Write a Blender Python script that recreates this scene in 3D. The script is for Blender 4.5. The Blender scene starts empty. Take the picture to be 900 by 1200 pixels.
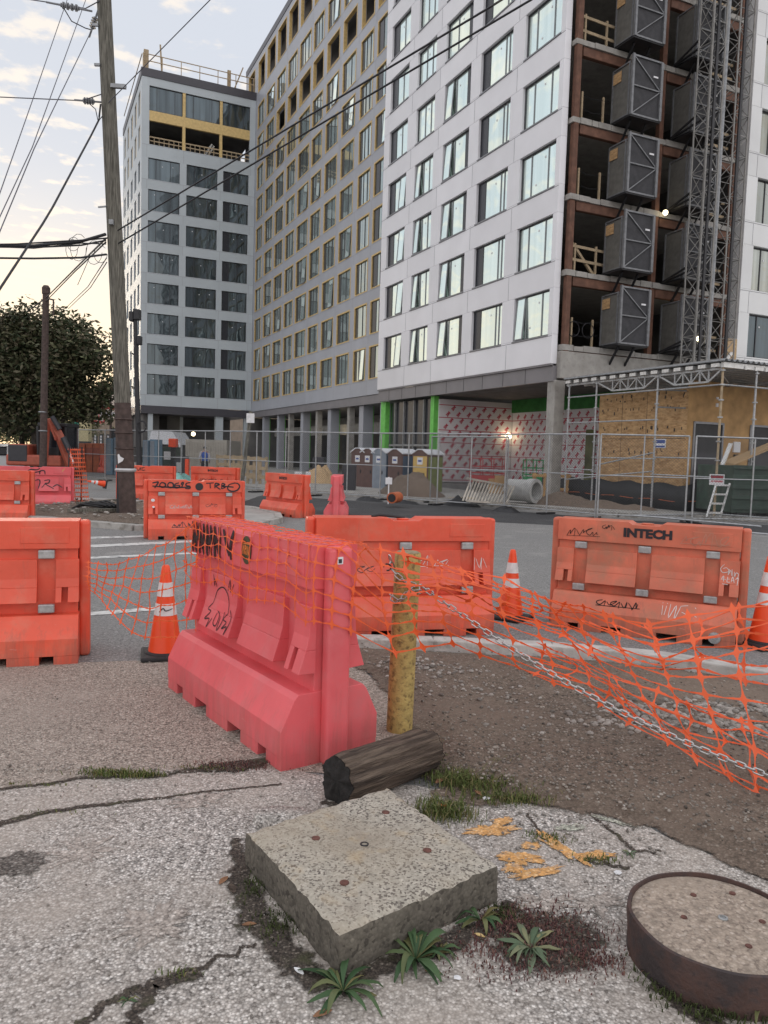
import bpy, math, random
from mathutils import Vector, Matrix
R = math.radians
rnd = random.Random(7)
sc = bpy.context.scene
col = sc.collection

# ------------------------------------------------------------------ camera
CAM = Vector((0, 0, 1.65)); FPX = 900.0
_p = R(4.32); _r = R(1.7)
_f = Vector((0, math.cos(_p), -math.sin(_p)))
_r0 = Vector((1, 0, 0)); _u0 = Vector((0, math.sin(_p), math.cos(_p)))
_rx = math.cos(_r)*_r0 + math.sin(_r)*_u0
_ux = math.cos(_r)*_u0 - math.sin(_r)*_r0
def ray(x, y): return _f + (x-450)/FPX*_rx - (y-600)/FPX*_ux
def G(x, y, z=0.0):
    d = ray(x, y); return CAM + d*((z-CAM.z)/d.z)
def at(x, y, Y):
    d = ray(x, y); return CAM + d*(Y/d.y)
cd = bpy.data.cameras.new('camera'); cam = bpy.data.objects.new('camera', cd); col.objects.link(cam)
cd.sensor_fit = 'HORIZONTAL'; cd.sensor_width = 36; cd.lens = 36; cd.clip_start = .05; cd.clip_end = 3000
M = Matrix((_rx, _ux, -_f)).transposed().to_4x4(); M.translation = CAM
cam.matrix_world = M
sc.camera = cam

# ------------------------------------------------------------------ mesh builder
class MB:
    def __init__(s): s.v = []; s.f = []
    def add(s, vs, fs):
        n = len(s.v); s.v += [tuple(v) for v in vs]; s.f += [tuple(i+n for i in f) for f in fs]
        return s
    def poly(s, pts): return s.add(pts, [tuple(range(len(pts)))])
    def box(s, x0, x1, y0, y1, z0, z1, fn=None):
        v = [(x, y, z) for z in (z0, z1) for y in (y0, y1) for x in (x0, x1)]
        if fn: v = [fn(*q) for q in v]
        return s.add(v, [(0,2,3,1),(4,5,7,6),(0,1,5,4),(2,6,7,3),(0,4,6,2),(1,3,7,5)])
    def bar(s, p, q, w, h=None, up=(0,0,1)):
        p = Vector(p); q = Vector(q); h = h or w
        d = (q-p).normalized(); u = Vector(up)
        if abs(d.dot(u)) > .98: u = Vector((1,0,0))
        a = d.cross(u).normalized()*w/2; b = a.cross(d).normalized()*h/2
        v = [p-a-b, p+a-b, p+a+b, p-a+b, q-a-b, q+a-b, q+a+b, q-a+b]
        return s.add(v, [(3,2,1,0),(4,5,6,7),(0,1,5,4),(1,2,6,5),(2,3,7,6),(3,0,4,7)])
    def prism(s, prof, a, b, fn):            # prof: list of (u,v); fn(w,u,v) -> point
        n = len(prof); v = [fn(a,*q) for q in prof] + [fn(b,*q) for q in prof]
        return s.add(v, [tuple(range(n)), tuple(range(2*n-1, n-1, -1))] + [(i, n+i, n+(i+1)%n, (i+1)%n) for i in range(n)])
    def tube(s, p, q, r, n=6, r2=None): return s.path([p, q], r, n, r2)
    def path(s, pts, r, n=6, r2=None, closed=False):
        pts = [Vector(p) for p in pts]; k = len(pts); rings = []
        for i, p in enumerate(pts):
            if closed: d = pts[(i+1) % k]-pts[i-1]
            else: d = pts[min(i+1, k-1)]-pts[max(i-1, 0)]
            d = d.normalized() if d.length > 1e-9 else Vector((0,0,1))
            u = Vector((0,0,1)) if abs(d.z) < .9 else Vector((1,0,0))
            a = d.cross(u).normalized(); b = a.cross(d)
            t = i/max(1, k-1); rr = r(t) if callable(r) else (r if r2 is None else r+(r2-r)*t)
            rings.append([p+(a*math.cos(2*math.pi*j/n)+b*math.sin(2*math.pi*j/n))*rr for j in range(n)])
        v = [q for g in rings for q in g]; f = []
        for i in range(k if closed else k-1):
            i2 = (i+1) % k
            for j in range(n): f.append((i*n+j, i*n+(j+1)%n, i2*n+(j+1)%n, i2*n+j))
        if not closed: f += [tuple(range(n-1, -1, -1)), tuple((k-1)*n+j for j in range(n))]
        return s.add(v, f)
    def lathe(s, prof, n=24, c=(0,0,0), sx=1, sy=1):
        v = []; f = []
        for r, z in prof:
            for j in range(n):
                a = 2*math.pi*j/n; v.append((c[0]+r*sx*math.cos(a), c[1]+r*sy*math.sin(a), c[2]+z))
        for i in range(len(prof)-1):
            for j in range(n): f.append((i*n+j, i*n+(j+1)%n, (i+1)*n+(j+1)%n, (i+1)*n+j))
        f += [tuple(range(n-1, -1, -1)), tuple((len(prof)-1)*n+j for j in range(n))]
        return s.add(v, f)
    def loft(s, secs, n=14):                 # secs: (x,y,z,rx,ry)
        v = []; f = []
        for x, y, z, a, b in secs:
            for j in range(n):
                t = 2*math.pi*j/n; v.append((x+a*math.cos(t), y+b*math.sin(t), z))
        for i in range(len(secs)-1):
            for j in range(n): f.append((i*n+j, i*n+(j+1)%n, (i+1)*n+(j+1)%n, (i+1)*n+j))
        f += [tuple(range(n-1, -1, -1)), tuple((len(secs)-1)*n+j for j in range(n))]
        return s.add(v, f)
    def stone(s, c, r, rg, flat=.7):
        ph = (1+5**.5)/2
        V = [(-1,ph,0),(1,ph,0),(-1,-ph,0),(1,-ph,0),(0,-1,ph),(0,1,ph),(0,-1,-ph),(0,1,-ph),(ph,0,-1),(ph,0,1),(-ph,0,-1),(-ph,0,1)]
        F = [(0,11,5),(0,5,1),(0,1,7),(0,7,10),(0,10,11),(1,5,9),(5,11,4),(11,10,2),(10,7,6),(7,1,8),(3,9,4),(3,4,2),(3,2,6),(3,6,8),(3,8,9),(4,9,5),(2,4,11),(6,2,10),(8,6,7),(9,8,1)]
        a = rg.uniform(0, 6.28); ca, sa = math.cos(a), math.sin(a); ex = rg.uniform(.7, 1.3)
        o = []
        for x, y, z in V:
            k = r/1.9*rg.uniform(.8, 1.15); x *= k*ex; y *= k; z *= k*flat
            o.append((c[0]+x*ca-y*sa, c[1]+x*sa+y*ca, c[2]+z))
        return s.add(o, F)
    def build(s, name, m, parent=None, smooth=False, bevel=0, loc=None, seg=2, solid=0, attr=None):
        me = bpy.data.meshes.new(name); me.from_pydata(s.v, [], s.f); me.update()
        if m is not None: me.materials.append(m)
        if attr is not None: me.attributes.new('edge', 'FLOAT', 'POINT').data.foreach_set('value', attr)
        if smooth:
            me.polygons.foreach_set('use_smooth', [True]*len(me.polygons))
            if smooth != 'all': me.set_sharp_from_angle(angle=R(smooth if smooth is not True else 40))
        o = bpy.data.objects.new(name, me); col.objects.link(o)
        if parent is not None: o.parent = parent
        if loc is not None: o.location = loc
        if bevel:
            b = o.modifiers.new('bevel', 'BEVEL'); b.width = bevel; b.segments = seg; b.limit_method = 'ANGLE'; b.angle_limit = R(35)
        if solid:
            b = o.modifiers.new('solid', 'SOLIDIFY'); b.thickness = solid; b.offset = 0
        return o

def tag(o, label=None, cat=None, group=None, kind=None):
    if label: o['label'] = label
    if cat: o['category'] = cat
    if group: o['group'] = group
    if kind: o['kind'] = kind
    return o
def thing(name, loc, rz, label, cat, group=None):
    o = bpy.data.objects.new(name, None); col.objects.link(o)
    o.location = loc; o.rotation_euler = (0, 0, rz); o.empty_display_size = .2
    return tag(o, label, cat, group)
def boxes(name, m, parent, lst, bevel=0):
    for q in lst: MB().box(*q).build(name, m, parent, bevel=bevel)
def bars(name, m, parent, lst):
    for q in lst: MB().bar(*q).build(name, m, parent)
def inst(src, parent, loc=None, rz=None):
    c = src.copy(); col.objects.link(c); c.parent = parent
    if loc is not None: c.location = loc
    if rz is not None: c.rotation_euler = (0, 0, rz)
    return c
def copy_thing(o, loc, rz, label):
    c = o.copy(); col.objects.link(c); c.location = loc; c.rotation_euler = (0, 0, rz); c['label'] = label
    for ch in list(o.children):
        d = inst(ch, c)
        for g in list(ch.children): inst(g, d)
    return c

# ------------------------------------------------------------------ materials
MT = {}
def pm(name, c, rough=.6, metal=0, var=.15, vs=6, bump=0, bs=40, spec=.5, c2=None, c2t=.6, c2s=3, c2w=.08, emit=None, es=1, detail=6, stretch=None, grime=0):
    m = bpy.data.materials.new(name); m.use_nodes = True
    nt = m.node_tree; b = nt.nodes['Principled BSDF']; N = nt.nodes.new; L = nt.links.new
    b.inputs['Roughness'].default_value = rough; b.inputs['Metallic'].default_value = metal
    b.inputs['Specular IOR Level'].default_value = spec
    tc = N('ShaderNodeTexCoord'); co = tc.outputs['Object']
    if stretch:
        mp = N('ShaderNodeMapping'); mp.inputs['Scale'].default_value = stretch; L(co, mp.inputs[0]); co = mp.outputs[0]
    n = N('ShaderNodeTexNoise'); n.inputs['Scale'].default_value = vs; n.inputs['Detail'].default_value = detail; L(co, n.inputs['Vector'])
    rp = N('ShaderNodeMapRange'); rp.inputs[1].default_value = .3; rp.inputs[2].default_value = .7
    rp.inputs[3].default_value = 1-var; rp.inputs[4].default_value = 1+var; L(n.outputs['Fac'], rp.inputs[0])
    mu = N('ShaderNodeMix'); mu.data_type = 'RGBA'; mu.blend_type = 'MULTIPLY'; mu.inputs[0].default_value = 1
    mu.inputs[6].default_value = (*c, 1); L(rp.outputs[0], mu.inputs[7]); out = mu.outputs[2]
    if c2:
        n2 = N('ShaderNodeTexNoise'); n2.inputs['Scale'].default_value = c2s; n2.inputs['Detail'].default_value = 8; n2.inputs['Roughness'].default_value = .65; L(co, n2.inputs['Vector'])
        r2 = N('ShaderNodeMapRange'); r2.inputs[1].default_value = c2t-c2w; r2.inputs[2].default_value = c2t+c2w; L(n2.outputs['Fac'], r2.inputs[0])
        mx = N('ShaderNodeMix'); mx.data_type = 'RGBA'; L(r2.outputs[0], mx.inputs[0]); L(out, mx.inputs[6]); mx.inputs[7].default_value = (*c2, 1); out = mx.outputs[2]
    if grime:
        gp = N('ShaderNodeMapping'); gp.inputs['Scale'].default_value = (9, 9, 1.1); L(tc.outputs['Object'], gp.inputs[0])
        gn = N('ShaderNodeTexNoise'); gn.inputs['Scale'].default_value = 1.6; gn.inputs['Detail'].default_value = 8; gn.inputs['Roughness'].default_value = .7; L(gp.outputs[0], gn.inputs['Vector'])
        sx = N('ShaderNodeSeparateXYZ'); L(tc.outputs['Object'], sx.inputs[0])
        hr = N('ShaderNodeMapRange'); hr.inputs[1].default_value = .0; hr.inputs[2].default_value = .34; hr.inputs[3].default_value = .26; hr.inputs[4].default_value = .0; L(sx.outputs[2], hr.inputs[0])
        ga = N('ShaderNodeMath'); ga.operation = 'ADD'; L(gn.outputs['Fac'], ga.inputs[0]); L(hr.outputs[0], ga.inputs[1])
        gr = N('ShaderNodeMapRange'); gr.inputs[1].default_value = .58; gr.inputs[2].default_value = .80; gr.inputs[4].default_value = .62*grime; L(ga.outputs[0], gr.inputs[0])
        gx = N('ShaderNodeMix'); gx.data_type = 'RGBA'; L(gr.outputs[0], gx.inputs[0]); L(out, gx.inputs[6]); gx.inputs[7].default_value = (.26,.115,.085,1); out = gx.outputs[2]
        # pale scuffs
        sp_ = N('ShaderNodeMapping'); sp_.inputs['Scale'].default_value = (2.2, 2.2, 16); sp_.inputs['Rotation'].default_value = (.3,.5,0); L(tc.outputs['Object'], sp_.inputs[0])
        sn = N('ShaderNodeTexNoise'); sn.inputs['Scale'].default_value = 2.2; sn.inputs['Detail'].default_value = 9; sn.inputs['Roughness'].default_value = .75; L(sp_.outputs[0], sn.inputs['Vector'])
        sr = N('ShaderNodeMapRange'); sr.inputs[1].default_value = .66; sr.inputs[2].default_value = .72; sr.inputs[4].default_value = .55*grime; L(sn.outputs['Fac'], sr.inputs[0])
        sxx = N('ShaderNodeMix'); sxx.data_type = 'RGBA'; L(sr.outputs[0], sxx.inputs[0]); L(out, sxx.inputs[6]); sxx.inputs[7].default_value = (.72,.42,.36,1); out = sxx.outputs[2]
    L(out, b.inputs['Base Color'])
    if bump:
        nb = N('ShaderNodeTexNoise'); nb.inputs['Scale'].default_value = bs; nb.inputs['Detail'].default_value = 4; L(co, nb.inputs['Vector'])
        bp = N('ShaderNodeBump'); bp.inputs['Strength'].default_value = bump; bp.inputs['Distance'].default_value = .02; L(nb.outputs['Fac'], bp.inputs['Height']); L(bp.outputs[0], b.inputs['Normal'])
    if emit:
        b.inputs['Emission Color'].default_value = (*emit, 1); b.inputs['Emission Strength'].default_value = es
    return m

def glassmat(name, c, metal=.5, rough=.03, wave=.02, ws=1.2, vary=.3, inner=None):
    m = bpy.data.materials.new(name); m.use_nodes = True
    nt = m.node_tree; b = nt.nodes['Principled BSDF']; N = nt.nodes.new; L = nt.links.new
    b.inputs['Metallic'].default_value = metal; b.inputs['Roughness'].default_value = rough
    b.inputs['Specular IOR Level'].default_value = .8
    oi = N('ShaderNodeObjectInfo'); tc = N('ShaderNodeTexCoord')
    sh = N('ShaderNodeVectorMath'); sh.operation = 'ADD'; L(tc.outputs['Object'], sh.inputs[0])
    rv = N('ShaderNodeVectorMath'); rv.operation = 'SCALE'; rv.inputs[0].default_value = (37, 61, 23); L(oi.outputs['Random'], rv.inputs['Scale']); L(rv.outputs[0], sh.inputs[1])
    mp = N('ShaderNodeMapping'); mp.inputs['Scale'].default_value = (3.2, 3.2, .12); L(sh.outputs[0], mp.inputs[0])
    n2 = N('ShaderNodeTexNoise'); n2.inputs['Scale'].default_value = 1; n2.inputs['Detail'].default_value = 2; L(mp.outputs[0], n2.inputs['Vector'])
    r2 = N('ShaderNodeMapRange'); r2.inputs[1].default_value = .35; r2.inputs[2].default_value = .65; r2.inputs[3].default_value = 1-vary; r2.inputs[4].default_value = 1+vary*.4; L(n2.outputs['Fac'], r2.inputs[0])
    r3 = N('ShaderNodeMapRange'); r3.inputs[3].default_value = 1-vary*.8; r3.inputs[4].default_value = 1.05; L(oi.outputs['Random'], r3.inputs[0])
    mu = N('ShaderNodeMath'); mu.operation = 'MULTIPLY'; L(r2.outputs[0], mu.inputs[0]); L(r3.outputs[0], mu.inputs[1])
    mx = N('ShaderNodeMix'); mx.data_type = 'RGBA'; mx.blend_type = 'MULTIPLY'; mx.inputs[0].default_value = 1; mx.inputs[6].default_value = (*c, 1); L(mu.outputs[0], mx.inputs[7]); L(mx.outputs[2], b.inputs['Base Color'])
    n = N('ShaderNodeTexNoise'); n.inputs['Scale'].default_value = ws; n.inputs['Detail'].default_value = 1; L(sh.outputs[0], n.inputs['Vector'])
    bp = N('ShaderNodeBump'); bp.inputs['Strength'].default_value = wave; bp.inputs['Distance'].default_value = 1; L(n.outputs['Fac'], bp.inputs['Height']); L(bp.outputs[0], b.inputs['Normal'])
    return m
def islandmat(name, cols, rough=.7, trans=0):
    m = bpy.data.materials.new(name); m.use_nodes = True; nt = m.node_tree; b = nt.nodes['Principled BSDF']; b.inputs['Roughness'].default_value = rough; b.inputs['Specular IOR Level'].default_value = .3
    gi = nt.nodes.new('ShaderNodeNewGeometry'); cr = nt.nodes.new('ShaderNodeValToRGB'); nt.links.new(gi.outputs['Random Per Island'], cr.inputs[0]); e = cr.color_ramp.elements
    e[0].color = (*cols[0], 1); e[1].color = (*cols[-1], 1)
    for i, c in enumerate(cols[1:-1]): x = e.new((i+1)/(len(cols)-1)); x.color = (*c, 1)
    nt.links.new(cr.outputs[0], b.inputs['Base Color'])
    if trans: b.inputs['Subsurface Weight'].default_value = 0
    MT[name] = m; return m

def aggmat(name, base, dark, light, scale, mixl, big=None, bump=.5, rough=.9, gap=.45, edge=0, hard=0, warp=.9):
    """stony ground: voronoi cells of different tone, dark binder between, broad stains"""
    m = bpy.data.materials.new(name); m.use_nodes = True
    nt = m.node_tree; b = nt.nodes['Principled BSDF']; N = nt.nodes.new; L = nt.links.new
    b.inputs['Roughness'].default_value = rough; b.inputs['Specular IOR Level'].default_value = .3
    tc = N('ShaderNodeTexCoord'); co = tc.outputs['Object']
    wn = N('ShaderNodeTexNoise'); wn.inputs['Scale'].default_value = scale*.7; wn.inputs['Detail'].default_value = 2; L(co, wn.inputs['Vector'])
    mixv = N('ShaderNodeVectorMath'); mixv.operation = 'MULTIPLY_ADD'; L(wn.outputs['Color'], mixv.inputs[0]); mixv.inputs[1].default_value = (warp/scale,)*3; L(co, mixv.inputs[2])
    v = N('ShaderNodeTexVoronoi'); v.inputs['Scale'].default_value = scale; v.inputs['Randomness'].default_value = 1; L(mixv.outputs[0], v.inputs['Vector'])
    sep = N('ShaderNodeSeparateColor'); L(v.outputs['Color'], sep.inputs[0])
    cr = N('ShaderNodeValToRGB'); L(sep.outputs[0], cr.inputs[0])
    e = cr.color_ramp.elements; e[0].position = 0; e[0].color = (*dark, 1); e[1].position = 1; e[1].color = (*light, 1)
    if hard:
        x = cr.color_ramp.elements.new(hard); x.color = (*dark, 1); x = cr.color_ramp.elements.new(hard+.06); x.color = (*base, 1)
    else: x = cr.color_ramp.elements.new(mixl*.35); x.color = (*base, 1)
    x = cr.color_ramp.elements.new(mixl); x.color = (*base, 1)
    dr = N('ShaderNodeMapRange'); dr.inputs[1].default_value = .25; dr.inputs[2].default_value = .75; dr.inputs[3].default_value = 1; dr.inputs[4].default_value = gap; L(v.outputs['Distance'], dr.inputs[0])
    n3 = N('ShaderNodeTexNoise'); n3.inputs['Scale'].default_value = scale*.35; n3.inputs['Detail'].default_value = 6; L(co, n3.inputs['Vector'])
    m3 = N('ShaderNodeMapRange'); m3.inputs[1].default_value = .3; m3.inputs[2].default_value = .7; m3.inputs[3].default_value = .75; m3.inputs[4].default_value = 1.2; L(n3.outputs['Fac'], m3.inputs[0])
    mm = N('ShaderNodeMath'); mm.operation = 'MULTIPLY'; L(dr.outputs[0], mm.inputs[0]); L(m3.outputs[0], mm.inputs[1])
    mu = N('ShaderNodeMix'); mu.data_type = 'RGBA'; mu.blend_type = 'MULTIPLY'; mu.inputs[0].default_value = 1; L(cr.outputs[0], mu.inputs[6]); L(mm.outputs[0], mu.inputs[7])
    out = mu.outputs[2]
    for (sc_, t, c, w, amt) in (big or []):
        n2 = N('ShaderNodeTexNoise'); n2.inputs['Scale'].default_value = sc_; n2.inputs['Detail'].default_value = 8; n2.inputs['Roughness'].default_value = .6; L(co, n2.inputs['Vector'])
        r2 = N('ShaderNodeMapRange'); r2.inputs[1].default_value = t-w; r2.inputs[2].default_value = t+w; r2.inputs[4].default_value = amt; L(n2.outputs['Fac'], r2.inputs[0])
        mx = N('ShaderNodeMix'); mx.data_type = 'RGBA'; L(r2.outputs[0], mx.inputs[0]); L(out, mx.inputs[6]); mx.inputs[7].default_value = (*c, 1); out = mx.outputs[2]
    L(out, b.inputs['Base Color'])
    if edge:
        ea = N('ShaderNodeAttribute'); ea.attribute_name = 'edge'
        en = N('ShaderNodeTexNoise'); en.inputs['Scale'].default_value = edge; en.inputs['Detail'].default_value = 7; en.inputs['Roughness'].default_value = .7; L(co, en.inputs['Vector'])
        ad = N('ShaderNodeMath'); ad.operation = 'ADD'; L(ea.outputs['Fac'], ad.inputs[0]); L(en.outputs['Fac'], ad.inputs[1])
        er = N('ShaderNodeMapRange'); er.inputs[1].default_value = .86; er.inputs[2].default_value = 1.02; L(ad.outputs[0], er.inputs[0]); L(er.outputs[0], b.inputs['Alpha'])
    bp = N('ShaderNodeBump'); bp.inputs['Strength'].default_value = bump; bp.inputs['Distance'].default_value = .35/scale; bp.invert = True
    L(v.outputs['Distance'], bp.inputs['Height']); L(bp.outputs[0], b.inputs['Normal'])
    return m

def mk(k, *a, **kw): MT[k] = pm(k, *a, **kw); return MT[k]
ORG = (.76, .105, .055); PNK = (.76, .125, .14)
mk('orange_plastic', ORG, .45, var=.16, vs=2.2, c2=(.68,.19,.12), c2t=.62, c2s=4, c2w=.14, bump=.12, bs=18, grime=.8)
mk('faded_orange_plastic', (.64,.165,.095), .52, var=.2, vs=3, c2=(.44,.18,.11), c2t=.58, c2s=4, c2w=.12, bump=.12, bs=18, grime=1)
mk('pink_plastic', PNK, .42, var=.12, vs=2.5, c2=(.70,.175,.185), c2t=.62, c2s=4, c2w=.14, bump=.10, bs=14, grime=.45)
mk('clip_metal', (.42,.43,.43), .5, .6, var=.2, vs=30)
mk('net_orange', (.86,.13,.035), .45, var=.1, vs=5)
mk('cone_orange', (.92,.085,.02), .4, var=.08)
mk('cone_white', (.72,.72,.72), .35, var=.12, vs=14)
mk('rubber', (.025,.025,.027), .7, var=.3, bump=.1)
mk('black_paint', (.018,.016,.022), .5, var=.2)
mk('white_paint', (.72,.68,.66), .6, var=.15, vs=20)
mk('faint_paint', (.50,.22,.15), .6, var=.15, vs=20)
mk('grey_paint', (.55,.33,.30), .6, var=.2, vs=20)
mk('chain', (.55,.55,.55), .35, .85, var=.2, vs=60)
mk('bollard_yellow', (.47,.345,.12), .7, var=.22, vs=16, c2=(.17,.115,.045), c2t=.58, c2s=28, c2w=.07, bump=.35, bs=60)
mk('bark', (.068,.048,.036), .92, var=.5, vs=1.5, bump=.9, bs=5, c2=(.19,.145,.11), c2t=.56, c2s=1.6, c2w=.1, stretch=(1.6,22,22))
mk('cut_wood', (.022,.02,.019), .95, var=.4, vs=22, bump=.7, bs=30)
mk('rust', (.095,.052,.042), .8, var=.35, vs=18, bump=.3, bs=60, c2=(.045,.034,.034), c2t=.5, c2s=9)
mk('steel_rust', (.15,.072,.046), .75, var=.35, vs=3, c2=(.11,.05,.032), c2t=.55, c2s=4)
mk('pole_wood', (.20,.19,.16), .92, var=.45, vs=9, bump=.8, bs=40, c2=(.09,.085,.07), c2t=.53, c2s=7, stretch=(6,6,.35))
mk('pole_dark', (.075,.052,.046), .85, var=.35, vs=9, bump=.3, bs=30)
mk('dark_metal', (.03,.03,.033), .5, .2, var=.2)
mk('mast_steel', (.25,.243,.23), .55, .3, var=.2, vs=4)
mk('grey_metal', (.30,.31,.32), .45, .5, var=.2, vs=9)
mk('fence_wire', (.11,.115,.12), .7, .2)
mk('galv', (.40,.41,.42), .45, .6, var=.2, vs=12)
mk('wire', (.022,.022,.026), .6, var=.1)
mk('wire_grey', (.10,.10,.12), .6, var=.1)
mk('insulator', (.24,.25,.27), .35, var=.1)
mk('panel_white', (.80,.80,.83), .38, var=.04, vs=.8)
mk('panel_white_right', (.78,.79,.79), .4, var=.05, vs=.8)
mk('panel_grey', (.38,.395,.435), .4, var=.06, vs=.7)
mk('panel_light', (.475,.525,.555), .4, var=.05, vs=.6)
mk('panel_dark', (.06,.058,.07), .4, var=.08)
mk('soffit_grey', (.21,.20,.21), .45, var=.1, vs=1)
mk('joint', (.33,.33,.35), .6)
mk('frame_dark', (.045,.045,.052), .4, .3, var=.1)
mk('frame_grey', (.23,.235,.25), .4, .4, var=.1)
mk('gold', (.64,.465,.20), .55, .1, var=.14, vs=5)
mk('concrete', (.36,.345,.32), .85, var=.2, vs=4, bump=.15, bs=30, c2=(.25,.235,.215), c2t=.58, c2s=2)
mk('concrete_dark', (.16,.155,.15), .85, var=.25, vs=2)
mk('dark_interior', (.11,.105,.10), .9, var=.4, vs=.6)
mk('beige_wall', (.20,.165,.125), .85, var=.15, vs=.8)
mk('sheathing_green_shaded', (.045,.22,.05), .7, var=.25, vs=4)  # deep green: the shadow over this strip is put into its colour
mk('stud_green', (.16,.55,.10), .55, var=.15, vs=5)
mk('membrane', (.78,.745,.755), .5, var=.08, vs=1)
mk('red_print', (.52,.035,.07), .5, var=.1)
mk('plywood', (.50,.32,.16), .8, var=.22, vs=3, c2=(.30,.165,.07), c2t=.57, c2s=5, c2w=.1, stretch=(1,1,3))
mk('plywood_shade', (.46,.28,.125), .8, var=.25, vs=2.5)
mk('osb', (.50,.35,.20), .8, var=.25, vs=25)
mk('grey_slat', (.50,.46,.40), .8, var=.2, vs=5)
mk('lumber', (.40,.31,.20), .8, var=.2, vs=8)
mk('silt_black', (.022,.023,.025), .6, var=.35, vs=5, bump=.3, bs=9)
mk('cage_frame', (.20,.205,.215), .5, .4, var=.2, vs=6)
mk('cage_side', (.125,.12,.108), .8, var=.2, vs=5)
mk('cage_mesh', (.05,.05,.055), .75, .1, var=.22, vs=5, bump=.3, bs=120)
mk('dumpster_green', (.035,.065,.048), .55, var=.3, vs=5, c2=(.09,.10,.09), c2t=.62, c2s=4)
mk('aluminium', (.66,.66,.65), .4, .5, var=.15, vs=12)
mk('sign_white', (.75,.75,.77), .5, var=.06)
mk('sign_blue', (.06,.10,.32), .5)
mk('sign_red', (.55,.04,.06), .5)
mk('toilet_brown', (.125,.07,.06), .5, var=.12, vs=4)
mk('toilet_blue', (.085,.13,.19), .5, var=.12, vs=4)
mk('toilet_grey', (.25,.29,.34), .5, var=.12, vs=4)
mk('toilet_olive', (.20,.235,.075), .5, var=.12, vs=4)
mk('toilet_yellow', (.62,.42,.13), .5, var=.12, vs=4)
mk('roof_white', (.72,.74,.78), .5, var=.05)
mk('teal_wrap', (.22,.48,.44), .6, var=.2)
mk('tan_container', (.44,.41,.36), .6, var=.12, vs=2)
mk('blue_box', (.16,.27,.37), .5, var=.14, vs=3)
mk('orange_box', (.50,.13,.05), .55, var=.2, vs=4)
mk('excavator_orange', (.40,.095,.055), .5, var=.25, vs=5, c2=(.30,.06,.04), c2t=.6, c2s=5)
mk('car_white', (.70,.70,.72), .25, .1, var=.02)
mk('car_silver', (.45,.47,.50), .3, .5, var=.02)
mk('skin', (.42,.25,.18), .6, var=.05)
mk('vest_blue', (.03,.10,.42), .7, var=.15, vs=12)
mk('shirt_grey', (.46,.45,.50), .8, var=.15, vs=12)
mk('trousers', (.02,.022,.03), .8, var=.2)
islandmat('weed', [(.03,.07,.028),(.05,.10,.042),(.065,.12,.05),(.10,.14,.06),(.20,.17,.07)], .55)
islandmat('weed_light', [(.07,.11,.06),(.11,.155,.09),(.15,.19,.12),(.26,.24,.12)], .6)
islandmat('grass', [(.06,.09,.022),(.10,.135,.035),(.13,.15,.05),(.24,.19,.09)], .8)
mk('moss', (.055,.07,.02), .9, var=.5, vs=20, bump=.8, bs=60)
islandmat('red_moss', [(.06,.03,.03),(.12,.05,.05),(.16,.075,.065),(.22,.13,.10)], .9)
mk('leaf_dead', (.24,.12,.06), .8, var=.3, vs=20)
mk('leaf_orange', (.80,.16,.03), .6)
mk('paper', (.75,.75,.76), .7)
islandmat('foliage', [(.03,.045,.022),(.055,.07,.032),(.08,.08,.045),(.11,.09,.06),(.12,.135,.065)], .6)
mk('foliage_light', (.14,.145,.06), .7, var=.5, vs=1.2)
mk('bark_tree', (.06,.05,.042), .9, var=.4)
mk('brick_tan', (.30,.235,.18), .85, var=.15, vs=1.5)
mk('highrise', (.52,.44,.38), .8, var=.08)
mk('red_steel', (.52,.07,.06), .6, var=.15)
mk('pale_yellow', (.62,.55,.32), .6, var=.08)
mk('banner', (.05,.05,.055), .6)
mk('sign_green', (.02,.22,.16), .5)
mk('lamp', (1,.9,.7), .4, emit=(1,.82,.5), es=5)
mk('bolt_rust', (.12,.05,.038), .8, var=.4, vs=60)
mk('sticker_green', (.05,.065,.03), .5)
mk('sticker_orange', (.75,.22,.05), .5)
mk('pipe_concrete', (.42,.42,.41), .8, var=.15, vs=6, bump=.2)
mk('tarp', (.016,.016,.018), .5, var=.3, bump=.3, bs=12)
mk('pink_foam', (.72,.42,.45), .8)
mk('lift_green', (.04,.33,.12), .5, var=.15)
mk('lift_red', (.48,.05,.05), .5, var=.2)
mk('tape_silver', (.5,.5,.51), .4, .4)
mk('pane_dark', (.02,.022,.03), .25, 0, var=.1)
GL = {'c': glassmat('glass_mint', (.84,.96,.90), .85, .04, .008, 1.2, .07), 'b': glassmat('glass_green', (.48,.56,.54), .65, .03, .012, .8),
      'a': glassmat('glass_blue', (.105,.135,.15), .55, .03, .02, .7, .35), 'e': glassmat('glass_beige', (.40,.42,.38), .55, .05, .02)}

for k_ in ('panel_white', 'panel_white_right', 'panel_grey', 'panel_light', 'soffit_grey'):
    nt = MT[k_].node_tree; b_ = nt.nodes['Principled BSDF']; src = b_.inputs['Base Color'].links[0].from_socket
    gi = nt.nodes.new('ShaderNodeNewGeometry'); mr = nt.nodes.new('ShaderNodeMapRange'); mr.inputs[3].default_value = .925; mr.inputs[4].default_value = 1.03; nt.links.new(gi.outputs['Random Per Island'], mr.inputs[0])
    mx = nt.nodes.new('ShaderNodeMix'); mx.data_type = 'RGBA'; mx.blend_type = 'MULTIPLY'; mx.inputs[0].default_value = 1; nt.links.new(src, mx.inputs[6]); nt.links.new(mr.outputs[0], mx.inputs[7]); nt.links.new(mx.outputs[2], b_.inputs['Base Color'])
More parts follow.
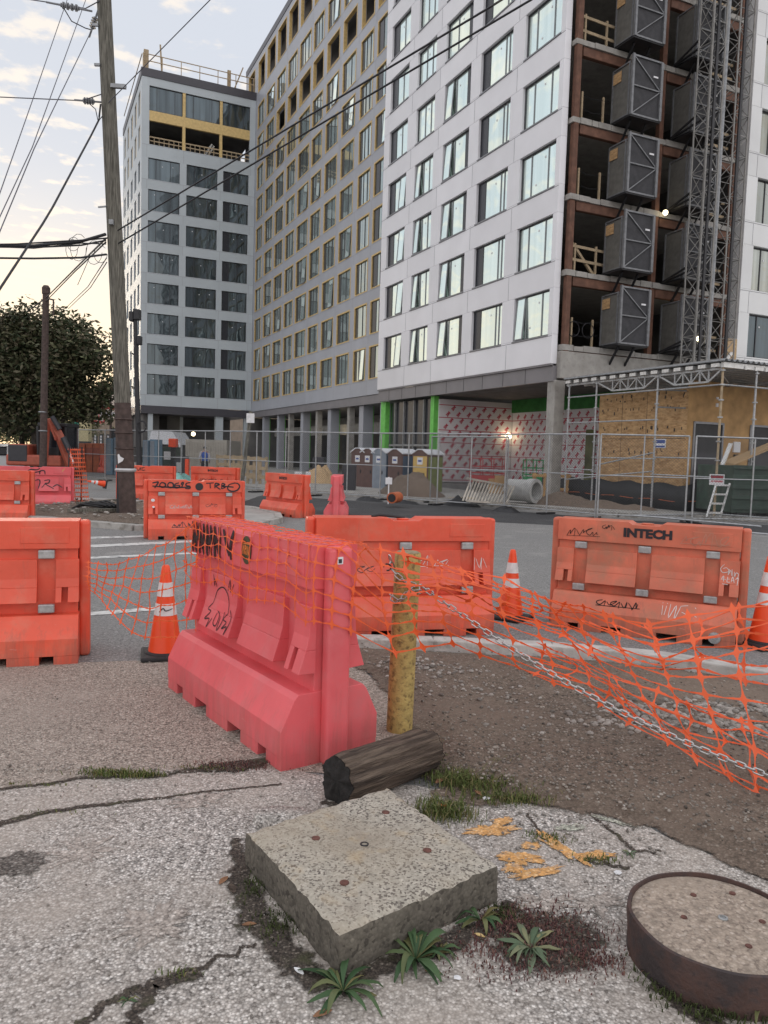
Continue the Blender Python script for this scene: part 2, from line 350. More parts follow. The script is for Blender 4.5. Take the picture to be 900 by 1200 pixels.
# ------------------------------------------------------------------ sky and light
w = bpy.data.worlds.new('World'); sc.world = w; w.use_nodes = True
nt = w.node_tree; nt.nodes.clear(); N = nt.nodes.new; L = nt.links.new
SUN_AZ = R(-26); SUN_EL = R(7)
def math_(op, a, b=None, clamp=False):
    n = N('ShaderNodeMath'); n.operation = op; n.use_clamp = clamp
    for i, q in enumerate((a, b)):
        if q is None: continue
        if isinstance(q, (int, float)): n.inputs[i].default_value = q
        else: L(q, n.inputs[i])
    return n.outputs[0]
def mixc(f, a, b):
    n = N('ShaderNodeMix'); n.data_type = 'RGBA'
    for i, q in ((0, f), (6, a), (7, b)):
        if isinstance(q, tuple): n.inputs[i].default_value = (*q, 1)
        elif isinstance(q, (int, float)): n.inputs[i].default_value = q
        else: L(q, n.inputs[i])
    return n.outputs[2]
sky = N('ShaderNodeTexSky'); sky.sky_type = 'NISHITA'; sky.sun_disc = False
sky.sun_elevation = SUN_EL; sky.sun_rotation = SUN_AZ; sky.air_density = 1; sky.dust_density = 1.5; sky.ozone_density = 1.5
bg1 = N('ShaderNodeBackground'); bg1.inputs[1].default_value = .06; L(sky.outputs[0], bg1.inputs[0])
tc = N('ShaderNodeTexCoord'); D = tc.outputs['Generated']
sp = N('ShaderNodeSeparateXYZ'); L(D, sp.inputs[0]); Z = sp.outputs[2]
dp = N('ShaderNodeVectorMath'); dp.operation = 'DOT_PRODUCT'; L(D, dp.inputs[0]); dp.inputs[1].default_value = (math.sin(SUN_AZ), math.cos(SUN_AZ), .05)
near = math_('POWER', math_('MAXIMUM', dp.outputs['Value'], 0), 5.0)
elr = N('ShaderNodeMapRange'); elr.interpolation_type = 'SMOOTHERSTEP'; L(Z, elr.inputs[0]); elr.inputs[1].default_value = .0; elr.inputs[2].default_value = .36
# thin high overcast: blue-grey overhead, paler and warmer low down on the sunset side
back = math_('MULTIPLY', math_('SUBTRACT', .5, math_('MULTIPLY', dp.outputs['Value'], .5)), 1.0)  # sky opposite the sunset is brightened as added fill for camera-facing sides
hi = mixc(back, (.50,.535,.60), (1.04,1.03,1.07))
lo = mixc(near, (.66,.62,.61), (.87,.725,.53))
lo = mixc(back, lo, (1.06,1.01,1.0))
veil = mixc(elr.outputs[0], lo, hi)
# clouds: small puffs on a flat layer
zz = math_('MAXIMUM', Z, .03)
pr = N('ShaderNodeCombineXYZ'); L(math_('DIVIDE', sp.outputs[0], zz), pr.inputs[0]); L(math_('DIVIDE', sp.outputs[1], zz), pr.inputs[1])
cn = N('ShaderNodeTexNoise'); cn.inputs['Scale'].default_value = 7.5; cn.inputs['Detail'].default_value = 7; cn.inputs['Roughness'].default_value = .55; L(pr.outputs[0], cn.inputs['Vector'])
cn2 = N('ShaderNodeTexNoise'); cn2.inputs['Scale'].default_value = .55; cn2.inputs['Detail'].default_value = 2; L(pr.outputs[0], cn2.inputs['Vector'])
cf = math_('ADD', cn.outputs['Fac'], math_('MULTIPLY', math_('SUBTRACT', cn2.outputs['Fac'], .5), .40))
cr = N('ShaderNodeMapRange'); cr.interpolation_type = 'SMOOTHSTEP'; L(cf, cr.inputs[0]); cr.inputs[1].default_value = .50; cr.inputs[2].default_value = .66; cr.inputs[4].default_value = .75
ccol = mixc(elr.outputs[0], (.92,.72,.50), (.84,.75,.65))
veil = mixc(cr.outputs[0], veil, ccol)
bg2 = N('ShaderNodeBackground'); bg2.inputs[1].default_value = 1.0; L(veil, bg2.inputs[0])
ms = N('ShaderNodeMixShader'); ms.inputs[0].default_value = .88; L(bg1.outputs[0], ms.inputs[1]); L(bg2.outputs[0], ms.inputs[2])
wo = N('ShaderNodeOutputWorld'); L(ms.outputs[0], wo.inputs[0])
sl = bpy.data.lights.new('sun', 'SUN'); sl.energy = .5; sl.angle = R(20); sl.color = (1, .86, .68)
so = bpy.data.objects.new('sun', sl); col.objects.link(so)
sd = Vector((math.sin(SUN_AZ)*math.cos(SUN_EL), math.cos(SUN_AZ)*math.cos(SUN_EL), math.sin(SUN_EL)))
so.rotation_euler = sd.to_track_quat('Z', 'Y').to_euler()
sc.view_settings.view_transform = 'Standard'; sc.view_settings.look = 'None'; sc.view_settings.exposure = 0.52; sc.view_settings.gamma = 1
sc.view_settings.use_curve_mapping = False
sc.cycles.max_bounces = 6; sc.cycles.diffuse_bounces = 3; sc.cycles.glossy_bounces = 3; sc.cycles.use_denoising = True
# ------------------------------------------------------------------ buildings
RZ = R(24.8)
E1 = Vector((math.sin(-RZ), math.cos(RZ), 0)); E2 = Vector((math.cos(RZ), math.sin(RZ), 0))
OB = Vector((6.63, 31.0, 0)); OC = Vector((6.20, 28.985, 0)); OA = OB + E1*46.42
def WC(t, s, z): return OC + E2*t + E1*s + Vector((0, 0, z))       # corner block frame -> world
FL = lambda u, v, w: (-w, u, v)          # facade that looks left (runs along s)
FF = lambda u, v, w: (u, -w, v)          # facade that looks to the street (runs along t)
def fb(mb, F, u0, u1, v0, v1, w0, w1): mb.box(u0, u1, w0, w1, v0, v1, fn=lambda x, y, z: F(x, z, y))
def facade(mb, jm, F, u0, u1, v0, v1, rows, depth, ju=None):
    """wall with openings: bands between the window rows, piers within each row, dark panel joints"""
    rows = sorted(rows, key=lambda q: q[0]); z = v0
    cuts = [u0]+sorted(ju or [])+[u1]
    for va, vb, hs in rows:
        for c0, c1 in zip(cuts, cuts[1:]): fb(mb, F, c0, c1, z, va, -depth, 0)
        x = u0
        for ua, ub in sorted(hs):
            fb(mb, F, x, ua, va, vb, -depth, 0); x = ub
        fb(mb, F, x, u1, va, vb, -depth, 0)
        if jm: fb(jm, F, u0+.01, u1-.01, va-.075, va-.05, -.02, .004)
        z = vb
    for c0, c1 in zip(cuts, cuts[1:]): fb(mb, F, c0, c1, z, v1, -depth, 0)
    if jm:
        for q in ju or []:
            z = v0
            for va, vb, hs in rows:
                fb(jm, F, q-.01, q+.01, z+.02, va-.09, -.02, .0045); z = vb
_win = {}
def window(key, parent, F, ua, va, wd, ht, style='c', glass='c', dark=None, mul=(), sash=None, rec=.15, dots=()):
    loc = F(ua, va, 0); z0 = F(0, 0, 0); F_ = F; F = lambda u, v, w: tuple(a-b for a, b in zip(F_(u, v, w), z0)); k = (key, round(wd, 2), round(ht, 2), glass, dark, mul, sash, dots)
    if k in _win:
        src = _win[k]; o = inst(src, parent, loc)
        for ch in src.children: inst(ch, o)
        return o
    m = MB(); t = .05
    if style == 'gold': rec = .07
    if style == 'gold':
        fb(m, F, 0, .07, 0, ht, -.22, .02); fb(m, F, wd-.09, wd, 0, ht, -.22, .02)
        fb(m, F, .07, wd-.09, 0, .06, -.22, .02); fb(m, F, .07, wd-.09, ht-.09, ht, -.22, .02)
        x0, x1, y0, y1 = .07, wd-.09, .06, ht-.09
    else:
        x0, x1, y0, y1 = 0, wd, 0, ht
        fb(m, F, x0, x0+t, y0, y1, -rec-.05, -rec+.03); fb(m, F, x1-t, x1, y0, y1, -rec-.05, -rec+.03)
        fb(m, F, x0+t, x1-t, y1-t, y1, -rec-.05, -rec+.03); fb(m, F, x0+t, x1-t, y0, y0+t, -rec-.05, -rec+.03)
        x0, x1, y0, y1 = t, wd-t, t, ht-t
    o = m.build('window', MT['gold'] if style == 'gold' else MT['frame_dark'], parent, loc=loc)
    if glass:
        m = MB(); fb(m, F, x0, x1, y0, y1, -rec-.03, -rec-.01); m.build('pane', GL[glass], o)
        if mul:
            for q in mul: m = MB(); u = x0+(x1-x0)*q; fb(m, F, u-.02, u+.02, y0, y1, -rec-.008, -rec+.02); m.build('mullion', MT['frame_grey' if style == 'c' else 'frame_dark'], o)
    if dark:
        m = MB(); a, b = x0+(x1-x0)*dark[0], x0+(x1-x0)*dark[1]; fb(m, F, a, b, y0, y1, -rec-.006, -rec+.012); m.build('side_panel', MT['pane_dark'], o)
    if style == 'c':
        m = MB(); fb(m, F, -.02, wd+.02, -.055, -.002, -.2, .035); m.build('sill', MT['frame_grey'], o)
    if sash:
        a, b = x0+(x1-x0)*sash[0], x0+(x1-x0)*sash[1]; out = .11
        m = MB(); ss = [(a, y0, out), (b, y0, out), (b, y1, 0), (a, y1, 0)]
        P = [F(u, v, -rec+.03+w_) for u, v, w_ in ss]
        for i in range(4): m.bar(P[i], P[(i+1) % 4], .045)
        m.build('sash', MT['frame_grey'], o)
        m2 = MB(); m2.poly([F(u, v, -rec+.03+w_) for u, v, w_ in ss]); m2.build('sash_pane', GL['c'], o, solid=.01)
    if dots:
        for q, y in dots: m = MB(); u = x0+(x1-x0)*q; v = y0+(y1-y0)*y; fb(m, F, u-.035, u+.035, v-.035, v+.035, -rec-.008, -rec+.004); m.build('sticker', MT['sign_white'], o)
    _win[k] = o
    return o
def vis(P, mar=12):
    d = Vector(P)-CAM; k = d.dot(_f)
    if k <= .1: return False
    x = 450+900*d.dot(_rx)/k; y = 600-900*d.dot(_ux)/k
    return -mar < x < 900+mar and -mar-60 < y < 1200+mar

# ---- far tower at the end of the street
tA = thing('tower_block', OA, RZ, 'pale grey tower with a dark parapet and gold band near its roof', 'building')
m = MB(); jm = MB(); PA = 2.67
colsA = [(-9.52, -6.82), (-6.23, -3.46), (-2.95, -.6)]
rows = [(6.36+PA*k, 8.17+PA*k, colsA) for k in range(8)] + [(28.0, 32.93, [(-9.46, -.55)])]
facade(m, jm, FF, -10.1, -.02, 5.36, 33.62, rows, .3, ju=[-9.65, -6.5, -3.2, -.45])
colsS = [(1.0, 2.3), (3.6, 5.0), (6.4, 7.8), (9.4, 10.8), (12.2, 13.5)]
rowsS = [(6.36+PA*k, 8.17+PA*k, colsS) for k in range(8)] + [(28.0, 29.9, colsS), (30.8, 32.8, colsS)]
FS = lambda u, v, w: (-10.1-w, u, v)
m2 = MB(); facade(m2, None, FS, .3, 14.5, 5.36, 33.62, rowsS, .3)
m.v, m.f = m.v, m.f; n = len(m.v); m.v += m2.v; m.f += [tuple(i+n for i in f) for f in m2.f]
m.box(-10.1, -.02, 14.2, 14.5, 0, 33.6)
m.build('wall', MT['panel_light'], tA); jm.build('panel_joint', MT['joint'], tA)
m = MB(); m.box(-10.16, .0, -.06, 14.5, 33.63, 34.32); m.build('parapet', MT['panel_dark'], tA)
m = MB(); m.box(-10.05, -.02, .02, 14.3, 4.66, 5.34); m.build('soffit', MT['panel_dark'], tA)
for k in range(8):
    for ci, (a, b) in enumerate(colsA):
        window('A%d%d' % (ci, (k*7+ci) % 3), tA, FF, a, 6.36+PA*k, b-a, 1.81, 'a', 'a', dark=(0, .27) if ci == 2 else None, mul=((.24, .72) if ci == 0 else (.26, .7) if ci == 1 else (.62,)), dots=(((.2, .8),), ((.45, .7), (.8, .75)), ((.5, .65),))[(k*7+ci) % 3])
    for a, b in colsS: window('AS', tA, FS, a, 6.36+PA*k, b-a, 1.81, 'a', 'a')
# upper double height opening: three glazed bays over three open bays
for a, b in ((-9.46, -6.62), (-6.35, -3.32), (-3.06, -.55)):
    window('AT', tA, FF, a, 30.88, b-a, 2.05, 'a', 'a', mul=(.22, .78))
m = MB()
fb(m, FF, -9.46, -.55, 30.02, 30.86, -.25, -.02); fb(m, FF, -6.61, -6.36, 28.0, 30.02, -.25, -.03); fb(m, FF, -3.31, -3.07, 28.0, 30.02, -.25, -.03)
fb(m, FF, -6.61, -6.36, 30.86, 32.93, -.25, -.03); fb(m, FF, -3.31, -3.07, 30.86, 32.93, -.25, -.03)
m.build('gold_band', MT['gold'], tA)
for a, b in colsS:
    for z0_, z1_ in ((28.02, 29.88), (30.82, 32.78)): m = MB(); fb(m, FS, a+.02, b-.75, z0_, z1_, -.25, -.04); m.build('gold_panel', MT['gold'], tA)
for a, b in ((-9.46, -6.62), (-6.35, -3.32), (-3.06, -.55)):
    m = MB()
    m.box(a, b, .1, .16, 28.62, 28.72); m.box(a, b, .1, .16, 28.3, 28.38)
    q = a
    while q < b-.1: m.box(q, q+.05, .09, .17, 28.0, 28.7); q += .42
    m.build('guard_rail', MT['lumber'], tA)
m = MB(); m.bar((-4.6, .4, 28.0), (-3.9, .6, 29.2), .14); m.bar((-4.3, .4, 28.0), (-3.7, .6, 29.1), .12)
m.build('leaning_board', MT['aluminium'], tA)
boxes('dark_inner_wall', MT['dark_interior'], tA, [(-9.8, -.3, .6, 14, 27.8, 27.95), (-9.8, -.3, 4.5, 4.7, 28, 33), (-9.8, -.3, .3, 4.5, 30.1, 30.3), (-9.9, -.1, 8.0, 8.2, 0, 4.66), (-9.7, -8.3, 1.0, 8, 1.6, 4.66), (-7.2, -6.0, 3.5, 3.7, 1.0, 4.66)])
boxes('column', MT['panel_light'], tA, [(-9.35, -8.95, .25, .65, 0, 4.66), (-3.3, -2.6, .2, .8, 0, 4.66), (-5.8, -5.4, 5.2, 5.6, 0, 4.66), (-.6, -.2, .3, .7, 0, 4.66)])
m = MB(); q = -10.0
while q < -.1: m.box(q-.03, q+.03, .05, .11, 34.32, 35.55); q += 1.62
for z in (35.5, 34.95): m.box(-10, -.1, .06, .1, z, z+.07)
m.box(-10.12, -10.06, .1, 14, 35.4, 35.48); m.box(-9.9, -9.5, .3, .6, 34.32, 36.0); m.bar((-8.4, .2, 34.3), (-8.55, .2, 36.6), .12); m.bar((-2.0, .3, 34.3), (-1.2, .3, 36.4), .1); m.box(-2.6, -2.3, .3, .5, 34.3, 35.9)
m.build('roof_rail', MT['lumber'], tA)

# ---- long grey wing
tB = thing('apartment_wing', OB, RZ, 'long grey apartment wing with gold window surrounds between the far tower and white block', 'building')
PB = 2.735
colsB = [(43.6, 45.75), (40.35, 42.85), (37.3, 39.72), (34.25, 36.62), (30.98, 33.65), (28.2, 30.45), (25.08, 27.5), (22.04, 24.4), (19.24, 21.25), (16.7, 18.7)]
rows = [(6.2+PB*k, 8.24+PB*k, colsB) for k in range(10)] + [(34.05, 36.7, colsB+[(46.95, 49.2)])]
m = MB(); jm = MB(); facade(m, jm, FL, 15.0, 50.2, 5.25, 37.2, rows, .3, ju=[43.2, 37.0, 30.7, 24.75, 21.65, 18.95])
m.box(.3, 12, 49.9, 50.2, 5.25, 37.2); m.build('wall', MT['panel_grey'], tB); jm.build('panel_joint', MT['joint'], tB)
m = MB(); m.box(-.04, 12, 15, 50.24, 37.22, 37.75); m.build('parapet', MT['panel_dark'], tB)
m = MB(); m.box(.06, 12, 15, 46.3, 4.7, 5.23); m.build('soffit', MT['soffit_grey'], tB)
rb = random.Random(3)
for ci, (a, b) in enumerate(colsB + [(46.95, 49.2)]):
    for k in range(11):
        if ci == 10 and k != 10: continue
        va, ht = (34.05, 2.65) if k == 10 else (6.2+PB*k, 2.04)
        P = OB + E1*((a+b)/2) + Vector((0, 0, va))
        if not vis(P): continue
        opened = k in (8, 10) and not (k == 8 and ci in (0, 1)) 
        window('B%d' % (ci if ci == 9 else rb.randint(0, 1)), tB, FL, a, va, b-a, ht, 'gold', None if opened else 'b', dark=None if opened else ((.62, 1) if ci == 9 else (.82, 1)),
               mul=() if opened else ((.4,) if rb.random() < .5 else (.3, .62)), sash=(.1, .42) if (not opened and rb.random() < .22) else None)
for k in (8, 10):
    va = 6.2+PB*8 if k == 8 else 34.05
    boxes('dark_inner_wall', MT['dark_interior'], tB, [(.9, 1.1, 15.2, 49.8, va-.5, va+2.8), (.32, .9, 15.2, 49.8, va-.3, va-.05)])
for k in (8, 10):
    va = 6.2+PB*8 if k == 8 else 34.05
    for a, b in colsB + ([(46.95, 49.2)] if k == 10 else []):
        if vis(OB+E1*a+Vector((0,0,va))): MB().box(.23, .3, a+.1, b-.1, va+.42, va+.5).build('guard_rail', MT['lumber'], tB)
# street level of the wing: steel clad columns, beams, wall far inside
for s_, wd, mt in ((43.3, .55, 'panel_grey'), (38.7, .55, 'panel_grey'), (35.6, .4, 'concrete'), (32.3, .6, 'panel_grey'), (28.9, .4, 'concrete'), (26.2, .65, 'panel_grey'), (22.6, .4, 'concrete'), (20.4, .7, 'panel_grey'), (17.2, .5, 'panel_grey')):
    m = MB(); m.box(.3, .3+wd, s_-wd/2, s_+wd/2, 0, 4.7); c = m.build('column', MT[mt], tB, bevel=.02)
    if mt == 'panel_grey':
        m = MB(); m.box(.3+wd+.005, .3+wd+.05, s_-wd/2+.02, s_+wd/2-.02, .4, 4.68); m.build('green_edge', MT['stud_green'], c)
boxes('beam', MT['concrete'], tB, [(2.2, 2.6, 15.2, 46, 3.0, 3.75), (5.2, 5.5, 15.2, 46, 3.9, 4.6)])
m = MB(); m.box(8.5, 8.7, 15.2, 46.2, 0, 4.7); m.build('inner_wall', MT['beige_wall'], tB)
q = 16.0
while q < 45: MB().box(8.44, 8.5, q, q+.9, 1.0, 3.2).build('inner_opening', MT['concrete_dark'], tB); q += 2.1
boxes('end_wall', MT['dark_interior'], tB, [(.5, 8, 15.2, 15.4, 0, 4.7), (-.3, 8.4, 46.42, 46.55, 0, 4.7)])

# ---- white corner block (left facade, open steel bay, right facade)
tC = thing('corner_block', OC, RZ, 'white panelled corner apartment block with pale mint windows and an open rusty steel bay', 'building')
PC = 2.74
colsC = [(.53, 2.86), (3.72, 6.15), (6.98, 9.38), (10.33, 12.32), (13.28, 15.5)]
NR = 9
rows = [(6.325+PC*k, 8.04+PC*k, colsC) for k in range(NR)]
m = MB(); jm = MB(); facade(m, jm, FL, .25, 16.2, 5.23, 38, rows, .28, ju=[3.3, 6.55, 9.85, 12.8])
m.box(.28, 1.6, 15.9, 16.2, 5.23, 38)
m.build('wall', MT['panel_white'], tC, bevel=.012, seg=1); jm.build('panel_joint', MT['joint'], tC)
m = MB(); m.box(.10, .28, .22, 16.2, 4.58, 5.16); m.box(.02, .1, .22, 16.2, 5.165, 5.225)
q = .3
m.build('soffit_band', MT['soffit_grey'], tC)
m = MB()
for q in (2.0, 3.6, 5.2, 6.8, 8.4, 10.0, 11.6, 13.2, 14.8): m.box(.092, .1, q-.012, q+.012, 4.6, 5.15)
m.build('soffit_joint', MT['frame_dark'], tC)
for ci, (a, b) in enumerate(colsC):
    for k in range(NR):
        P = WC(0, (a+b)/2, 6.325+PC*k)
        if not vis(P): continue
        dk = {1: (.78, 1), 2: (0, .2), 4: (.72, 1)}.get(ci)
        mu = {0: (.25, .74), 1: (.16, .27), 2: (.62,), 3: (.3, .62), 4: (.4,)}[ci]
        sa = None
        if ci == 4 and k < 4: sa = (.05, .38)
        if ci == 3 and k in (0, 1, 2, 3): sa = (.74, .98)
        if ci == 2 and k in (0, 1, 2, 3, 4) : sa = (.72, .98)
        if ci == 0 and k in (0,): sa = (.74, .98)
        window('C%d' % ci, tC, FL, a, 6.325+PC*k, b-a, 1.715, 'c', 'c', dark=dk, mul=mu, sash=sa, dots=(((.45, .82),) if (k+ci) % 2 else ((.35, .8), (.6, .25)) if ci == 0 else ((.5, .75),)))
# open bay: steel frame, slabs, dark rooms
m = MB()
for t0 in (.37, 4.44, 8.5): m.box(t0+.03, t0+.25, .02, .24, 5.6, 38)
for k in range(-1, 6):
    zb = 8.49+2.755*k
    for a, b in ((.70, 4.43), (4.77, 8.49)): m.box(a, b, .06, .26, zb-.34, zb-.005)
m.build('steel_frame', MT['steel_rust'], tC, bevel=.015, seg=1)
m = MB()
for k in range(-1, 6):
    zb = 8.49+2.755*k; t_ = .33
    while t_ < 8.6:
        L_ = rb.uniform(.3, .9); m.box(t_, min(8.75, t_+L_-.02), -.03+rb.uniform(0, .05), .40, zb, zb+rb.uniform(.17, .23)); t_ += L_
    m.box(.3, 8.75, .40, 9.0, zb, zb+.2)
m.build('slab_edge', MT['concrete'], tC)
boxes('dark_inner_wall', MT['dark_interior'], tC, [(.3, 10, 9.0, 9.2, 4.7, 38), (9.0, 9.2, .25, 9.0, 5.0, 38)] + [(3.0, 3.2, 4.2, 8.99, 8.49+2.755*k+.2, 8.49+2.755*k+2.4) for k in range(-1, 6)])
for k in range(-1, 5):
    m = MB(); zb = 8.49+2.755*k+.2
    for q in (.9, 1.9): MB().box(q, q+.07, .3, .37, zb, zb+1.1).build('rail_post', MT['lumber'], tC)
    if k in (3, 4, 0):
        m.bar((.72, .33, zb+.5), (2.3, .33, zb+.45), .05, .1); m.bar((.72, .33, zb+1.0), (2.3, .33, zb+.95), .05, .1)
    if k == 0: m.bar((.75, .4, zb+1.2), (1.9, .4, zb+.05), .09)
    if m.v: m.build('guard_rail', MT['lumber'], tC)
    bars('cross_rail', MT['lumber'], tC, [((6.8, .35, zb+h), (8.5, .35, zb+h), .05, .1) for h in (.45, 1.0)])
for k in range(-1, 4):
    m = MB(); zb = 8.49+2.755*k+.2
    for h in (.5, 1.0): m.path([(.95, .33, zb+h), (1.4, .33, zb+h-.08), (2.2, .33, zb+h+.02)], .012, 4)
    m.build('cable', MT['wire'], tC)
m = MB()
for q in (1.0, 1.7):
    m.path([(q+.28*math.cos(a*.35), .28, 6.6+.28*math.sin(a*.35)) for a in range(19)], .018, 4)
m.build('cable_coil', MT['wire'], tC)
m = MB(); m.box(.28, 8.9, .0, .35, 4.68, 5.70); m.build('spandrel', MT['concrete'], tC, bevel=.02, seg=1)
m = MB(); m.box(.3, 12, .36, 16, 4.62, 4.72); m.build('ceiling', MT['concrete_dark'], tC)
# right facade
FE = lambda u, v, w: (u, -.3-w, v)
colsE = [(9.62, 12.1), (13.0, 15.4)]
PE = 2.765
rows = [(6.18+PE*k, 7.98+PE*k, colsE) for k in range(9)]
m = MB(); jm = MB(); facade(m, jm, FE, 9.0, 20, 5.0, 38, rows, .5, ju=[9.52, 12.5])
m.box(.3, 20, 12, 12.3, 5, 38)
m.build('wall', MT['panel_white_right'], tC, bevel=.012, seg=1); jm.build('panel_joint', MT['joint'], tC)
for a, b in colsE:
    for k in range(9):
        if vis(WC(a, 0, 6.5+PE*k)): window('E', tC, FE, a, 6.18+PE*k, b-a, 1.80, 'a', 'a' if k == 0 else 'e', mul=(.25, .7), rec=.18, dots=((.33, .75),))
# street level: membrane walls, green framing, column
m = MB(); m.box(.15, .62, .12, .60, .2, 4.62); m.build('column', MT['concrete'], tC, bevel=.02)
def textmesh(body, size, off=0.0):
    cu = bpy.data.curves.new('lettering', 'FONT'); cu.body = body; cu.size = size; cu.align_x = 'CENTER'; cu.align_y = 'CENTER'; cu.offset = off; cu.resolution_u = 2; cu.extrude = .0
    o = bpy.data.objects.new('lettering', cu); col.objects.link(o); dg = bpy.context.evaluated_depsgraph_get(); dg.update()
    me = bpy.data.meshes.new_from_object(o.evaluated_get(dg)); r = ([tuple(v.co) for v in me.vertices], [tuple(p.vertices) for p in me.polygons])
    bpy.data.objects.remove(o); bpy.data.curves.remove(cu); bpy.data.meshes.remove(me)
    return r
T3 = textmesh('3M', .205, .011)
def put_text(mb, T, F, u, v, w, ang=0, sx=1):
    ca, sa = math.cos(ang), math.sin(ang)
    mb.add([F(u+(x*sx*ca-y*sa), v+(x*sx*sa+y*ca), w) for x, y, z in T[0]], T[1])
def membrane(F, u0, u1, v0, v1, skip=None):
    m = MB()
    if skip:
        a, b, c = skip; fb(m, F, u0, a, v0, v1, -.1, 0); fb(m, F, b, u1, v0, v1, -.1, 0); fb(m, F, a, b, c, v1, -.1, 0)
    else: fb(m, F, u0, u1, v0, v1, -.1, 0)
    o = m.build('membrane_wall', MT['membrane'], tC)
    m = MB(); v = v0+.08; i = 0
    while v < v1-.1:
        if skip and v < skip[2]: fb(m, F, u0, skip[0], v, v+.024, .001, .004); fb(m, F, skip[1], u1, v, v+.035, .001, .004)
        else: fb(m, F, u0, u1, v, v+.035, .001, .004)
        for r_ in range(2):
            u = u0+.3+(.3 if r_ else 0)+(i % 3)*.11
            while u < u1-.2:
                vv = v+.19+r_*.3
                if vv < v1-.2 and not (skip and skip[0]-.25 < u < skip[1]+.25 and vv < skip[2]+.2): put_text(m, T3, F, u, vv, .006, R(50))
                u += .6
        v += .62; i += 1
    m.build('print', MT['red_print'], o)
F1 = lambda u, v, w: (u, 9.94-w, v)
F2 = lambda u, v, w: (4.93-w, 9.94-u, v)
membrane(F1, .6, 4.93, .35, 4.45)
membrane(F2, .02, 8.6, .35, 3.95, skip=(3.4, 4.0, 3.05))
m = MB(); m.box(4.86, 4.96, .5, 9.93, 3.96, 4.6); m.build('green_sheathing', MT['sheathing_green_shaded'], tC)
m = MB(); m.box(4.8, 4.88, 3.35, 3.9, .5, 3.0); m.build('green_door', MT['foliage_light'], tC)
MB().box(5.4, 5.5, 4, 9, 0, 3.6).build('dark_inner_wall', MT['dark_interior'], tC); MB().box(.62, .9, 10.62, 15.5, .1, 4.5).build('storefront_glass', MT['pane_dark'], tC)
m = MB()
for q in (11.4, 12.5, 13.7, 14.8): m.box(.5, .6, q, q+.07, .1, 4.5)
m.box(.5, .61, 10.6, 15.5, 2.1, 2.2); m.box(.5, .61, 10.6, 15.5, .9, .97); m.build('storefront_mullion', MT['grey_metal'], tC)
for s_, wd in ((10.2, .36), (16.05, .62)):
    m = MB(); m.box(.35, .62, s_-wd/2, s_+wd/2, .1, 4.58); m.build('green_stud', MT['stud_green'], tC)
m = MB(); m.box(.3, 4.8, .6, 9.8, 0, .3); m.build('floor_slab', MT['concrete_dark'], tC)

# lit work lamps
def lamp(P, r, label):
    m = MB(); m.lathe([(.005, -r), (r*.5, -r*.87), (r*.87, -r*.5), (r, 0), (r*.87, r*.5), (r*.5, r*.87), (.005, r)], 12); o = m.build('work_lamp', MT['lamp'], smooth=True, loc=P); tag(o, label, 'lamp')
lamp(WC(4.5, 9.6, 2.75), .17, 'lit work lamp against the red printed white membrane wall')
lamp(WC(4.75, -.25, 11.35), .1, 'lit bulb hanging by the rusty middle column between the mesh cages high up')
lamp(WC(5.6, .1, 7.3), .11, 'lit bulb inside the lowest open floor right of the rusty middle column')
lamp(WC(6.2, -.9, 6.55), .1, 'lit bulb low behind the lattice hoist mast')
lamp(OB+E1*28.0+E2*1.6+Vector((0,0,3.2)), .16, 'lit work lamp under the long grey wing between its street columns')
lamp(OA+E2*-5.0+E1*2+Vector((0,0,3.0)), .2, 'lit work lamp in the dark ground floor of the far tower')

# ---- mesh cages hung on the open bay
def cage(t0, z, label, src=None, board=True):
    P = WC(t0, 0, z)
    if src: return copy_thing(src, P, RZ, label)
    o = thing('loading_cage', P, RZ, label, 'cage', 'mesh loading cages on the open bay'); W, Dp, H = 1.45, .90, 2.08
    m = MB(); m.box(.02, .05, -Dp+.05, .1, .05, H-.25); m.build('side_mesh', MT['cage_side'], o)
    m = MB(); m.box(.05, W-.05, -Dp+.02, -Dp+.045, .05, H-.03); m.build('front_mesh', MT['cage_mesh'], o)
    m = MB(); m.box(W-.05, W-.02, -Dp+.05, .0, .05, H-.1); m.build('far_side_mesh', MT['cage_mesh'], o)
    m = MB(); m.box(0, W, -Dp, .2, -.06, .0); m.build('floor_plate', MT['dark_metal'], o)
    m = MB(); y = -Dp
    m.bar((.05, y, 0), (.05, y, H+.05), .09); m.bar((W-.05, y, 0), (W-.05, y, H), .11); m.bar((0, y, H), (W, y, H), .06); m.bar((0, y, .02), (W, y, .02), .06)
    m.bar((.1, y-.01, H*.5), (W-.1, y-.01, H*.5), .045); m.bar((.1, y-.012, H-.05), (W-.12, y-.012, H*.52), .035); m.bar((.1, y-.014, .06), (W-.12, y-.014, H*.48), .035)
    m.bar((.0, .1, 0), (.0, .1, H-.22), .05); m.bar((.0, -Dp+.08, H-.2), (.0, .1, H-.22), .045); m.bar((.0, -Dp+.08, .03), (.0, .1, .03), .045); m.bar((0, -Dp+.12, 0), (0, -Dp+.12, H-.2), .05)
    m.build('frame', MT['cage_frame'], o)
    bars('bracket', MT['dark_metal'], o, [((.3, -Dp+.3, -.06), (.45, .1, -.75), .07), ((W-.4, -Dp+.3, -.06), (W-.25, .1, -.75), .07)])
    m = MB(); m.box(W-.42, W-.2, -Dp-.006, -Dp+.0, H*.72, H*.75); m.build('tag', MT['sign_white'], o)
    if board: m = MB(); m.box(-.012, .0, -.35, .08, H-.72, H-.34); m.build('plywood_tag', MT['plywood'], o)
    return o
fl = ['lowest', 'second lowest', 'third from the bottom', 'fourth from the bottom', 'fifth from the bottom', 'topmost']
cg = None
for k in range(-1, 5):
    c = cage(2.16, 8.49+2.755*k+.3, 'mesh cage with plywood tag left of the rusty middle column, %s' % fl[k+1], cg); cg = cg or c
cg2 = None
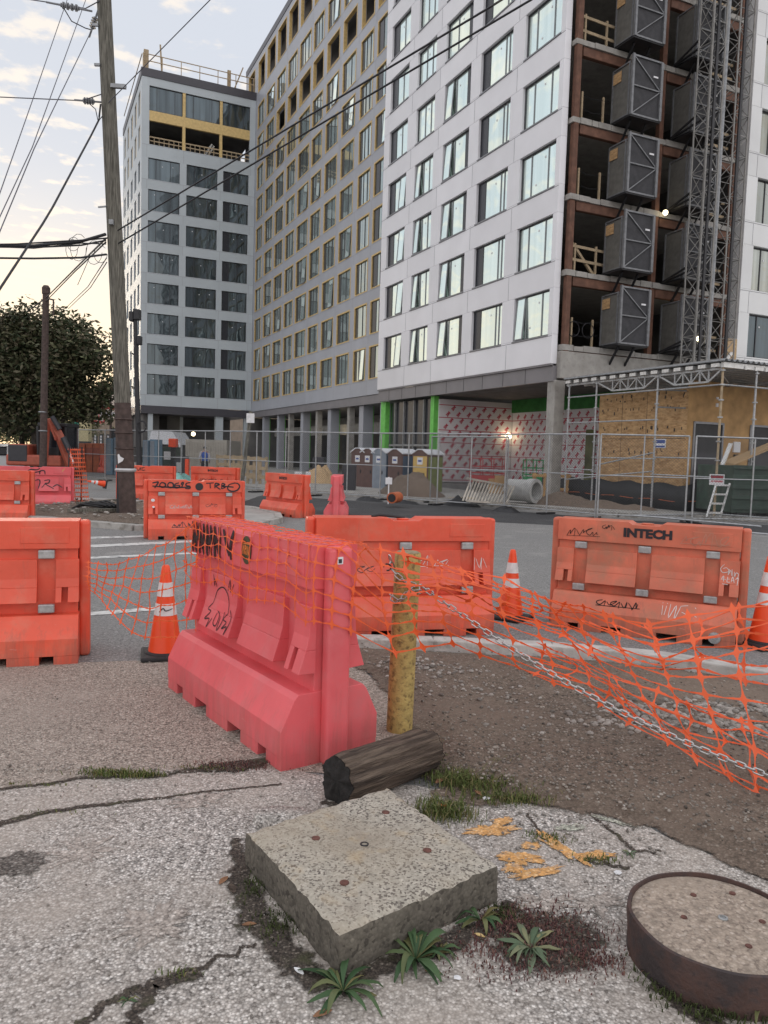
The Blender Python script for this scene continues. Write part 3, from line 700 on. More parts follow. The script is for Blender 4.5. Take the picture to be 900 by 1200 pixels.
for k in range(-1, 4):
    if cg2 is None: cg2 = cage(5.17, 8.49+2.755*k+.3, 'grey mesh cage partly behind the lattice mast, lowest of its stack', None, False)
    else: cage(5.17, 8.49+2.755*k+.3, 'grey mesh cage partly behind the lattice mast, %s of its stack' % ('topmost' if k == 3 else fl[k+1]), cg2)

# ---- hoist masts
def mast(t0, s0, w_, d_, label):
    o = thing('hoist_mast', WC(t0, s0, 0), RZ, label, 'hoist mast', 'lattice hoist masts'); H = 26
    m = MB(); cs = [(0, 0), (w_, 0), (w_, d_), (0, d_)]
    for x, y in cs: m.tube((x, y, 0), (x, y, H), .034, 6)
    m.build('leg', MT['mast_steel'], o, smooth=True)
    m = MB(); z = .4; i = 0
    while z < H-.8:
        for a in range(4):
            p, q = cs[a], cs[(a+1) % 4]
            m.bar((*p, z), (*q, z), .024); m.bar((*(p if i % 2 else q), z), (*(q if i % 2 else p), z+.75), .022)
        z += .75; i += 1
    m.build('lattice', MT['mast_steel'], o)
    m = MB(); m.box(w_*.25, w_*.42, -.06, .0, 0, H); m.build('rack', MT['dark_metal'], o)
    for k in range(5): m = MB(); m.bar((.1, d_, 6.3+k*2.755), (.3, -s0, 6.0+k*2.755), .06); m.bar((w_-.1, d_, 6.3+k*2.755), (w_-.3, -s0, 6.0+k*2.755), .06); m.build('wall_tie', MT['dark_metal'], o)
    return o
mast(4.72, -2.15, .62, .65, 'left lattice steel hoist mast in front of the mesh cages')
mast(6.02, -2.15, .72, .65, 'right lattice steel hoist mast beside the white right facade')
m = MB(); m.tube((0, 0, 4), (0, 0, 26), .07, 8); o = m.build('conduit_pipe', MT['grey_metal'], smooth=True, loc=WC(5.7, -1.9, 0)); tag(o, 'thick vertical steel pipe between the two lattice hoist masts', 'pipe')

# ---- scaffold canopy over the pavement
o = thing('scaffold_canopy', OC, RZ, 'grey tube scaffold canopy with truss edge and corrugated deck over the plywood enclosure', 'scaffold')
m = MB()
posts = [(.4, -.43), (.4, -1.95), (.4, -4.87), (.4, -7.39), (1.78, -7.39), (3.2, -7.39), (4.9, -7.39)]
for p in posts:
    q = MB(); q.tube((*p, .05), (*p, 4.5), .034, 8); po = q.build('post', MT['galv' if p != (.4, -7.39) else 'lumber'], o, smooth=True)
    for z in (1.25, 1.75, 2.3, 3.0, 3.5, 3.94, 4.35): q = MB(); q.lathe([(.055, -.02), (.075, -.02), (.075, .02), (.055, .02)], 8, (*p, z)); q.build('rosette', MT['galv'], po)
def ledger(a, b, z0, z1=None, r=.026): m.tube((*a, z0), (*b, z1 if z1 is not None else z0), r, 6)
for i in range(3): ledger(posts[i], posts[i+1], 3.94)
ledger(posts[0], posts[1], 3.0); ledger(posts[1], posts[2], 3.0); ledger(posts[1], posts[2], 1.75); ledger(posts[2], posts[3], 1.8); ledger(posts[2], posts[3], 1.25)
ledger(posts[1], posts[2], 1.45, 1.95); ledger(posts[0], posts[2], .9, 1.35); ledger(posts[2], (1.3, -5.2), 3.4); ledger(posts[2], (1.3, -5.2), 3.95)
for i in range(3, 6): ledger(posts[i], posts[i+1], 3.94)
ledger(posts[3], (3.2, -5.3), 3.9, 4.3); ledger(posts[0], posts[1], 1.3); ledger((.4, -7.39), (3.0, -5.4), 4.2)
m.build('ledger', MT['galv'], o, smooth=True)
m = MB()
for a, b in ((-1.95, -4.87), (-4.87, -7.39)):
    n = 8; L_ = b-a; up = 4.40; lo = 4.05
    m.bar((.4, a, up), (.4, b, up), .06)
    m.bar((.4, a+L_*.28, lo), (.4, a+L_*.8, lo), .055); m.bar((.4, a, up), (.4, a+L_*.28, lo), .05); m.bar((.4, b, up), (.4, a+L_*.8, lo), .05)
    for i, q in enumerate((.28, .41, .54, .67, .8)):
        m.bar((.4, a+L_*q, lo), (.4, a+L_*q, up), .04)
        if i < 4: m.bar((.4, a+L_*q, lo if i % 2 == 0 else up), (.4, a+L_*(q+.13), up if i % 2 == 0 else lo), .035)
    m.bar((3.0, a, up-.2), (3.0, b, up-.2), .05)
m.bar((.4, -.3, 4.40), (.4, -1.95, 4.40), .07)
m.build('truss', MT['galv'], o)
m = MB()
for t_ in [(.36+i*.42) for i in range(24)]: m.bar((t_, -.3, 4.47), (t_, -7.5, 4.47), .06, .12) if t_ > 1 else None
s_ = -.5
while s_ > -7.4: m.box(.25, .95, s_-.14, s_+.14, 4.445, 4.55); s_ -= .48
m.box(.33, 10, -7.47, -7.37, 4.43, 4.58)
m.build('joist', MT['aluminium'], o)
m = MB(); q = .2; pts = []
while q < 10.2: pts += [(q, 4.60), (q+.05, 4.66), (q+.11, 4.66), (q+.16, 4.60)]; q += .22
v = [(x, y, z) for y in (-.3, -7.6) for x, z in pts]; n = len(pts)
m.add(v, [(i, i+1, n+i+1, n+i) for i in range(n-1)]); m.build('deck', MT['grey_metal'], o, solid=.012)
m = MB(); m.box(.22, .26, -7.55, -.3, 4.585, 4.66); m.build('deck_edge', MT['grey_metal'], o)

# ---- plywood enclosure
o = thing('plywood_enclosure', OC, RZ, 'tan plywood enclosure wall with dark doors under the scaffold canopy', 'enclosure')
m = MB(); m.box(1.3, 1.35, -5.25, -1.1, .8, 4.05); m.box(1.36, 1.4, -4.2, -1.0, 3.2, 4.1)
m.build('side_wall', MT['plywood'], o)
m = MB(); m.box(1.352, 1.62, -5.25, -5.2, .8, 4.3); m.box(2.98, 4.2, -5.25, -5.2, .8, 4.3); m.box(5.3, 10, -5.25, -5.2, .8, 4.3); m.box(1.62, 2.98, -5.25, -5.2, 3.0, 4.3); m.box(4.2, 5.3, -5.25, -5.2, 2.95, 4.3)
m.build('front_wall', MT['plywood_shade'], o)
m = MB()
for a in (-2.3, -3.5): m.box(1.294, 1.3, a-.006, a+.006, .8, 4.05)
m.box(1.292, 1.3, -5.25, -1.1, 2.43, 2.445)
rp_ = random.Random(5)
for z in (3.8, 3.35, 2.7, 1.95):
    for i in range(16):
        s_ = rp_.uniform(-5.15, -1.3); zz_ = z+rp_.uniform(-.1, .1); m.box(1.295, 1.3, s_, s_+rp_.uniform(.03, .07), zz_, zz_+rp_.uniform(.05, .12))
m.build('knot', MT['bark'], o)
for a, b in ((1.66, 2.94), (4.22, 5.28)):
    m = MB(); m.box(a, b, -5.235, -5.2, .85, 2.95); d = m.build('door', MT['dark_metal'], o)
    m = MB(); m.bar((a, -5.25, .85), (a, -5.25, 2.98), .07); m.bar((b, -5.25, .85), (b, -5.25, 2.98), .07); m.bar((a, -5.25, 2.96), (b, -5.25, 2.96), .07); m.build('door_frame', MT['frame_grey'], d)
    m = MB(); m.box(a+.06, b-.06, -5.25, -5.238, 1.05, 2.0); m.build('lower_panel', MT['frame_dark'], d)
m = MB(); m.box(1.28, 1.298, -4.45, -3.95, 2.12, 2.42); n_ = m.build('notice', MT['sign_white'], o)
m = MB(); m.box(1.275, 1.279, -4.42, -3.98, 2.28, 2.39); m.box(1.275, 1.279, -4.42, -3.98, 2.14, 2.2); m.build('print', MT['sign_blue'], n_)
m = MB(); m.box(3.45, 3.75, -5.3, -5.25, 2.05, 2.4); m.build('white_notice', MT['sign_white'], o)
m = MB(); m.box(3.5, 3.75, -5.33, -5.25, 1.7, 1.98); m.build('lock_box', MT['dark_metal'], o)
boxes('white_tag', MT['sign_white'], o, [(2.55, 2.63, -5.3, -5.25, 3.5, 3.62), (2.55, 2.63, -5.3, -5.25, 3.75, 3.82)])

# black silt skirt round the foot of it
m = MB(); pts = []
for i in range(25): s_ = 1.8-i*(7.5/24); pts.append((1.0+.03*math.sin(i*2.1), s_, .95+.05*math.sin(i*1.3)))
for i in range(1, 14): pts.append((1.0+i*.28, -5.75+.03*math.sin(i*1.9), 1.0))
v = [(x, y, z) for x, y, h in pts for z in (0, h*.5, h)]
for i, (x, y, h) in enumerate(pts): v[i*3+1] = (x-.04, y-.04, h*.5)
m.add(v, [(i*3+j, i*3+3+j, i*3+4+j, i*3+1+j) for i in range(len(pts)-1) for j in range(2)])
o = m.build('silt_fence', MT['silt_black'], solid=.02, smooth='all', loc=OC); o.rotation_euler = (0, 0, RZ); tag(o, 'black plastic silt skirt along the foot of the plywood enclosure', 'silt fence')
m = MB(); m.path([(1.0-.05, 1.8-i*.3, .42+.02*math.sin(i)) for i in range(25)], .012, 4); m.path([(1+i*.3, -5.83, .45) for i in range(10)], .012, 4); q = m.build('orange_cord', MT['orange_box'], o)
m = MB(); m.box(1.9, 2.35, -5.83, -5.80, .1, .95); m.build('worn_patch', MT['grey_metal'], o)
# plywood guard with leaning studs on the canopy deck
m = MB(); m.box(7.15, 7.25, -1.6, -1.5, 4.66, 6.4); m.box(7.0, 7.5, -1.62, -1.6, 5.4, 6.55); o = m.build('plywood_guard', MT['osb'], loc=OC); o.rotation_euler = (0, 0, RZ); tag(o, 'tan board nailed to a post on the canopy deck beside the white facade', 'board')
for i, (a, b) in enumerate((((5.6, -1.9, 4.7), (7.05, -1.75, 6.0)), ((6.4, -1.9, 4.68), (7.2, -1.75, 5.6)), ((6.6, -1.95, 4.68), (7.35, -1.8, 5.75)))):
    m = MB()
    for j in range(3): m.bar((a[0]+j*.06, a[1], a[2]), (b[0]+j*.06, b[1], b[2]), .05, .05)
    o = m.build('steel_stud_bundle', MT['aluminium'], loc=OC); o.rotation_euler = (0, 0, RZ); tag(o, ['longest bundle of shiny steel studs leaning on the tan board', 'short thin bundle of shiny studs, middle one leaning on the tan board', 'shorter shiny stud bundle nearest the white facade leaning on the tan board'][i], 'studs', 'steel studs leaning on the canopy')
from mathutils import noise as mnoise
# ------------------------------------------------------------------ ground
def sheet(name, pts, z, m, kind='structure', jag=0, step=.12, seed=1):
    rg = random.Random(seed); o = []
    for i, p in enumerate(pts):
        a = Vector((p[0], p[1])); b = Vector((pts[(i+1) % len(pts)][0], pts[(i+1) % len(pts)][1])); o.append(a)
        if jag:
            n = int((b-a).length/step); nn = Vector((-(b-a).y, (b-a).x)).normalized() if n else None
            for k in range(1, n): q = a+(b-a)*(k/n); o.append(q+nn*jag*(1.2*mnoise.noise((q.x*3, q.y*3, seed))+.9*mnoise.noise((q.x*13, q.y*13, seed))+.5*mnoise.noise((q.x*40, q.y*40, seed))))
    mb = MB(); mb.poly([(q.x, q.y, z) for q in o]); ob = mb.build(name, m); tag(ob, kind=kind); return ob
MT['road'] = aggmat('road_asphalt', (.275,.27,.262), (.15,.148,.146), (.42,.41,.40), 90, .75, [(.35,.58,(.20,.198,.196),.12,.6), (1.3,.62,(.34,.33,.315),.08,.6)], .3, gap=.7)
MT['lot'] = aggmat('lot_asphalt', (.43,.37,.315), (.14,.118,.10), (.68,.61,.535), 105, .70, [(.8,.62,(.34,.295,.255),.1,.5), (3.5,.66,(.50,.445,.39),.06,.5), (.5,.60,(.38,.325,.28),.1,.5)], .7, gap=.55)
MT['agg'] = aggmat('aggregate_slab', (.53,.488,.447), (.15,.135,.122), (.93,.88,.825), 100, .60, [(1.4,.57,(.41,.355,.308),.12,.55), (.7,.54,(.47,.41,.355),.12,.55), (3.2,.68,(.34,.30,.265),.06,.5), (9,.72,(.20,.175,.155),.03,.6)], .8, gap=.42)
DK = ((.205,.158,.124), (.11,.085,.066), (.38,.32,.265), 95, .9, [(1.2,.57,(.15,.114,.088),.12,.65), (6,.62,(.25,.198,.158),.08,.5), (34,.69,(.42,.365,.31),.03,.7), (.6,.55,(.235,.18,.14),.1,.5)], .7, .9, .6)
MT['dirt'] = aggmat('dirt_ground', *DK, edge=9)
MT['dirt_solid'] = aggmat('dirt_heap', *DK)
MT['darkasph'] = aggmat('new_asphalt', (.085,.085,.09), (.05,.05,.05), (.14,.14,.14), 90, .8, [(.6,.6,(.11,.11,.11),.1,.6)], .3)
MT['kerb'] = pm('kerb_concrete', (.40,.385,.36), .9, var=.2, vs=5, bump=.3, bs=50, c2=(.24,.225,.20), c2t=.56, c2s=4)
MT['kerb_white'] = pm('kerb_white', (.49,.475,.45), .9, var=.2, vs=5, bump=.3, bs=50, c2=(.30,.28,.25), c2t=.60, c2s=6)
MT['walk'] = pm('walk_concrete', (.36,.35,.33), .9, var=.15, vs=2, c2=(.26,.245,.22), c2t=.58, c2s=1.5)
MT['crack'] = aggmat('crack_soil', (.105,.085,.07), (.04,.034,.03), (.28,.24,.20), 120, .85, [(9,.6,(.07,.075,.035),.08,.7)], .9, edge=34)
MT['mark'] = pm('road_paint', (.62,.62,.60), .8, var=.15, vs=6, c2=(.22,.22,.22), c2t=.57, c2s=7, c2w=.05)
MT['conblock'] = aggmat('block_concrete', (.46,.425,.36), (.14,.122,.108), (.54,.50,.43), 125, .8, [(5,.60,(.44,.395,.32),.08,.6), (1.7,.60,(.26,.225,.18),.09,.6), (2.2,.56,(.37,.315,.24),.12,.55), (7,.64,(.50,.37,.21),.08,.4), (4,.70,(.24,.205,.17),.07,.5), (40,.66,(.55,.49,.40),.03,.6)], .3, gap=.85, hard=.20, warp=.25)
MT['conside_shaded'] = aggmat('block_side_shaded', (.165,.148,.122), (.07,.062,.052), (.22,.20,.165), 75, .9, [(3,.53,(.10,.09,.075),.1,.65), (14,.70,(.50,.47,.43),.02,.8), (30,.6,(.12,.105,.09),.08,.5)], .45, gap=.8, warp=.8)  # darker than the top: shading of the sides is put into the colour
MT['riser'] = aggmat('riser_concrete', (.41,.335,.27), (.24,.19,.155), (.52,.44,.37), 95, .8, [(3,.58,(.35,.285,.225),.1,.6)], .25, gap=.75)

mb = MB(); mb.poly([(-900,-300,0),(900,-300,0),(900,1500,0),(-900,1500,0)]); tag(mb.build('road', MT['road']), kind='structure')
# site yard beyond the fence line, with its kerb
yard = [(-11,36.6),(-5.2,31.6),(-.3,28.5),(2.0,26.6),(4.2,25.3),(5.6,23.9),(6.9,22.6),(9.5,22.4),(16,23.6),(30,29),(30,50),(-5,95),(-40,95)]
sheet('site_yard', yard, .12, MT['walk'])
mb = MB()
for i in range(8):
    a, b = Vector((*yard[i], 0)), Vector((*yard[i+1], 0)); mb.bar(a+Vector((0,-.08,.07)), b+Vector((0,-.08,.07)), .18, .14)
tag(mb.build('yard_kerb', MT['kerb']), kind='structure')
sheet('asphalt_patch', [(-4.5,20.6),(0,20.2),(4.0,19.2),(6.9,18.5),(20,18.2),(20,22),(9.6,21.1),(7.0,21.3),(5.2,22.8),(2.2,25.3),(-1,26.6),(-4.5,28.5)], .004, MT['darkasph'], jag=.05, step=.6)
# lot in front
DL = [(-.40,6.42),(.45,6.30),(1.45,6.24),(2.25,6.05),(3.0,5.62),(5.2,4.7)]       # foot of the kerb, left to right
lot = [(-9,5.9),(-2.3,5.72),(-.9,6.05),(-.40,6.42),(.1,5.2),(.25,4.3),(.2,3.8),(-.64,3.86),(-1.05,3.80),(-1.41,3.69),(-1.79,3.50),(-3,3.1),(-9,2.6)]
sheet('lot_pavement', lot, .004, MT['lot'], jag=.03, step=.15)
slab = [(-9,2.62),(-3,3.12),(-1.79,3.52),(-1.41,3.71),(-1.05,3.82),(-.64,3.88),(-.1,3.78),(.2,3.72),(.52,3.62),(.86,3.52),(1.19,3.40),(1.38,3.18),(1.62,2.86),(2.6,2.3),(6,1.2),(6,-5),(-9,-5)]
sheet('aggregate_slab', slab, .006, MT['agg'], jag=.025, step=.07, seed=4)
# dirt verge with real unevenness
def relief(name, inside, x0, x1, y0, y1, st, hz, m, z0):
    mb = MB(); nx = int((x1-x0)/st); ny = int((y1-y0)/st); idx = {}; ed = []
    for j in range(ny+1):
        for i in range(nx+1):
            x = x0+i*st; y = y0+j*st; d = inside(x, y)
            if d < -.16: continue
            z = z0*(min(1, max(.57, d/.2)) if z0 < .05 else 1)+hz(x, y)*min(1, max(0, d/.25)); ed.append(max(0, min(1, (d+.12)/.22)))
            idx[(i, j)] = len(mb.v); mb.v.append((x, y, z))
    for j in range(ny):
        for i in range(nx):
            q = [(i, j), (i+1, j), (i+1, j+1), (i, j+1)]
            if all(k in idx for k in q): mb.f.append(tuple(idx[k] for k in q))
    return mb.build(name, m, smooth='all', attr=ed)
def polydist(poly):
    P = [Vector(p) for p in poly]
    def f(x, y):
        p = Vector((x, y)); ins = False; d = 1e9
        for i in range(len(P)):
            a, b = P[i], P[(i+1) % len(P)]
            if (a.y > y) != (b.y > y) and x < (b.x-a.x)*(y-a.y)/(b.y-a.y)+a.x: ins = not ins
            ab = b-a; t = max(0, min(1, (p-a).dot(ab)/ab.length_squared)); d = min(d, (p-a-ab*t).length)
        return d if ins else -d
    return f
verge = [(-.42,6.44),(.1,5.2),(.22,4.5),(.2,3.9),(.35,3.72),(.62,3.60),(.9,3.5),(1.22,3.38),(1.42,3.14),(1.66,2.82),(2.7,2.2),(6,1.1),(7,4.0)]+DL[::-1][:-1]
vd = polydist(verge)
hz = lambda x, y: .03*mnoise.noise((x*1.3, y*1.3, 0))+.014*mnoise.noise((x*5, y*5, 3))+.008*mnoise.noise((x*14, y*14, 5))+.03
o = relief('dirt_verge', lambda x, y: vd(x, y)+.05*mnoise.noise((x*5, y*5, 9)), -.6, 6.2, 1.2, 6.6, .035, hz, MT['dirt'], .022); tag(o, kind='structure')
# kerb between verge and road
def kerb(name, line, w_, h_, m, joints=1.5):
    mb = MB(); pts = [Vector((*p, 0)) for p in line]
    for i in range(len(pts)-1):
        a, b = pts[i], pts[i+1]; mb.bar(a+Vector((0,0,h_/2-.02)), b+Vector((0,0,h_/2-.02)), w_, h_+.04)
    o = mb.build(name, m, bevel=.012); tag(o, kind='structure'); return o
kerb('kerb', [(-.75,6.42),(.45,6.44),(1.45,6.38),(2.25,6.18),(3.0,5.75),(5.2,4.8)], .17, .10, MT['kerb_white'])
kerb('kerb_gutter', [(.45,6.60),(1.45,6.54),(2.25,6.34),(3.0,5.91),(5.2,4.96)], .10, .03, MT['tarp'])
# traffic island with the pole
isl = [(-12,18.6),(-9,16.9),(-6.0,15.55),(-4.9,15.05),(-3.6,15.4),(-2.7,16.3),(-2.42,17.7),(-2.66,19.1),(-3.6,20.9),(-5.4,22.2),(-8,22.6),(-12,22.5)]
sheet('island_walk', isl, .10, MT['walk'])
di = polydist([(-11.5,18.7),(-9,17.3),(-6.0,15.85),(-4.9,15.35),(-3.9,15.7),(-3.6,17.5),(-4.6,20.4),(-8,21.6),(-11.5,21.5)])
o = relief('island_dirt', lambda x, y: di(x, y)+.12*mnoise.noise((x*2, y*2, 1)), -11.6, -3.4, 15.2, 21.8, .12, lambda x, y: .05+.06*mnoise.noise((x, y, 2))+.03*mnoise.noise((x*4, y*4, 2)), MT['dirt'], .10); tag(o, kind='structure')
kerb('island_kerb', isl[:10], .18, .12, MT['kerb'])
# road paint
def stripe(a, b, wd, seed):
    a = Vector((*a, 0)); b = Vector((*b, 0)); d = (b-a).normalized(); n = Vector((-d.y, d.x, 0))*wd/2
    return sheet('road_marking', [(a-n)[:2], (b-n)[:2], (b+n)[:2], (a+n)[:2]], .0045, MT['mark'], jag=.012, step=.1, seed=seed)
g = lambda x, y: tuple(G(x, y)[:2])
stripe(g(60,642.5), g(300,631), .32, 1); stripe(g(60,656), g(300,645), .20, 2); stripe(g(90,721), g(190,713), .16, 3); stripe(g(60,632), g(170,628.5), .26, 4)
# cracks, soil and plant litter on the pavement
def crack(pts, ws, seed, name='pavement_crack', z=.009, m='crack', n=90, jag=.012):
    rg = random.Random(seed); P = [Vector((*G(x, y)[:2], 0)) for x, y in pts]; L_ = []; R_ = []; C_ = []
    T = len(P)-1
    for i in range(n+1):
        t = i/n*T; k = min(T-1, int(t)); p = P[k].lerp(P[k+1], t-k); d = (P[k+1]-P[k]).normalized(); nn = Vector((-d.y, d.x, 0))
        u_ = i/n*(len(ws)-1); k0 = int(u_) if len(ws) > 1 else 0; w_ = ws[k0]+(ws[min(len(ws)-1, k0+1)]-ws[k0])*(u_-k0)
        w_ = 2.1*w_*(1+.35*mnoise.noise((i*.35, seed, 0))); off = jag*(mnoise.noise((i*.12, seed, 3))*2+mnoise.noise((i*.6, seed, 5)))
        L_.append(p+nn*(off+w_/2)); R_.append(p+nn*(off-w_/2)); C_.append(p+nn*off)
    mb = MB(); v = [(q.x, q.y, z) for q in L_+C_+R_]; k = n+1
    mb.add(v, [(i, i+1, k+1+i, k+i) for i in range(n)]+[(k+i, k+i+1, 2*k+1+i, 2*k+i) for i in range(n)])
    o = mb.build(name, MT[m], attr=[0.0]*k+[.78]*k+[0.0]*k); tag(o, kind='structure'); return o
crack([(-60,935),(0,927),(90,915),(185,910),(260,900),(312,893)], [.02,.03,.03,.03,.05,.10,.09], 1)
crack([(-60,975),(0,968),(60,952),(150,942),(240,930),(330,921)], [.05,.05,.03,.016,.012], 2, z=.0105)
crack([(90,1205),(150,1165),(210,1145),(270,1122),(300,1108)], [.03,.04,.02,.014], 3)
crack([(150,1205),(180,1160),(235,1142)], [.05,.05], 13, z=.011)
crack([(617,955),(640,985),(668,1005),(705,1015),(738,1020)], [.012,.02,.02,.03], 4)
crack([(690,955),(715,975),(745,1000),(775,1000)], [.012,.02,.015], 5, z=.0105)
crack([(275,985),(285,1040),(300,1080),(345,1130),(375,1165)], [.04,.10,.12,.12,.08], 6, z=.0115)
crack([(395,1165),(460,1130),(520,1110),(585,1085),(600,1060)], [.06,.08,.10,.10,.06], 7, z=.0115)
crack([(745,1100),(765,1150),(800,1185),(860,1215)], [.03,.05,.07], 8)
crack([(380,940),(400,950),(420,948),(450,935)], [.05,.07], 9)
def blot(name, cx, cy, rx, ry, ang, m, z, seed, n=46, rough=.35, kind='structure'):
    c = G(cx, cy); mb = MB(); pts = []
    for i in range(n):
        a = 2*math.pi*i/n; k = 1+rough*mnoise.noise((math.cos(a)*2.2+seed, math.sin(a)*2.2, seed))+rough*.6*mnoise.noise((math.cos(a)*7+seed, math.sin(a)*7, seed+2))
        x = rx*k*math.cos(a)*1.35; y = ry*k*math.sin(a)*1.35; pts.append((c.x+x*math.cos(ang)-y*math.sin(ang), c.y+x*math.sin(ang)+y*math.cos(ang), z))
    md = [(c.x+(p[0]-c.x)*.45, c.y+(p[1]-c.y)*.45, z) for p in pts]
    mb.add(pts+md+[(c.x, c.y, z)], [(i, (i+1) % n, n+(i+1) % n, n+i) for i in range(n)]+[(n+i, n+(i+1) % n, 2*n) for i in range(n)])
    o = mb.build(name, m, attr=[0.0]*n+[.72]*n+[.8]); tag(o, kind=kind); return o
blot('soil_patch', 640, 1105, .21, .17, .3, MT['crack'], .0125, 3)
blot('soil_patch', 560, 925, .26, .22, .6, MT['dirt'], .0135, 5)
blot('soil_patch', 270, 901, .17, .07, .2, MT['crack'], .0125, 8)
blot('soil_patch', 20, 1015, .12, .10, .2, aggmat('oil_stain', (.20,.175,.155), (.09,.08,.07), (.36,.33,.30), 88, .7, None, .7, edge=12), .0095, 11)
WORN = aggmat('worn_pavement', (.47,.412,.365), (.25,.215,.19), (.72,.655,.595), 88, .66, [(6,.6,(.39,.335,.295),.1,.5)], .5, gap=.6, edge=9)
for i, (x, y, a, b, an) in enumerate(((95,1000,.12,.10,.4),(230,940,.14,.09,.1),(360,965,.12,.08,.3),(640,1060,.12,.07,.2),(180,1085,.13,.10,.7),(700,1060,.10,.06,.3))):
    blot('worn_patch', x, y, a, b, an, WORN, .0080+.00015*i, 60+i, rough=1.0, n=80)
MT['spray'] = aggmat('spray_orange', (.74,.40,.15), (.45,.25,.11), (.88,.58,.30), 88, .7, [(22,.62,(.50,.42,.34),.08,.7)], .5, edge=18, gap=.75)
for i, (x, y, a, b, an) in enumerate(((575,975,.075,.03,.25),(608,1008,.06,.03,-.2),(630,1025,.075,.018,.35),(600,1020,.03,.02,.3),(622,994,.03,.018,.1),(650,990,.016,.07,.45),(662,1000,.02,.08,.6),(700,1005,.05,.02,.1),(590,965,.04,.02,.5))):
    blot('spray_paint', x, y, a*1.55, b*1.75, an, MT['spray'], .0108+.0002*i, 20+i, rough=.7, n=60)
MT['pale_spray'] = aggmat('pale_spray', (.56,.57,.47), (.35,.34,.29), (.70,.70,.60), 88, .7, [(22,.6,(.40,.37,.33),.06,.8)], .7, edge=30)
blot('pale_paint', 668, 972, .07, .03, .2, MT['pale_spray'], .0109, 40, rough=.8); blot('pale_paint', 720, 965, .12, .02, -.5, MT['pale_spray'], .0111, 41, rough=.9)

# loose stones
def stones(name, spots, m, seed):
    rg = random.Random(seed); mb = MB()
    for cx, cy, sx, sy, n, r0, r1, zz in spots:
        for _ in range(n):
            x = rg.gauss(cx, sx); y = rg.gauss(cy, sy)
            if abs(x-cx) > 2.4*sx or abs(y-cy) > 2.4*sy: continue
            if vd(x, y) < .03 and zz >= 0: continue
            r = rg.uniform(r0, r1)*rg.uniform(.6, 1.1); z = hz(x, y)+.022 if vd(x, y) > 0 else .01
            mb.stone((x, y, z+r*.25), r, rg)
    o = mb.build(name, m); tag(o, kind='stuff'); return o
def stonemat(name, a, b):
    m = bpy.data.materials.new(name); m.use_nodes = True; nt = m.node_tree; bs = nt.nodes['Principled BSDF']; bs.inputs['Roughness'].default_value = .85
    gi = nt.nodes.new('ShaderNodeNewGeometry'); cr = nt.nodes.new('ShaderNodeValToRGB'); nt.links.new(gi.outputs['Random Per Island'], cr.inputs[0])
    cr.color_ramp.elements[0].color = (*a, 1); cr.color_ramp.elements[1].color = (*b, 1); nt.links.new(cr.outputs[0], bs.inputs['Base Color']); return m
MT['stone'] = stonemat('stone_mix', (.13,.115,.10), (.42,.385,.35)); MT['grit'] = stonemat('grit_mix', (.07,.058,.048), (.34,.30,.26))
sp_ = []
for (x, y, sx, sy, n) in ((785,855,.26,.10,330),(850,838,.24,.09,260),(885,868,.18,.09,170),(740,838,.16,.07,70)):
    c = G(x, y); sp_.append((c.x, c.y, sx, sy, n, .011, .030, 0))
for (x, y, sx, sy, n) in ((505,795,.26,.10,150),(560,815,.25,.12,70),(470,785,.16,.14,90),(640,850,.4,.3,60)):
    c = G(x, y); sp_.append((c.x, c.y, sx, sy, n, .007, .021, 0))
stones('gravel', sp_, MT['stone'], 3)
c = G(700, 860); stones('grit', [(c.x, c.y, 1.0, .8, 2600, .004, .012, 0), (2.0, 3.4, .5, .4, 900, .004, .010, 0), (.9,3.8,.4,.3,700,.004,.011,0)], MT['grit'], 5)
stones('pavement_grit', [(-.4,2.4,.7,.5,420,.002,.006,-1),(-1.0,3.4,.6,.3,260,.002,.007,-1),(-1.2,4.4,.7,.6,160,.003,.008,-1),(.75,2.75,.25,.25,220,.002,.007,-1),(-1.3,3.78,.35,.03,160,.003,.009,-1),(.9,3.3,.25,.12,160,.003,.010,-1)], MT['stone'], 6)
mb = MB(); rg = random.Random(9)
for _ in range(420):
    x = rg.uniform(-9,-3.7); y = rg.uniform(15.4,21)
    if di(x, y) > .1: mb.stone((x, y, .17+rg.uniform(0,.05)), rg.uniform(.015,.055), rg, .5)
tag(mb.build('island_rubble', MT['stone']), kind='stuff')

# ------------------------------------------------------------------ strokes (spray graffiti and marker writing)
def strokes(mb, lines, F, wd, taper=True):
    for ln in lines:
        P = [Vector(p) for p in ln]
        if len(P) > 2:                                   # smooth
            Q = []
            for i in range(len(P)-1):
                p0 = P[max(0, i-1)]; p1 = P[i]; p2 = P[i+1]; p3 = P[min(len(P)-1, i+2)]
                for k in range(4):
                    t = k/4; Q.append(.5*((2*p1)+(p2-p0)*t+(2*p0-5*p1+4*p2-p3)*t*t+(3*p1-p0-3*p2+p3)*t**3))
            Q.append(P[-1]); P = Q
        n = len(P); v = []
        for i, p in enumerate(P):
            d = P[min(n-1, i+1)]-P[max(0, i-1)]
            d = d.normalized() if d.length > 1e-6 else Vector((1, 0)); nn = Vector((-d.y, d.x))*wd/2*(1 if not taper else .65+.35*math.sin(math.pi*i/max(1, n-1)))
            a = p+nn; b = p-nn; v += [F(a.x, a.y), F(b.x, b.y)]
        mb.add(v, [(2*i, 2*i+1, 2*i+3, 2*i+2) for i in range(n-1)])
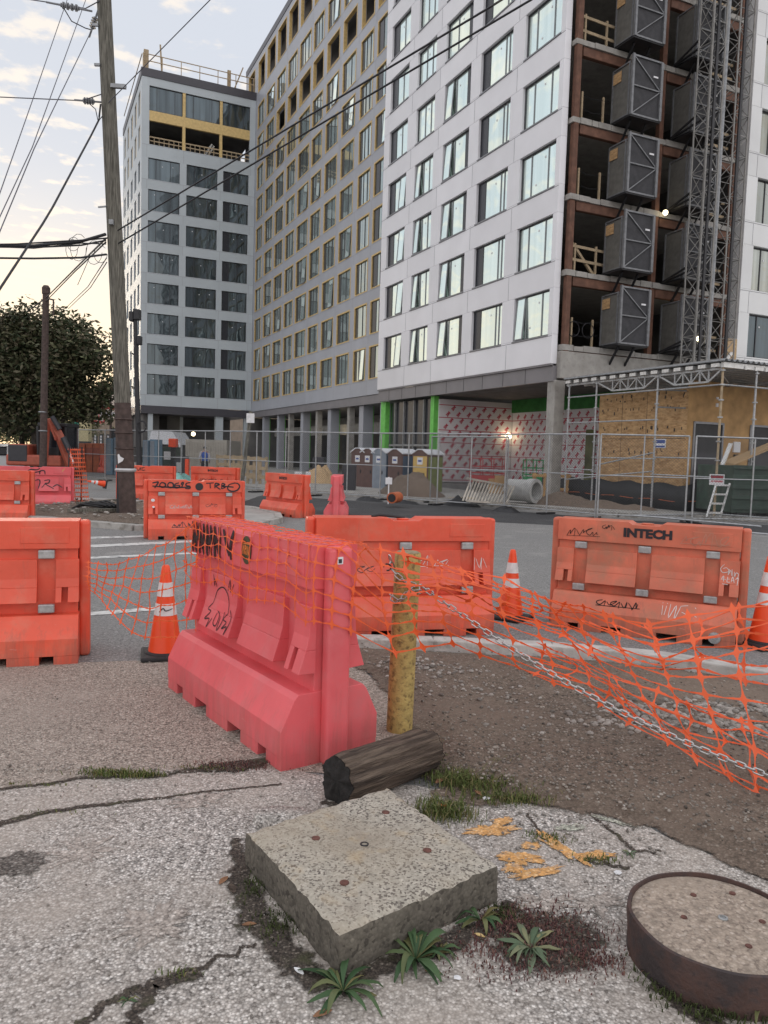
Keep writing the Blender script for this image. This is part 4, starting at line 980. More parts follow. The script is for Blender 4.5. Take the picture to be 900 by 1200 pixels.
def scribble(x0, x1, z0, z1, n, seed, slant=.35):
    """a running hand: loops and spikes joined in one or two strokes"""
    rg = random.Random(seed); L_ = []; st = (x1-x0)/n; h = z1-z0; cur = []
    for i in range(n):
        x = x0+i*st; k = rg.random(); hi_ = z0+h*rg.uniform(.55, 1.0); lo_ = z0+h*rg.uniform(-.1, .25)
        if k < .4: cur += [(x, lo_), (x+st*.35+slant*h*.3, hi_), (x+st*.5, lo_+h*.2), (x+st*.7, hi_-h*.2)]
        elif k < .7: cur += [(x+st*.8, hi_), (x+st*.1, hi_-h*.2), (x, lo_+h*.2), (x+st*.5, lo_), (x+st*.9, lo_+h*.35)]
        else: cur += [(x+st*.2, hi_+h*.1), (x+st*.1, lo_-h*.15)]; L_.append(cur); cur = [(x+st*.4, hi_), (x+st*.9, lo_)]
    L_.append(cur); L_.append([(x0-st*.1, z0+h*.02), (x1, z0+h*.12)]) if n > 4 else None
    return [q for q in L_ if len(q) > 1]

# ------------------------------------------------------------------ water barriers
SEGU = [(-.83,-.665),(-.535,-.065),(.065,.535),(.665,.83)]
_bar = {}
def barrier_mesh(kind):
    if kind in _bar: return _bar[kind]
    b = MB(); X = lambda x, y, z: (x, y, z)
    b.box(-.82, .82, -.105, .105, .30, .90)
    cuts = [(-.66,-.56,0),(-.34,-.16,1),(.16,.34,1),(.56,.66,0)]
    b.prism([(-.30,.0665),(-.30,.195),(-.225,.335),(-.20,.36),(.20,.36),(.225,.335),(.30,.195),(.30,.0665)], -.83, .83, X)
    x = -.83
    for a, c, _ in cuts: b.box(x, a, -.297, .297, 0, .075); x = c
    b.box(x, .83, -.297, .297, 0, .075)
    for i, (a, c) in enumerate(SEGU):
        for sg in (-1, 1):
            up = [(.10,.775),(.136,.775),(.146,.63),(.165,.565),(.10,.565)]; lo = [(.10,.5651),(.165,.5651),(.205,.455),(.10,.45)]
            b.prism([(y*sg, z) for y, z in up], a, c, X)
            if i in (0, 3):
                q = -.73 if i == 0 else .73; b.prism([(y*sg, z) for y, z in lo], a, q-.022, X); b.prism([(y*sg, z) for y, z in lo], q+.022, c, X)
            else: b.prism([(y*sg, z) for y, z in lo], a, c, X)
    b.prism([(-.83,.858),(.83,.858),(.83,1.07),(.16,1.07),(.12,1.045),(-.12,1.045),(-.16,1.07),(-.83,1.07)], -.14, .14, lambda w_, u, v: (u, w_, v))
    for sg in (-1, 1):
        b.box(.42, .76, sg*.141-.0035, sg*.141+.0035, .90, 1.02)
    b.lathe([(.055,.0),(.06,.012),(.045,.015)], 16, (0, 0, 1.045))
    _bar[kind] = b; return b
_barme = {}
BAR = []
def barrier(Lp, Rp, mat, label, clips=True, extra=None, name='water_barrier'):
    Lp = Vector((*Lp, 0)); Rp = Vector((*Rp, 0)); d = (Rp-Lp).normalized(); n = Vector((-d.y, d.x, 0))
    c = (Lp+Rp)/2+n*.30; o = thing(name, c, math.atan2(d.y, d.x), label, 'barrier', 'plastic water barriers')
    if mat not in _barme:
        a = barrier_mesh('x').build('body', MT[mat], o, bevel=.013)
        p = MB(); p.box(.825, .905, -.07, .07, 0, 1.068); p1 = p.build('end_post', MT[mat], o, bevel=.025, seg=3)
        p = MB(); p.box(-.905, -.825, -.07, .07, 0, 1.068); p2 = p.build('end_post', MT[mat], o, bevel=.025, seg=3)
        _barme[mat] = (a, p1, p2)
    else:
        for q in _barme[mat]: inst(q, o)
    if clips:
        if 'clips' not in _barme:
            L_ = []
            for x in (-.60, 0, .60):
                for z, y in ((.815, .125), (.405, .16)):
                    for sg in (-1, 1):
                        p = MB(); p.box(x-.058, x+.058, sg*y-.022, sg*y+.022, z-.033, z+.033); L_.append(p.build('clip', MT['clip_metal'], o, bevel=.008))
            _barme['clips'] = L_
        else:
            for q in _barme['clips']: inst(q, o)
    if extra: extra(o)
    return o
FT = lambda u, v: (u, -.1462, v)                                   # top block front
def _pl(tab, v):
    for (v0, y0), (v1, y1) in zip(tab, tab[1:]):
        if v0 <= v <= v1: return y0+(y1-y0)*(v-v0)/(v1-v0)
    return tab[0][1] if v < tab[0][0] else tab[-1][1]
FU = lambda u, v: (u, -(_pl([(.455,.205),(.565,.165),(.63,.146),(.775,.136)], v)+.0035), v)  # upper panel front (slants)
FBs = lambda u, v: (u, -(_pl([(0,.30),(.195,.30),(.335,.225),(.36,.20)], v)+.0035), v)   # base front
def put(o, lines, F, wd, mat, name='graffiti'):
    m = MB(); strokes(m, lines, F, wd); return m.build(name, MT[mat], o)
TI = textmesh('INTECH', .105, .006)
def intech(o, u=0.03, s=1.0, z=.955):
    m = MB(); m.add([(u+x*s*1.12, -.1462, z+y*s) for x, y, q in TI[0]], TI[1]); m.build('lettering', MT['black_paint'], o)

# front pink one with tags, doodle and oval sticker
def ex(o):
    rg = random.Random(12); L_ = []
    xs = [-.80,-.74,-.68,-.61,-.55,-.49,-.42,-.35]
    for i, x in enumerate(xs):
        L_.append([(x, 1.055), (x+.012, .99), (x+.004, .90), (x+.02, .868)])
        if i < 7: L_.append([(x+.005, 1.04), (x+.03, .955), (x+.06, 1.05)] if i % 2 else [(x+.004, .93), (x+.03, .975), (x+.062, .90)])
    L_ += [[(-.28,1.05),(-.235,.97),(-.185,.905)], [(-.12,1.055),(-.17,.97),(-.16,.885)]]
    put(o, L_, FT, .033, 'black_paint')
    dood = [[(-.40,.60),(-.36,.68),(-.27,.71),(-.19,.67),(-.15,.58)], [(-.37,.70),(-.42,.74),(-.41,.70),(-.44,.765)], [(-.20,.70),(-.18,.765),(-.16,.70),(-.12,.75)],
            [(-.40,.60),(-.45,.56),(-.40,.55),(-.46,.50),(-.39,.51),(-.40,.46),(-.35,.52)], [(-.30,.56),(-.32,.50),(-.27,.49),(-.26,.55),(-.30,.57)], [(-.24,.55),(-.24,.47),(-.20,.52),(-.20,.58)],
            [(-.15,.58),(-.19,.54),(-.14,.53),(-.18,.49),(-.12,.51),(-.13,.465),(-.09,.55),(-.13,.60)]]
    put(o, dood, FU, .0075, 'black_paint', 'doodle')
    m = MB(); m.lathe([(.062, .0), (.062, .003)], 28, sy=1.25); m.v = [(x+.06, -.1435-z, y+.965) for x, y, z in m.v]; s = m.build('sticker', MT['sticker_green'], o)
    m = MB(); strokes(m, [[(-.045,-.02),(-.035,.02),(-.025,-.02)], [(-.015,-.02),(-.015,.02),(.0,.01),(-.012,0),(.002,-.02)], [(.01,-.02),(.01,.02)], [(.02,.02),(.03,-.02),(.042,.02)], [(-.045,.028),(.045,.03)]], lambda u, v: (u*1.05+.06, -.1485, v*1.25+.965), .009); m.build('sticker_print', MT['sticker_orange'], s)
    m = MB(); m.box(.908, .911, -.085+.05, -.05+.05, .985, 1.02); s = m.build('small_sticker', MT['sign_white'], o)
    m = MB(); m.box(.911, .9125, -.028, -.008, .99, 1.01); m.build('small_sticker_print', MT['frame_dark'], s)
barrier((-1.45,5.18), (-.50,3.84), 'pink_plastic', 'large pink water barrier in front draped with orange netting beside the yellow bollard', False, ex).scale = (1, 1, 1.092)   # a taller model than the rest
def ex(o):
    put(o, [[(.05,.62),(.12,.60),(.2,.615),(.26,.60)], [(.06,.60),(.14,.575),(.2,.59)]], FU, .035, 'faint_paint', 'scuff')
barrier((-3.85,5.17), (-2.28,5.69), 'orange_plastic', 'large orange water barrier cut off at the left edge beside the striped cone', True, ex)
barrier((-9.1,15.75), (-7.5,16.05), 'orange_plastic', 'plain orange water barrier behind the nearest left one, cut off by the left edge')
def ex(o):
    put(o, [[(-.35,.93),(-.2,.95),(-.1,1.0),(.02,.99),(.1,1.03)], [(-.3,.9),(-.15,.90),(0,.93),(.12,.95)], [(.1,.88),(.1,.96),(.2,.97),(.22,.88)]], FT, .03, 'black_paint')
    put(o, [[(-.02,.72),(.08,.74),(.1,.66),(.06,.52)], [(.2,.72),(.32,.74),(.3,.66),(.22,.64),(.42,.52)], [(.22,.64),(.14,.54)], [(.4,.56),(.5,.62),(.62,.55)]], FU, .028, 'black_paint')
    put(o, [[(.62,.96),(.68,1.04)]], FT, .025, 'toilet_yellow', 'yellow_mark')
barrier((-9.55,18.95), (-8.0,19.6), 'pink_plastic', 'pinkish red water barrier with black tag scrawl in front of the excavator', False, ex)
def ex(o):
    Z0 = .915
    q = [[(-.76,1.01),(-.66,1.03),(-.69,.97),(-.72,.92)], [(-.64,.97),(-.60,.935),(-.54,.95),(-.54,1.0),(-.60,1.02),(-.64,.97)], [(-.50,.97),(-.46,.93),(-.40,.95),(-.41,1.01),(-.47,1.02),(-.50,.97)],
         [(-.30,1.02),(-.37,.99),(-.36,.93),(-.30,.94),(-.29,.97),(-.36,.97)], [(-.26,.93),(-.22,1.02),(-.25,1.02),(-.26,.98)], [(-.10,1.03),(-.17,1.01),(-.17,.97),(-.11,.96),(-.11,.92),(-.19,.92)], [(-.76,.955),(-.4,.935),(-.1,.945)],
         [(.18,1.02),(.32,1.03)], [(.25,1.02),(.26,.93)], [(.34,.93),(.35,1.02),(.42,1.0),(.36,.97),(.44,.91)], [(.46,.92),(.47,1.02),(.52,1.0),(.47,.97),(.53,.95),(.46,.92)],
         [(.70,1.03),(.60,1.0),(.57,.93),(.63,.88),(.73,.89),(.79,.96),(.76,1.02),(.68,1.035)], [(.46,.97),(.62,.96),(.68,.955)]]
    put(o, q, FT, .027, 'black_paint')
    m = MB(); m.lathe([(.07, .0), (.07, .003)], 24); m.v = [(x+.06, -.1435-z, y+.955) for x, y, z in m.v]; m.build('black_disc', MT['dark_metal'], o)
    put(o, scribble(-.42, .0, .22, .32, 5, 4), FBs, .013, 'black_paint', 'low_tag')
    put(o, scribble(-.45, -.05, .56, .64, 6, 9), FU, .012, 'grey_paint', 'grey_tag'); put(o, scribble(.18, .4, .58, .66, 3, 10), FU, .006, 'black_paint', 'thin_tag')
    m = MB()
    for x, z, r in ((-.75,.70,.035),(-.74,.58,.022)): m.lathe([(r, 0), (r*.9, .003)], 9); m.v = m.v[:-18]+[(a+x, -.1475-(.02 if z < .6 else 0)-c, b*.8+z) for a, b, c in m.v[-18:]]
    m.build('white_splat', MT['paper'], o)
barrier((-4.18,13.57), (-2.60,14.10), 'orange_plastic', 'orange water barrier with a black tag along its top beside the wooden utility pole', True, ex)
def ex(o):
    intech(o, 0.02, .85); put(o, scribble(-.05, .35, .06, .14, 5, 5), FBs, .012, 'faint_paint', 'faded_tag')
barrier((-3.3,20.2), (-2.17,18.9), 'orange_plastic', 'small orange water barrier in the road with INTECH on it, seen at an angle', False, ex)
barrier((-1.55,20.65), (-1.50,19.0), 'pink_plastic', 'pale pink red water barrier seen end on in the road', False)
def ex(o):
    put(o, scribble(.05, .42, .62, .74, 5, 21), FU, .006, 'white_paint'); put(o, scribble(.66, .80, .62, .74, 2, 22), FU, .006, 'white_paint'); put(o, scribble(-.62, -.28, .58, .66, 4, 23), FU, .006, 'black_paint')
    m = MB(); m.path([(-.3,-.02,1.078),(-.22,.02,1.085),(-.1,-.02,1.078),(.02,.02,1.06)], .012, 5); m.build('black_strap', MT['rubber'], o)
barrier((-.55,6.64), (1.05,7.05), 'orange_plastic', 'orange water barrier behind the yellow bollard with thin white scribbles', True, ex)
def ex(o):
    intech(o, .02, 1.06, .965)
    put(o, scribble(.32, .74, .90, 1.02, 5, 31), FT, .007, 'faint_paint', 'pale_tag'); put(o, scribble(-.74, -.42, .90, .99, 5, 32) + scribble(-.40, -.28, .98, 1.04, 3, 33), FT, .006, 'cut_wood', 'brown_tag')
    put(o, [[(.70,.74),(.67,.70),(.69,.665),(.74,.68),(.72,.71),(.69,.70)], [(.745,.70),(.735,.645),(.755,.69),(.765,.64)], [(.765,.70),(.775,.64)], [(.785,.68),(.79,.635),(.80,.67),(.82,.66),(.815,.62)],
            [(.68,.60),(.70,.635),(.70,.585)], [(.68,.605),(.72,.605)], [(.735,.63),(.73,.585),(.755,.585)], [(.73,.61),(.75,.61)], [(.765,.585),(.775,.635),(.79,.58)], [(.765,.60),(.79,.60)], [(.80,.61),(.82,.63),(.815,.56)], [(.69,.565),(.74,.56)]], FU, .006, 'white_paint', 'white_tag')
    put(o, [[(.20,.345),(.20,.24)], [(.24,.345),(.22,.24)], [(.27,.34),(.26,.22),(.32,.33),(.31,.21),(.36,.33)], [(.36,.33),(.42,.34)], [(.37,.28),(.42,.26)], [(.48,.33),(.49,.32)], [(.46,.27),(.50,.25)]], FBs, .007, 'white_paint', 'white_tag')
    put(o, scribble(-.40, .0, .26, .32, 6, 35), FBs, .009, 'cut_wood', 'olive_tag')
    m = MB(); m.lathe([(.055, 0), (.05, .02), (.03, .022), (.028, -.01)], 18); m.v = [(x+.66, -.302-z, y+.085) for x, y, z in m.v]; m.build('drain_plug', MT['clip_metal'], o, smooth=True)
barrier((1.66,7.48), (3.17,6.74), 'faded_orange_plastic', 'faded orange water barrier with INTECH in black on the right behind the netting', True, ex)
def ex(o): put(o, scribble(-.7, .0, .92, 1.03, 7, 41), FT, .014, 'black_paint'); put(o, scribble(.1, .4, .5, .6, 3, 42), FU, .02, 'white_paint', 'white_tag')
barrier((-8.3,23.6), (-6.55,23.8), 'orange_plastic', 'orange water barrier with smudged black tags directly behind the wooden utility pole', False, ex)
def ex(o): intech(o, 0.0, .9); put(o, scribble(-.5, .4, .62, .7, 8, 43), FU, .014, 'black_paint')
barrier((-6.2,24.7), (-4.95,24.2), 'orange_plastic', 'orange water barrier in front of the person in the blue vest', False, ex)
barrier((-17.6,46.9), (-16.2,45.8), 'orange_plastic', 'far small orange water barrier beside the pale blue cabinets at the fence', False)

# ------------------------------------------------------------------ cones
def cone(loc, label, rz=0, s=1.0, tilt=None):
    o = thing('traffic_cone', loc, rz, label, 'cone', 'orange traffic cones')
    r = lambda z: .135*(1-z/.71)+.028*(z/.71)
    m = MB(); m.lathe([(.145,.035),(r(.05),.05),(r(.33),.33),(r(.58),.58),(r(.66),.66),(r(.70),.70),(.02,.712)], 28); m.build('body', MT['cone_orange'], o, smooth=True)
    for a, b in ((.33,.42),(.4751,.5801)):
        m = MB(); m.lathe([(r(a)+.002,a),(r(b)+.002,b)], 28); m.build('reflective_band', MT['cone_white'], o, smooth=True)
    m = MB(); m.box(-.18,.18,-.18,.18,0,.035); m.lathe([(.16,.03),(.145,.05)], 20); m.build('base', MT['rubber'], o, bevel=.012)
    o.scale = (s, s, s)
    if tilt: o.rotation_euler = tilt
    return o
k = cone((-1.70,5.98,.004), 'orange and white striped traffic cone by the left netting', .3, 1.02)
put_ = MB(); strokes(put_, [[(-.05,.36),(-.02,.39),(.0,.37),(.05,.385)]], lambda u, v: (u, -(.135*(1-v/.71)+.028*(v/.71)+.006)*math.cos(u*9), v), .008); put_.build('scribble', MT['black_paint'], k)
cone((1.33,7.80,.004), 'traffic cone standing between the two orange barriers behind the netting', .9, 1.0)
cone((G(897,757).x,G(897,757).y,.004), 'traffic cone cut off by the right edge of the picture', .2, 1.17)
cone((-10.4,28.6,.22), 'traffic cone lying on its side at the back of the traffic island', 0, .95, (R(80), 0, R(-50)))

# ------------------------------------------------------------------ bollard, chain
o = thing('bollard', (.13,4.50,0), 0, 'weathered yellow round bollard post beside the pink barrier', 'bollard')
m = MB(); rg = random.Random(4); prof = [(.078,-.05),(.078,.0),(.077,.4),(.076,.8),(.0765,1.06),(.072,1.075),(.03,1.07)]
m.lathe(prof, 26); m.v = [(x*(1+.03*mnoise.noise((x*30, y*30, z*6)))+.018*z, y*(1+.03*mnoise.noise((x*30, y*30, z*6+9))), z) for x, y, z in m.v]
m.build('post', MT['bollard_yellow'], o, smooth=True)
m = MB(); m.lathe([(.07,1.076),(.06,1.082),(.02,1.08)], 20, (.018, 0, 0)); m.build('worn_top', pm('worn_top', (.30,.24,.15), .9, var=.3, vs=40), o)
copy_thing(o, (2.14,3.70,0), 1.3, 'weathered yellow bollard post holding the other end of the netting and chain')
def link(mb, p, d, roll, L_=.052, W=.026, r=.0042):
    d = d.normalized(); u = Vector((0,0,1)) if abs(d.z) < .9 else Vector((1,0,0)); a = d.cross(u).normalized(); b = a.cross(d)
    c = a*math.cos(roll)+b*math.sin(roll); pts = []
    for i in range(10):
        t = 2*math.pi*i/10; x = math.cos(t); y = math.sin(t); pts.append(p+d*(x*W/2+(1 if x > 0 else -1)*(L_-W)/2)+c*(y*W/2))
    mb.path(pts, r, 5, closed=True)
def chain(mb, pts):
    P = [Vector(p) for p in pts]; Ls = [(P[i+1]-P[i]).length for i in range(len(P)-1)]; T = sum(Ls); n = int(T/.041)
    for i in range(n):
        s = (i+.5)/n*T; k = 0
        while k < len(Ls)-1 and s > Ls[k]: s -= Ls[k]; k += 1
        link(mb, P[k].lerp(P[k+1], s/Ls[k]), P[k+1]-P[k], .5+(i % 2)*math.pi/2)
bc = Vector((.13,4.50,0)); m = MB()
ringp = lambda a, z, r=.092: bc+Vector((r*math.cos(a)+.018*z, r*math.sin(a), z))
lp = [ringp(R(200)-R(i*18), .985-i*.011) for i in range(0, 16)]
chain(m, [ringp(R(195), 1.0)+Vector((-.02,-.02,.06))]+[ringp(R(195)+R(i*17), .985-.095*math.sin(i/8*math.pi/2)) for i in range(0, 9)])
chain(m, [ringp(R(185)+R(i*17), .80+.03*math.cos(i)+(.07*i/9)) for i in range(0, 10)])
st = ringp(R(335), .885); en = at(985,940,3.45); pts = []
for i in range(25):
    t = i/24; p = st.lerp(en, t); p.z -= .12*math.sin(math.pi*t); pts.append(p)
chain(m, pts)
o = m.build('chain', MT['chain'], smooth='all'); tag(o, 'shiny steel chain looped round the bollard and strung through the netting', 'chain')
m = MB(); m.path([ringp(R(195), .99)+Vector((-.03-.022*math.cos(a*.7), -.02, .0+.02*math.sin(a*.7))) for a in range(8)], .005, 5); q = m.build('hook', MT['dark_metal'], o)

# ------------------------------------------------------------------ orange safety netting
def net(name, rows, label, thin=lambda j: 1, cw=.03, ch=.02, strand=.0044, mat='net_orange', node=.046, group=None, parent=None):
    """rows[i][j]: nodes; i down, j along. star-shaped nodes joined by thin straps"""
    m = MB(); NI = len(rows); NJ = len(rows[0]); rg = random.Random(len(rows)*31+NJ)
    for i in range(NI):
        for j in range(NJ):
            p = rows[i][j]
            if p is None: continue
            tk = thin(j); nb = []
            for di_, dj in ((0,1),(1,0),(0,-1),(-1,0)):
                a, b = i+di_, j+dj
                q = rows[a][b] if 0 <= a < NI and 0 <= b < NJ else None
                nb.append(q)
            dirs = []
            for k in range(4):
                q = nb[k]; opp = nb[(k+2) % 4]
                d = (q-p) if q is not None else ((p-opp) if opp is not None else Vector((.05,0,0)))
                dirs.append(d)
            ex_ = [dirs[k].normalized()*min(dirs[k].length*.46, tk*node*(1.6 if k % 2 == 0 else .9)) for k in range(4)]
            inn = [(ex_[k]+ex_[(k+1) % 4])*.20 for k in range(4)]
            pts = []
            for k in range(4): pts += [p+ex_[k], p+inn[k]]
            n = len(m.v); m.v += [tuple(q) for q in pts]+[tuple(p)]
            m.f += [(n+8, n+k, n+(k+1) % 8) for k in range(8)]
            for k in (0, 1):
                q = nb[k]
                if q is None: continue
                d = q-p; w_ = ex_[1-k].normalized()*strand*tk
                a = p+ex_[k]*.6; b = q-ex_[k]*.6; mid = (a+b)/2+Vector((0,0,-.003))
                n = len(m.v); m.v += [tuple(a-w_*1.5), tuple(a+w_*1.5), tuple(mid-w_*.5), tuple(mid+w_*.5), tuple(b-w_*1.5), tuple(b+w_*1.5)]
                m.f += [(n, n+1, n+3, n+2), (n+2, n+3, n+5, n+4)]
    o = m.build(name, MT[mat], parent, solid=.0025)
    if parent is None: tag(o, label, 'netting', group)
    return o
# draped run: over the pink barrier, round its near end, past the bollard and off to the right
fr = Vector((-.95,1.34,0)).normalized(); near_ = Vector((-.50,3.84,0)); side = Vector((-fr.y, fr.x, 0))*-1   # fr: towards far end; side: to the right
pk = lambda l, y, z: near_+fr*(l)+side*(.30+y)+Vector((0,0,z*1.092))           # l from near body end, y from centre line, z
cols = []; rgn = random.Random(77)
prof = [(.12,1.078),(.04,1.08),(-.05,1.08),(-.146,1.078),(-.150,1.005),(-.150,.935),(-.153,.865),(-.156,.795),(-.158,.725)]
NL = 16
for j in range(NL):
    l = 1.72-j*(1.70/(NL-1)); c = []
    for i, (y, z) in enumerate(prof):
        c.append(pk(l+rgn.uniform(-.012,.012)-(.004*i), y-(.012 if i > 4 else 0)+rgn.uniform(-.004,.0), z+(rgn.uniform(-.014,.014) if i > 3 else 0)-(.02*math.sin(j*.9) if i > 4 else 0)))
    cols.append(c)
# round the end: rows slide from left face to the right of the end face
E0 = [(-.05,[(.13,1.08),(.05,1.082),(-.03,1.08),(-.12,1.075),(-.15,1.0),(-.15,.93),(-.15,.86),(-.15,.79),(-.15,.72)]),
      (-.092,[(.15,1.075),(.10,1.08),(.03,1.076),(-.03,1.06),(-.05,.98),(-.055,.91),(-.06,.84),(-.06,.77),(-.06,.70)]),
      (-.098,[(.17,1.06),(.14,1.05),(.10,1.02),(.08,.98),(.07,.92),(.06,.86),(.06,.79),(.055,.73),(.05,.66)])]
for l_, pf in E0: cols.append([pk(l_ if i > 2 else l_+.02, y+rgn.uniform(-.006,.006), z+rgn.uniform(-.006,.006)) for i, (y, z) in enumerate(pf)])
topc = [(428,636,4.15),(462,646,4.27),(505,655,4.32),(560,672,4.33),(620,692,4.32),(690,715,4.28),(760,733,4.22),(830,722,4.15),(900,708,4.08),(985,695,4.0)]
botc = [(425,775,4.10),(462,762,4.30),(510,752,4.36),(560,768,4.36),(620,792,4.33),(690,815,4.28),(745,850,4.12),(800,885,3.95),(850,915,3.78),(900,948,3.62)] 
botc.append((985,1000,3.4)); topc.insert(5, (655,704,4.30))
def crv(L_, t):
    k = min(len(L_)-2, int(t*(len(L_)-1))); f = t*(len(L_)-1)-k; a = at(*L_[k]); b = at(*L_[k+1]); return a.lerp(b, f)
NM = 15
for j in range(1, NM):
    t = j/(NM-1); a = crv(topc, t); b = crv(botc, t); c = []
    for i in range(9):
        s = i/8; s = s+.06*math.sin(s*6.28)*math.sin(j*.8)
        p = a.lerp(b, s); p += Vector((0,-1,0))*(.05*math.sin(math.pi*s)*math.sin(j*.55))+Vector((.10*(s-.5)+rgn.uniform(-.02,.02), .0, rgn.uniform(-.008,.008)))
        if p.z < .03: p.z = .03
        c.append(p)
    cols.append(c)
rows_ = [[cols[j][i] for j in range(len(cols))] for i in range(9)]
net('safety_netting', rows_, 'orange plastic safety netting draped over the pink barrier and strung right past the bollard', thin=lambda j: .58 if j < 16 else min(1, .58+(j-15)*.1))
# second layer along the top: a loose fold between bollard and right edge
rows2 = []
for i in range(6):
    r_ = []
    for j in range(13):
        t = .14+.86*j/12; a = crv(topc, t); b = crv(botc, t); p = a.lerp(b, .02+.075*i+.035*math.sin(j*1.7+i*.5))
        p += Vector((rgn.uniform(-.045,.045), .05+.04*math.sin(j+i), rgn.uniform(-.014,.014))); r_.append(p)
    rows2.append(r_)
net('safety_netting', rows2, 'loose bunched fold of orange netting behind the bollard run, in front of the INTECH barrier', node=.038, strand=.0055)
rows5 = []
for i in range(5):
    r_ = []
    for j in range(10):
        t = .42+.58*j/9; a = crv(topc, t); b = crv(botc, t); p = a.lerp(b, .62+.09*i+.04*math.sin(j*1.3+i))
        p += Vector((rgn.uniform(-.05,.05), .07+.03*math.sin(j*1.2+i), rgn.uniform(-.012,.012))); p.z = max(.05, p.z); r_.append(p)
    rows5.append(r_)
net('safety_netting', rows5, 'second layer of orange netting sagging behind the chain above the gravel patch', node=.036)
# left run between left barrier and pink barrier
topl = [(105,660,5.74),(130,662,5.72),(155,656,5.66),(180,645,5.55),(205,630,5.38),(230,613,5.16)]
botl = [(105,690,5.74),(118,705,5.70),(135,722,5.66),(165,745,5.58),(200,748,5.40),(230,745,5.22)]
rows3 = []
for i in range(7):
    r_ = []
    for j in range(12):
        t = j/11; a = crv(topl, t); b = crv(botl, t); s = i/6
        p = a.lerp(b, s)+Vector((rgn.uniform(-.012,.012), -.03*math.sin(j*.9+s*3), rgn.uniform(-.01,.01))); r_.append(p)
    rows3.append(r_)
net('safety_netting', rows3, 'orange safety netting sagging between the left barrier and the pink barrier behind the cone', node=.027)
# far scrap on stakes by the excavator
rows4 = [[at(80+j*2.6+i*.5, 527+i*5.0, 20.5+.3*math.sin(j)) for j in range(8)] for i in range(13)]
o = net('safety_netting', rows4, 'small upright piece of orange netting on stakes beside the excavator', node=.06, strand=.018)
for x in (96, 81):
    m = MB(); a = at(x-1, 590, 20.4); m.tube((a.x, a.y, .05), at(x, 524, 20.4), .02, 6); q = m.build('netting_stake', MT['dark_metal']); tag(q, 'thin dark stake holding the small far netting, %s one' % ('right' if x == 96 else 'left'), 'stake', 'netting stakes')

# ------------------------------------------------------------------ log
t_ = thing('log', (-.185,3.495,0), math.atan2(.42,.43), 'short dark weathered timber log lying between the barrier and the concrete block', 'log')
LL = .63; m = MB(); nA = 72; nL = 40
def lrad(th, x):
    c_, s_ = math.cos(th), math.sin(th)
    r_ = .118+.012*mnoise.noise((c_*1.6, s_*1.6, x*2))-.026*max(0, mnoise.noise((c_*7, s_*7, x*1.6))-.05)-.016*abs(mnoise.noise((c_*14, s_*14, x*2.2+4)))+.006*mnoise.noise((c_*5, s_*5, x*14))
    if .9 < th % 6.283 < 1.9 and x > .3: r_ -= .02*min(1, (x-.3)*9)*max(0, math.sin((th-.9)*3.14))
    return r_
for i in range(nL+1):
    x = LL*i/nL
    for j in range(nA):
        th = 2*math.pi*j/nA; r_ = lrad(th, x)*(.97 if i in (0, nL) else 1)
        m.v.append((x+(.025*mnoise.noise((math.cos(th)*2.5, math.sin(th)*2.5, 7+i)) if i in (0, nL) else 0), r_*math.cos(th), max(.002, .113+r_*math.sin(th))))
for i in range(nL):
    for j in range(nA): m.f.append((i*nA+j, i*nA+(j+1) % nA, (i+1)*nA+(j+1) % nA, (i+1)*nA+j))
m.build('bark', MT['bark'], t_, smooth='all')
for e in (0, nL):
    q = MB(); ring = [Vector(m.v[e*nA+j]) for j in range(nA)]; cc = sum(ring, Vector())/nA; dd = Vector((-1 if e == 0 else 1, 0, 0)); K = 6
    for k in range(K):
        f = 1-k/K
        for j, p in enumerate(ring): q.v.append(tuple(cc+(p-cc)*f+dd*(.003+.012*mnoise.noise((p.y*f*22, p.z*f*22, e))*(k > 0))))
    q.v.append(tuple(cc+dd*.006))
    for k in range(K-1):
        for j in range(nA): q.f.append((k*nA+j, k*nA+(j+1) % nA, (k+1)*nA+(j+1) % nA, (k+1)*nA+j))
    for j in range(nA): q.f.append(((K-1)*nA+j, (K-1)*nA+(j+1) % nA, K*nA))
    q.build('cut_end', MT['cut_wood'], t_, smooth='all')

# ------------------------------------------------------------------ concrete block
P0 = Vector((-.51,2.93,0)); P1 = Vector((-.10,2.29,0)); P2 = Vector((.46,2.73,0)); P3 = P0+P2-P1
def grid_slab():
    m = MB(); n = 48; hgt = .152
    def edge(u, v):
        p = P1+(P0-P1)*u+(P2-P1)*v; return p
    top = {}
    for i in range(n+1):
        for j in range(n+1):
            u_, v_ = i/n, j/n; p = edge(u_, v_); d = min(u_, v_, 1-u_, 1-v_)
            z = hgt+.002*mnoise.noise((u_*9, v_*9, 0))-.0015*abs(mnoise.noise((u_*40, v_*40, 2)))
            if d < .04: z -= (.005+.016*max(0, mnoise.noise((u_*11, v_*11, 5))+.15))*(1-d/.04)
            if u_ > .9 and v_ < .25: z -= .015*max(0, mnoise.noise((u_*8, v_*8, 1))+.3)
            if abs(math.hypot(u_-.5, v_-.5)) < .02: z -= .004
            if .14 < d < .155: z -= .0015
            k = 1.0
            if d == 0: p = p+((edge(.5, .5)-p).normalized())*(.004+.013*max(0, mnoise.noise((u_*15, v_*15, 4))))
            top[i, j] = len(m.v); m.v.append((p.x, p.y, z))
    for i in range(n):
        for j in range(n): m.f.append((top[i, j], top[i, j+1], top[i+1, j+1], top[i+1, j]))
    return m, top, n, edge
m, top, n, edge = grid_slab()
t_ = thing('concrete_block', (0,0,0), 0, 'square weathered concrete block with rusty bolt heads in the foreground', 'concrete block')
m.build('top_slab', MT['conblock'], t_, smooth='all')
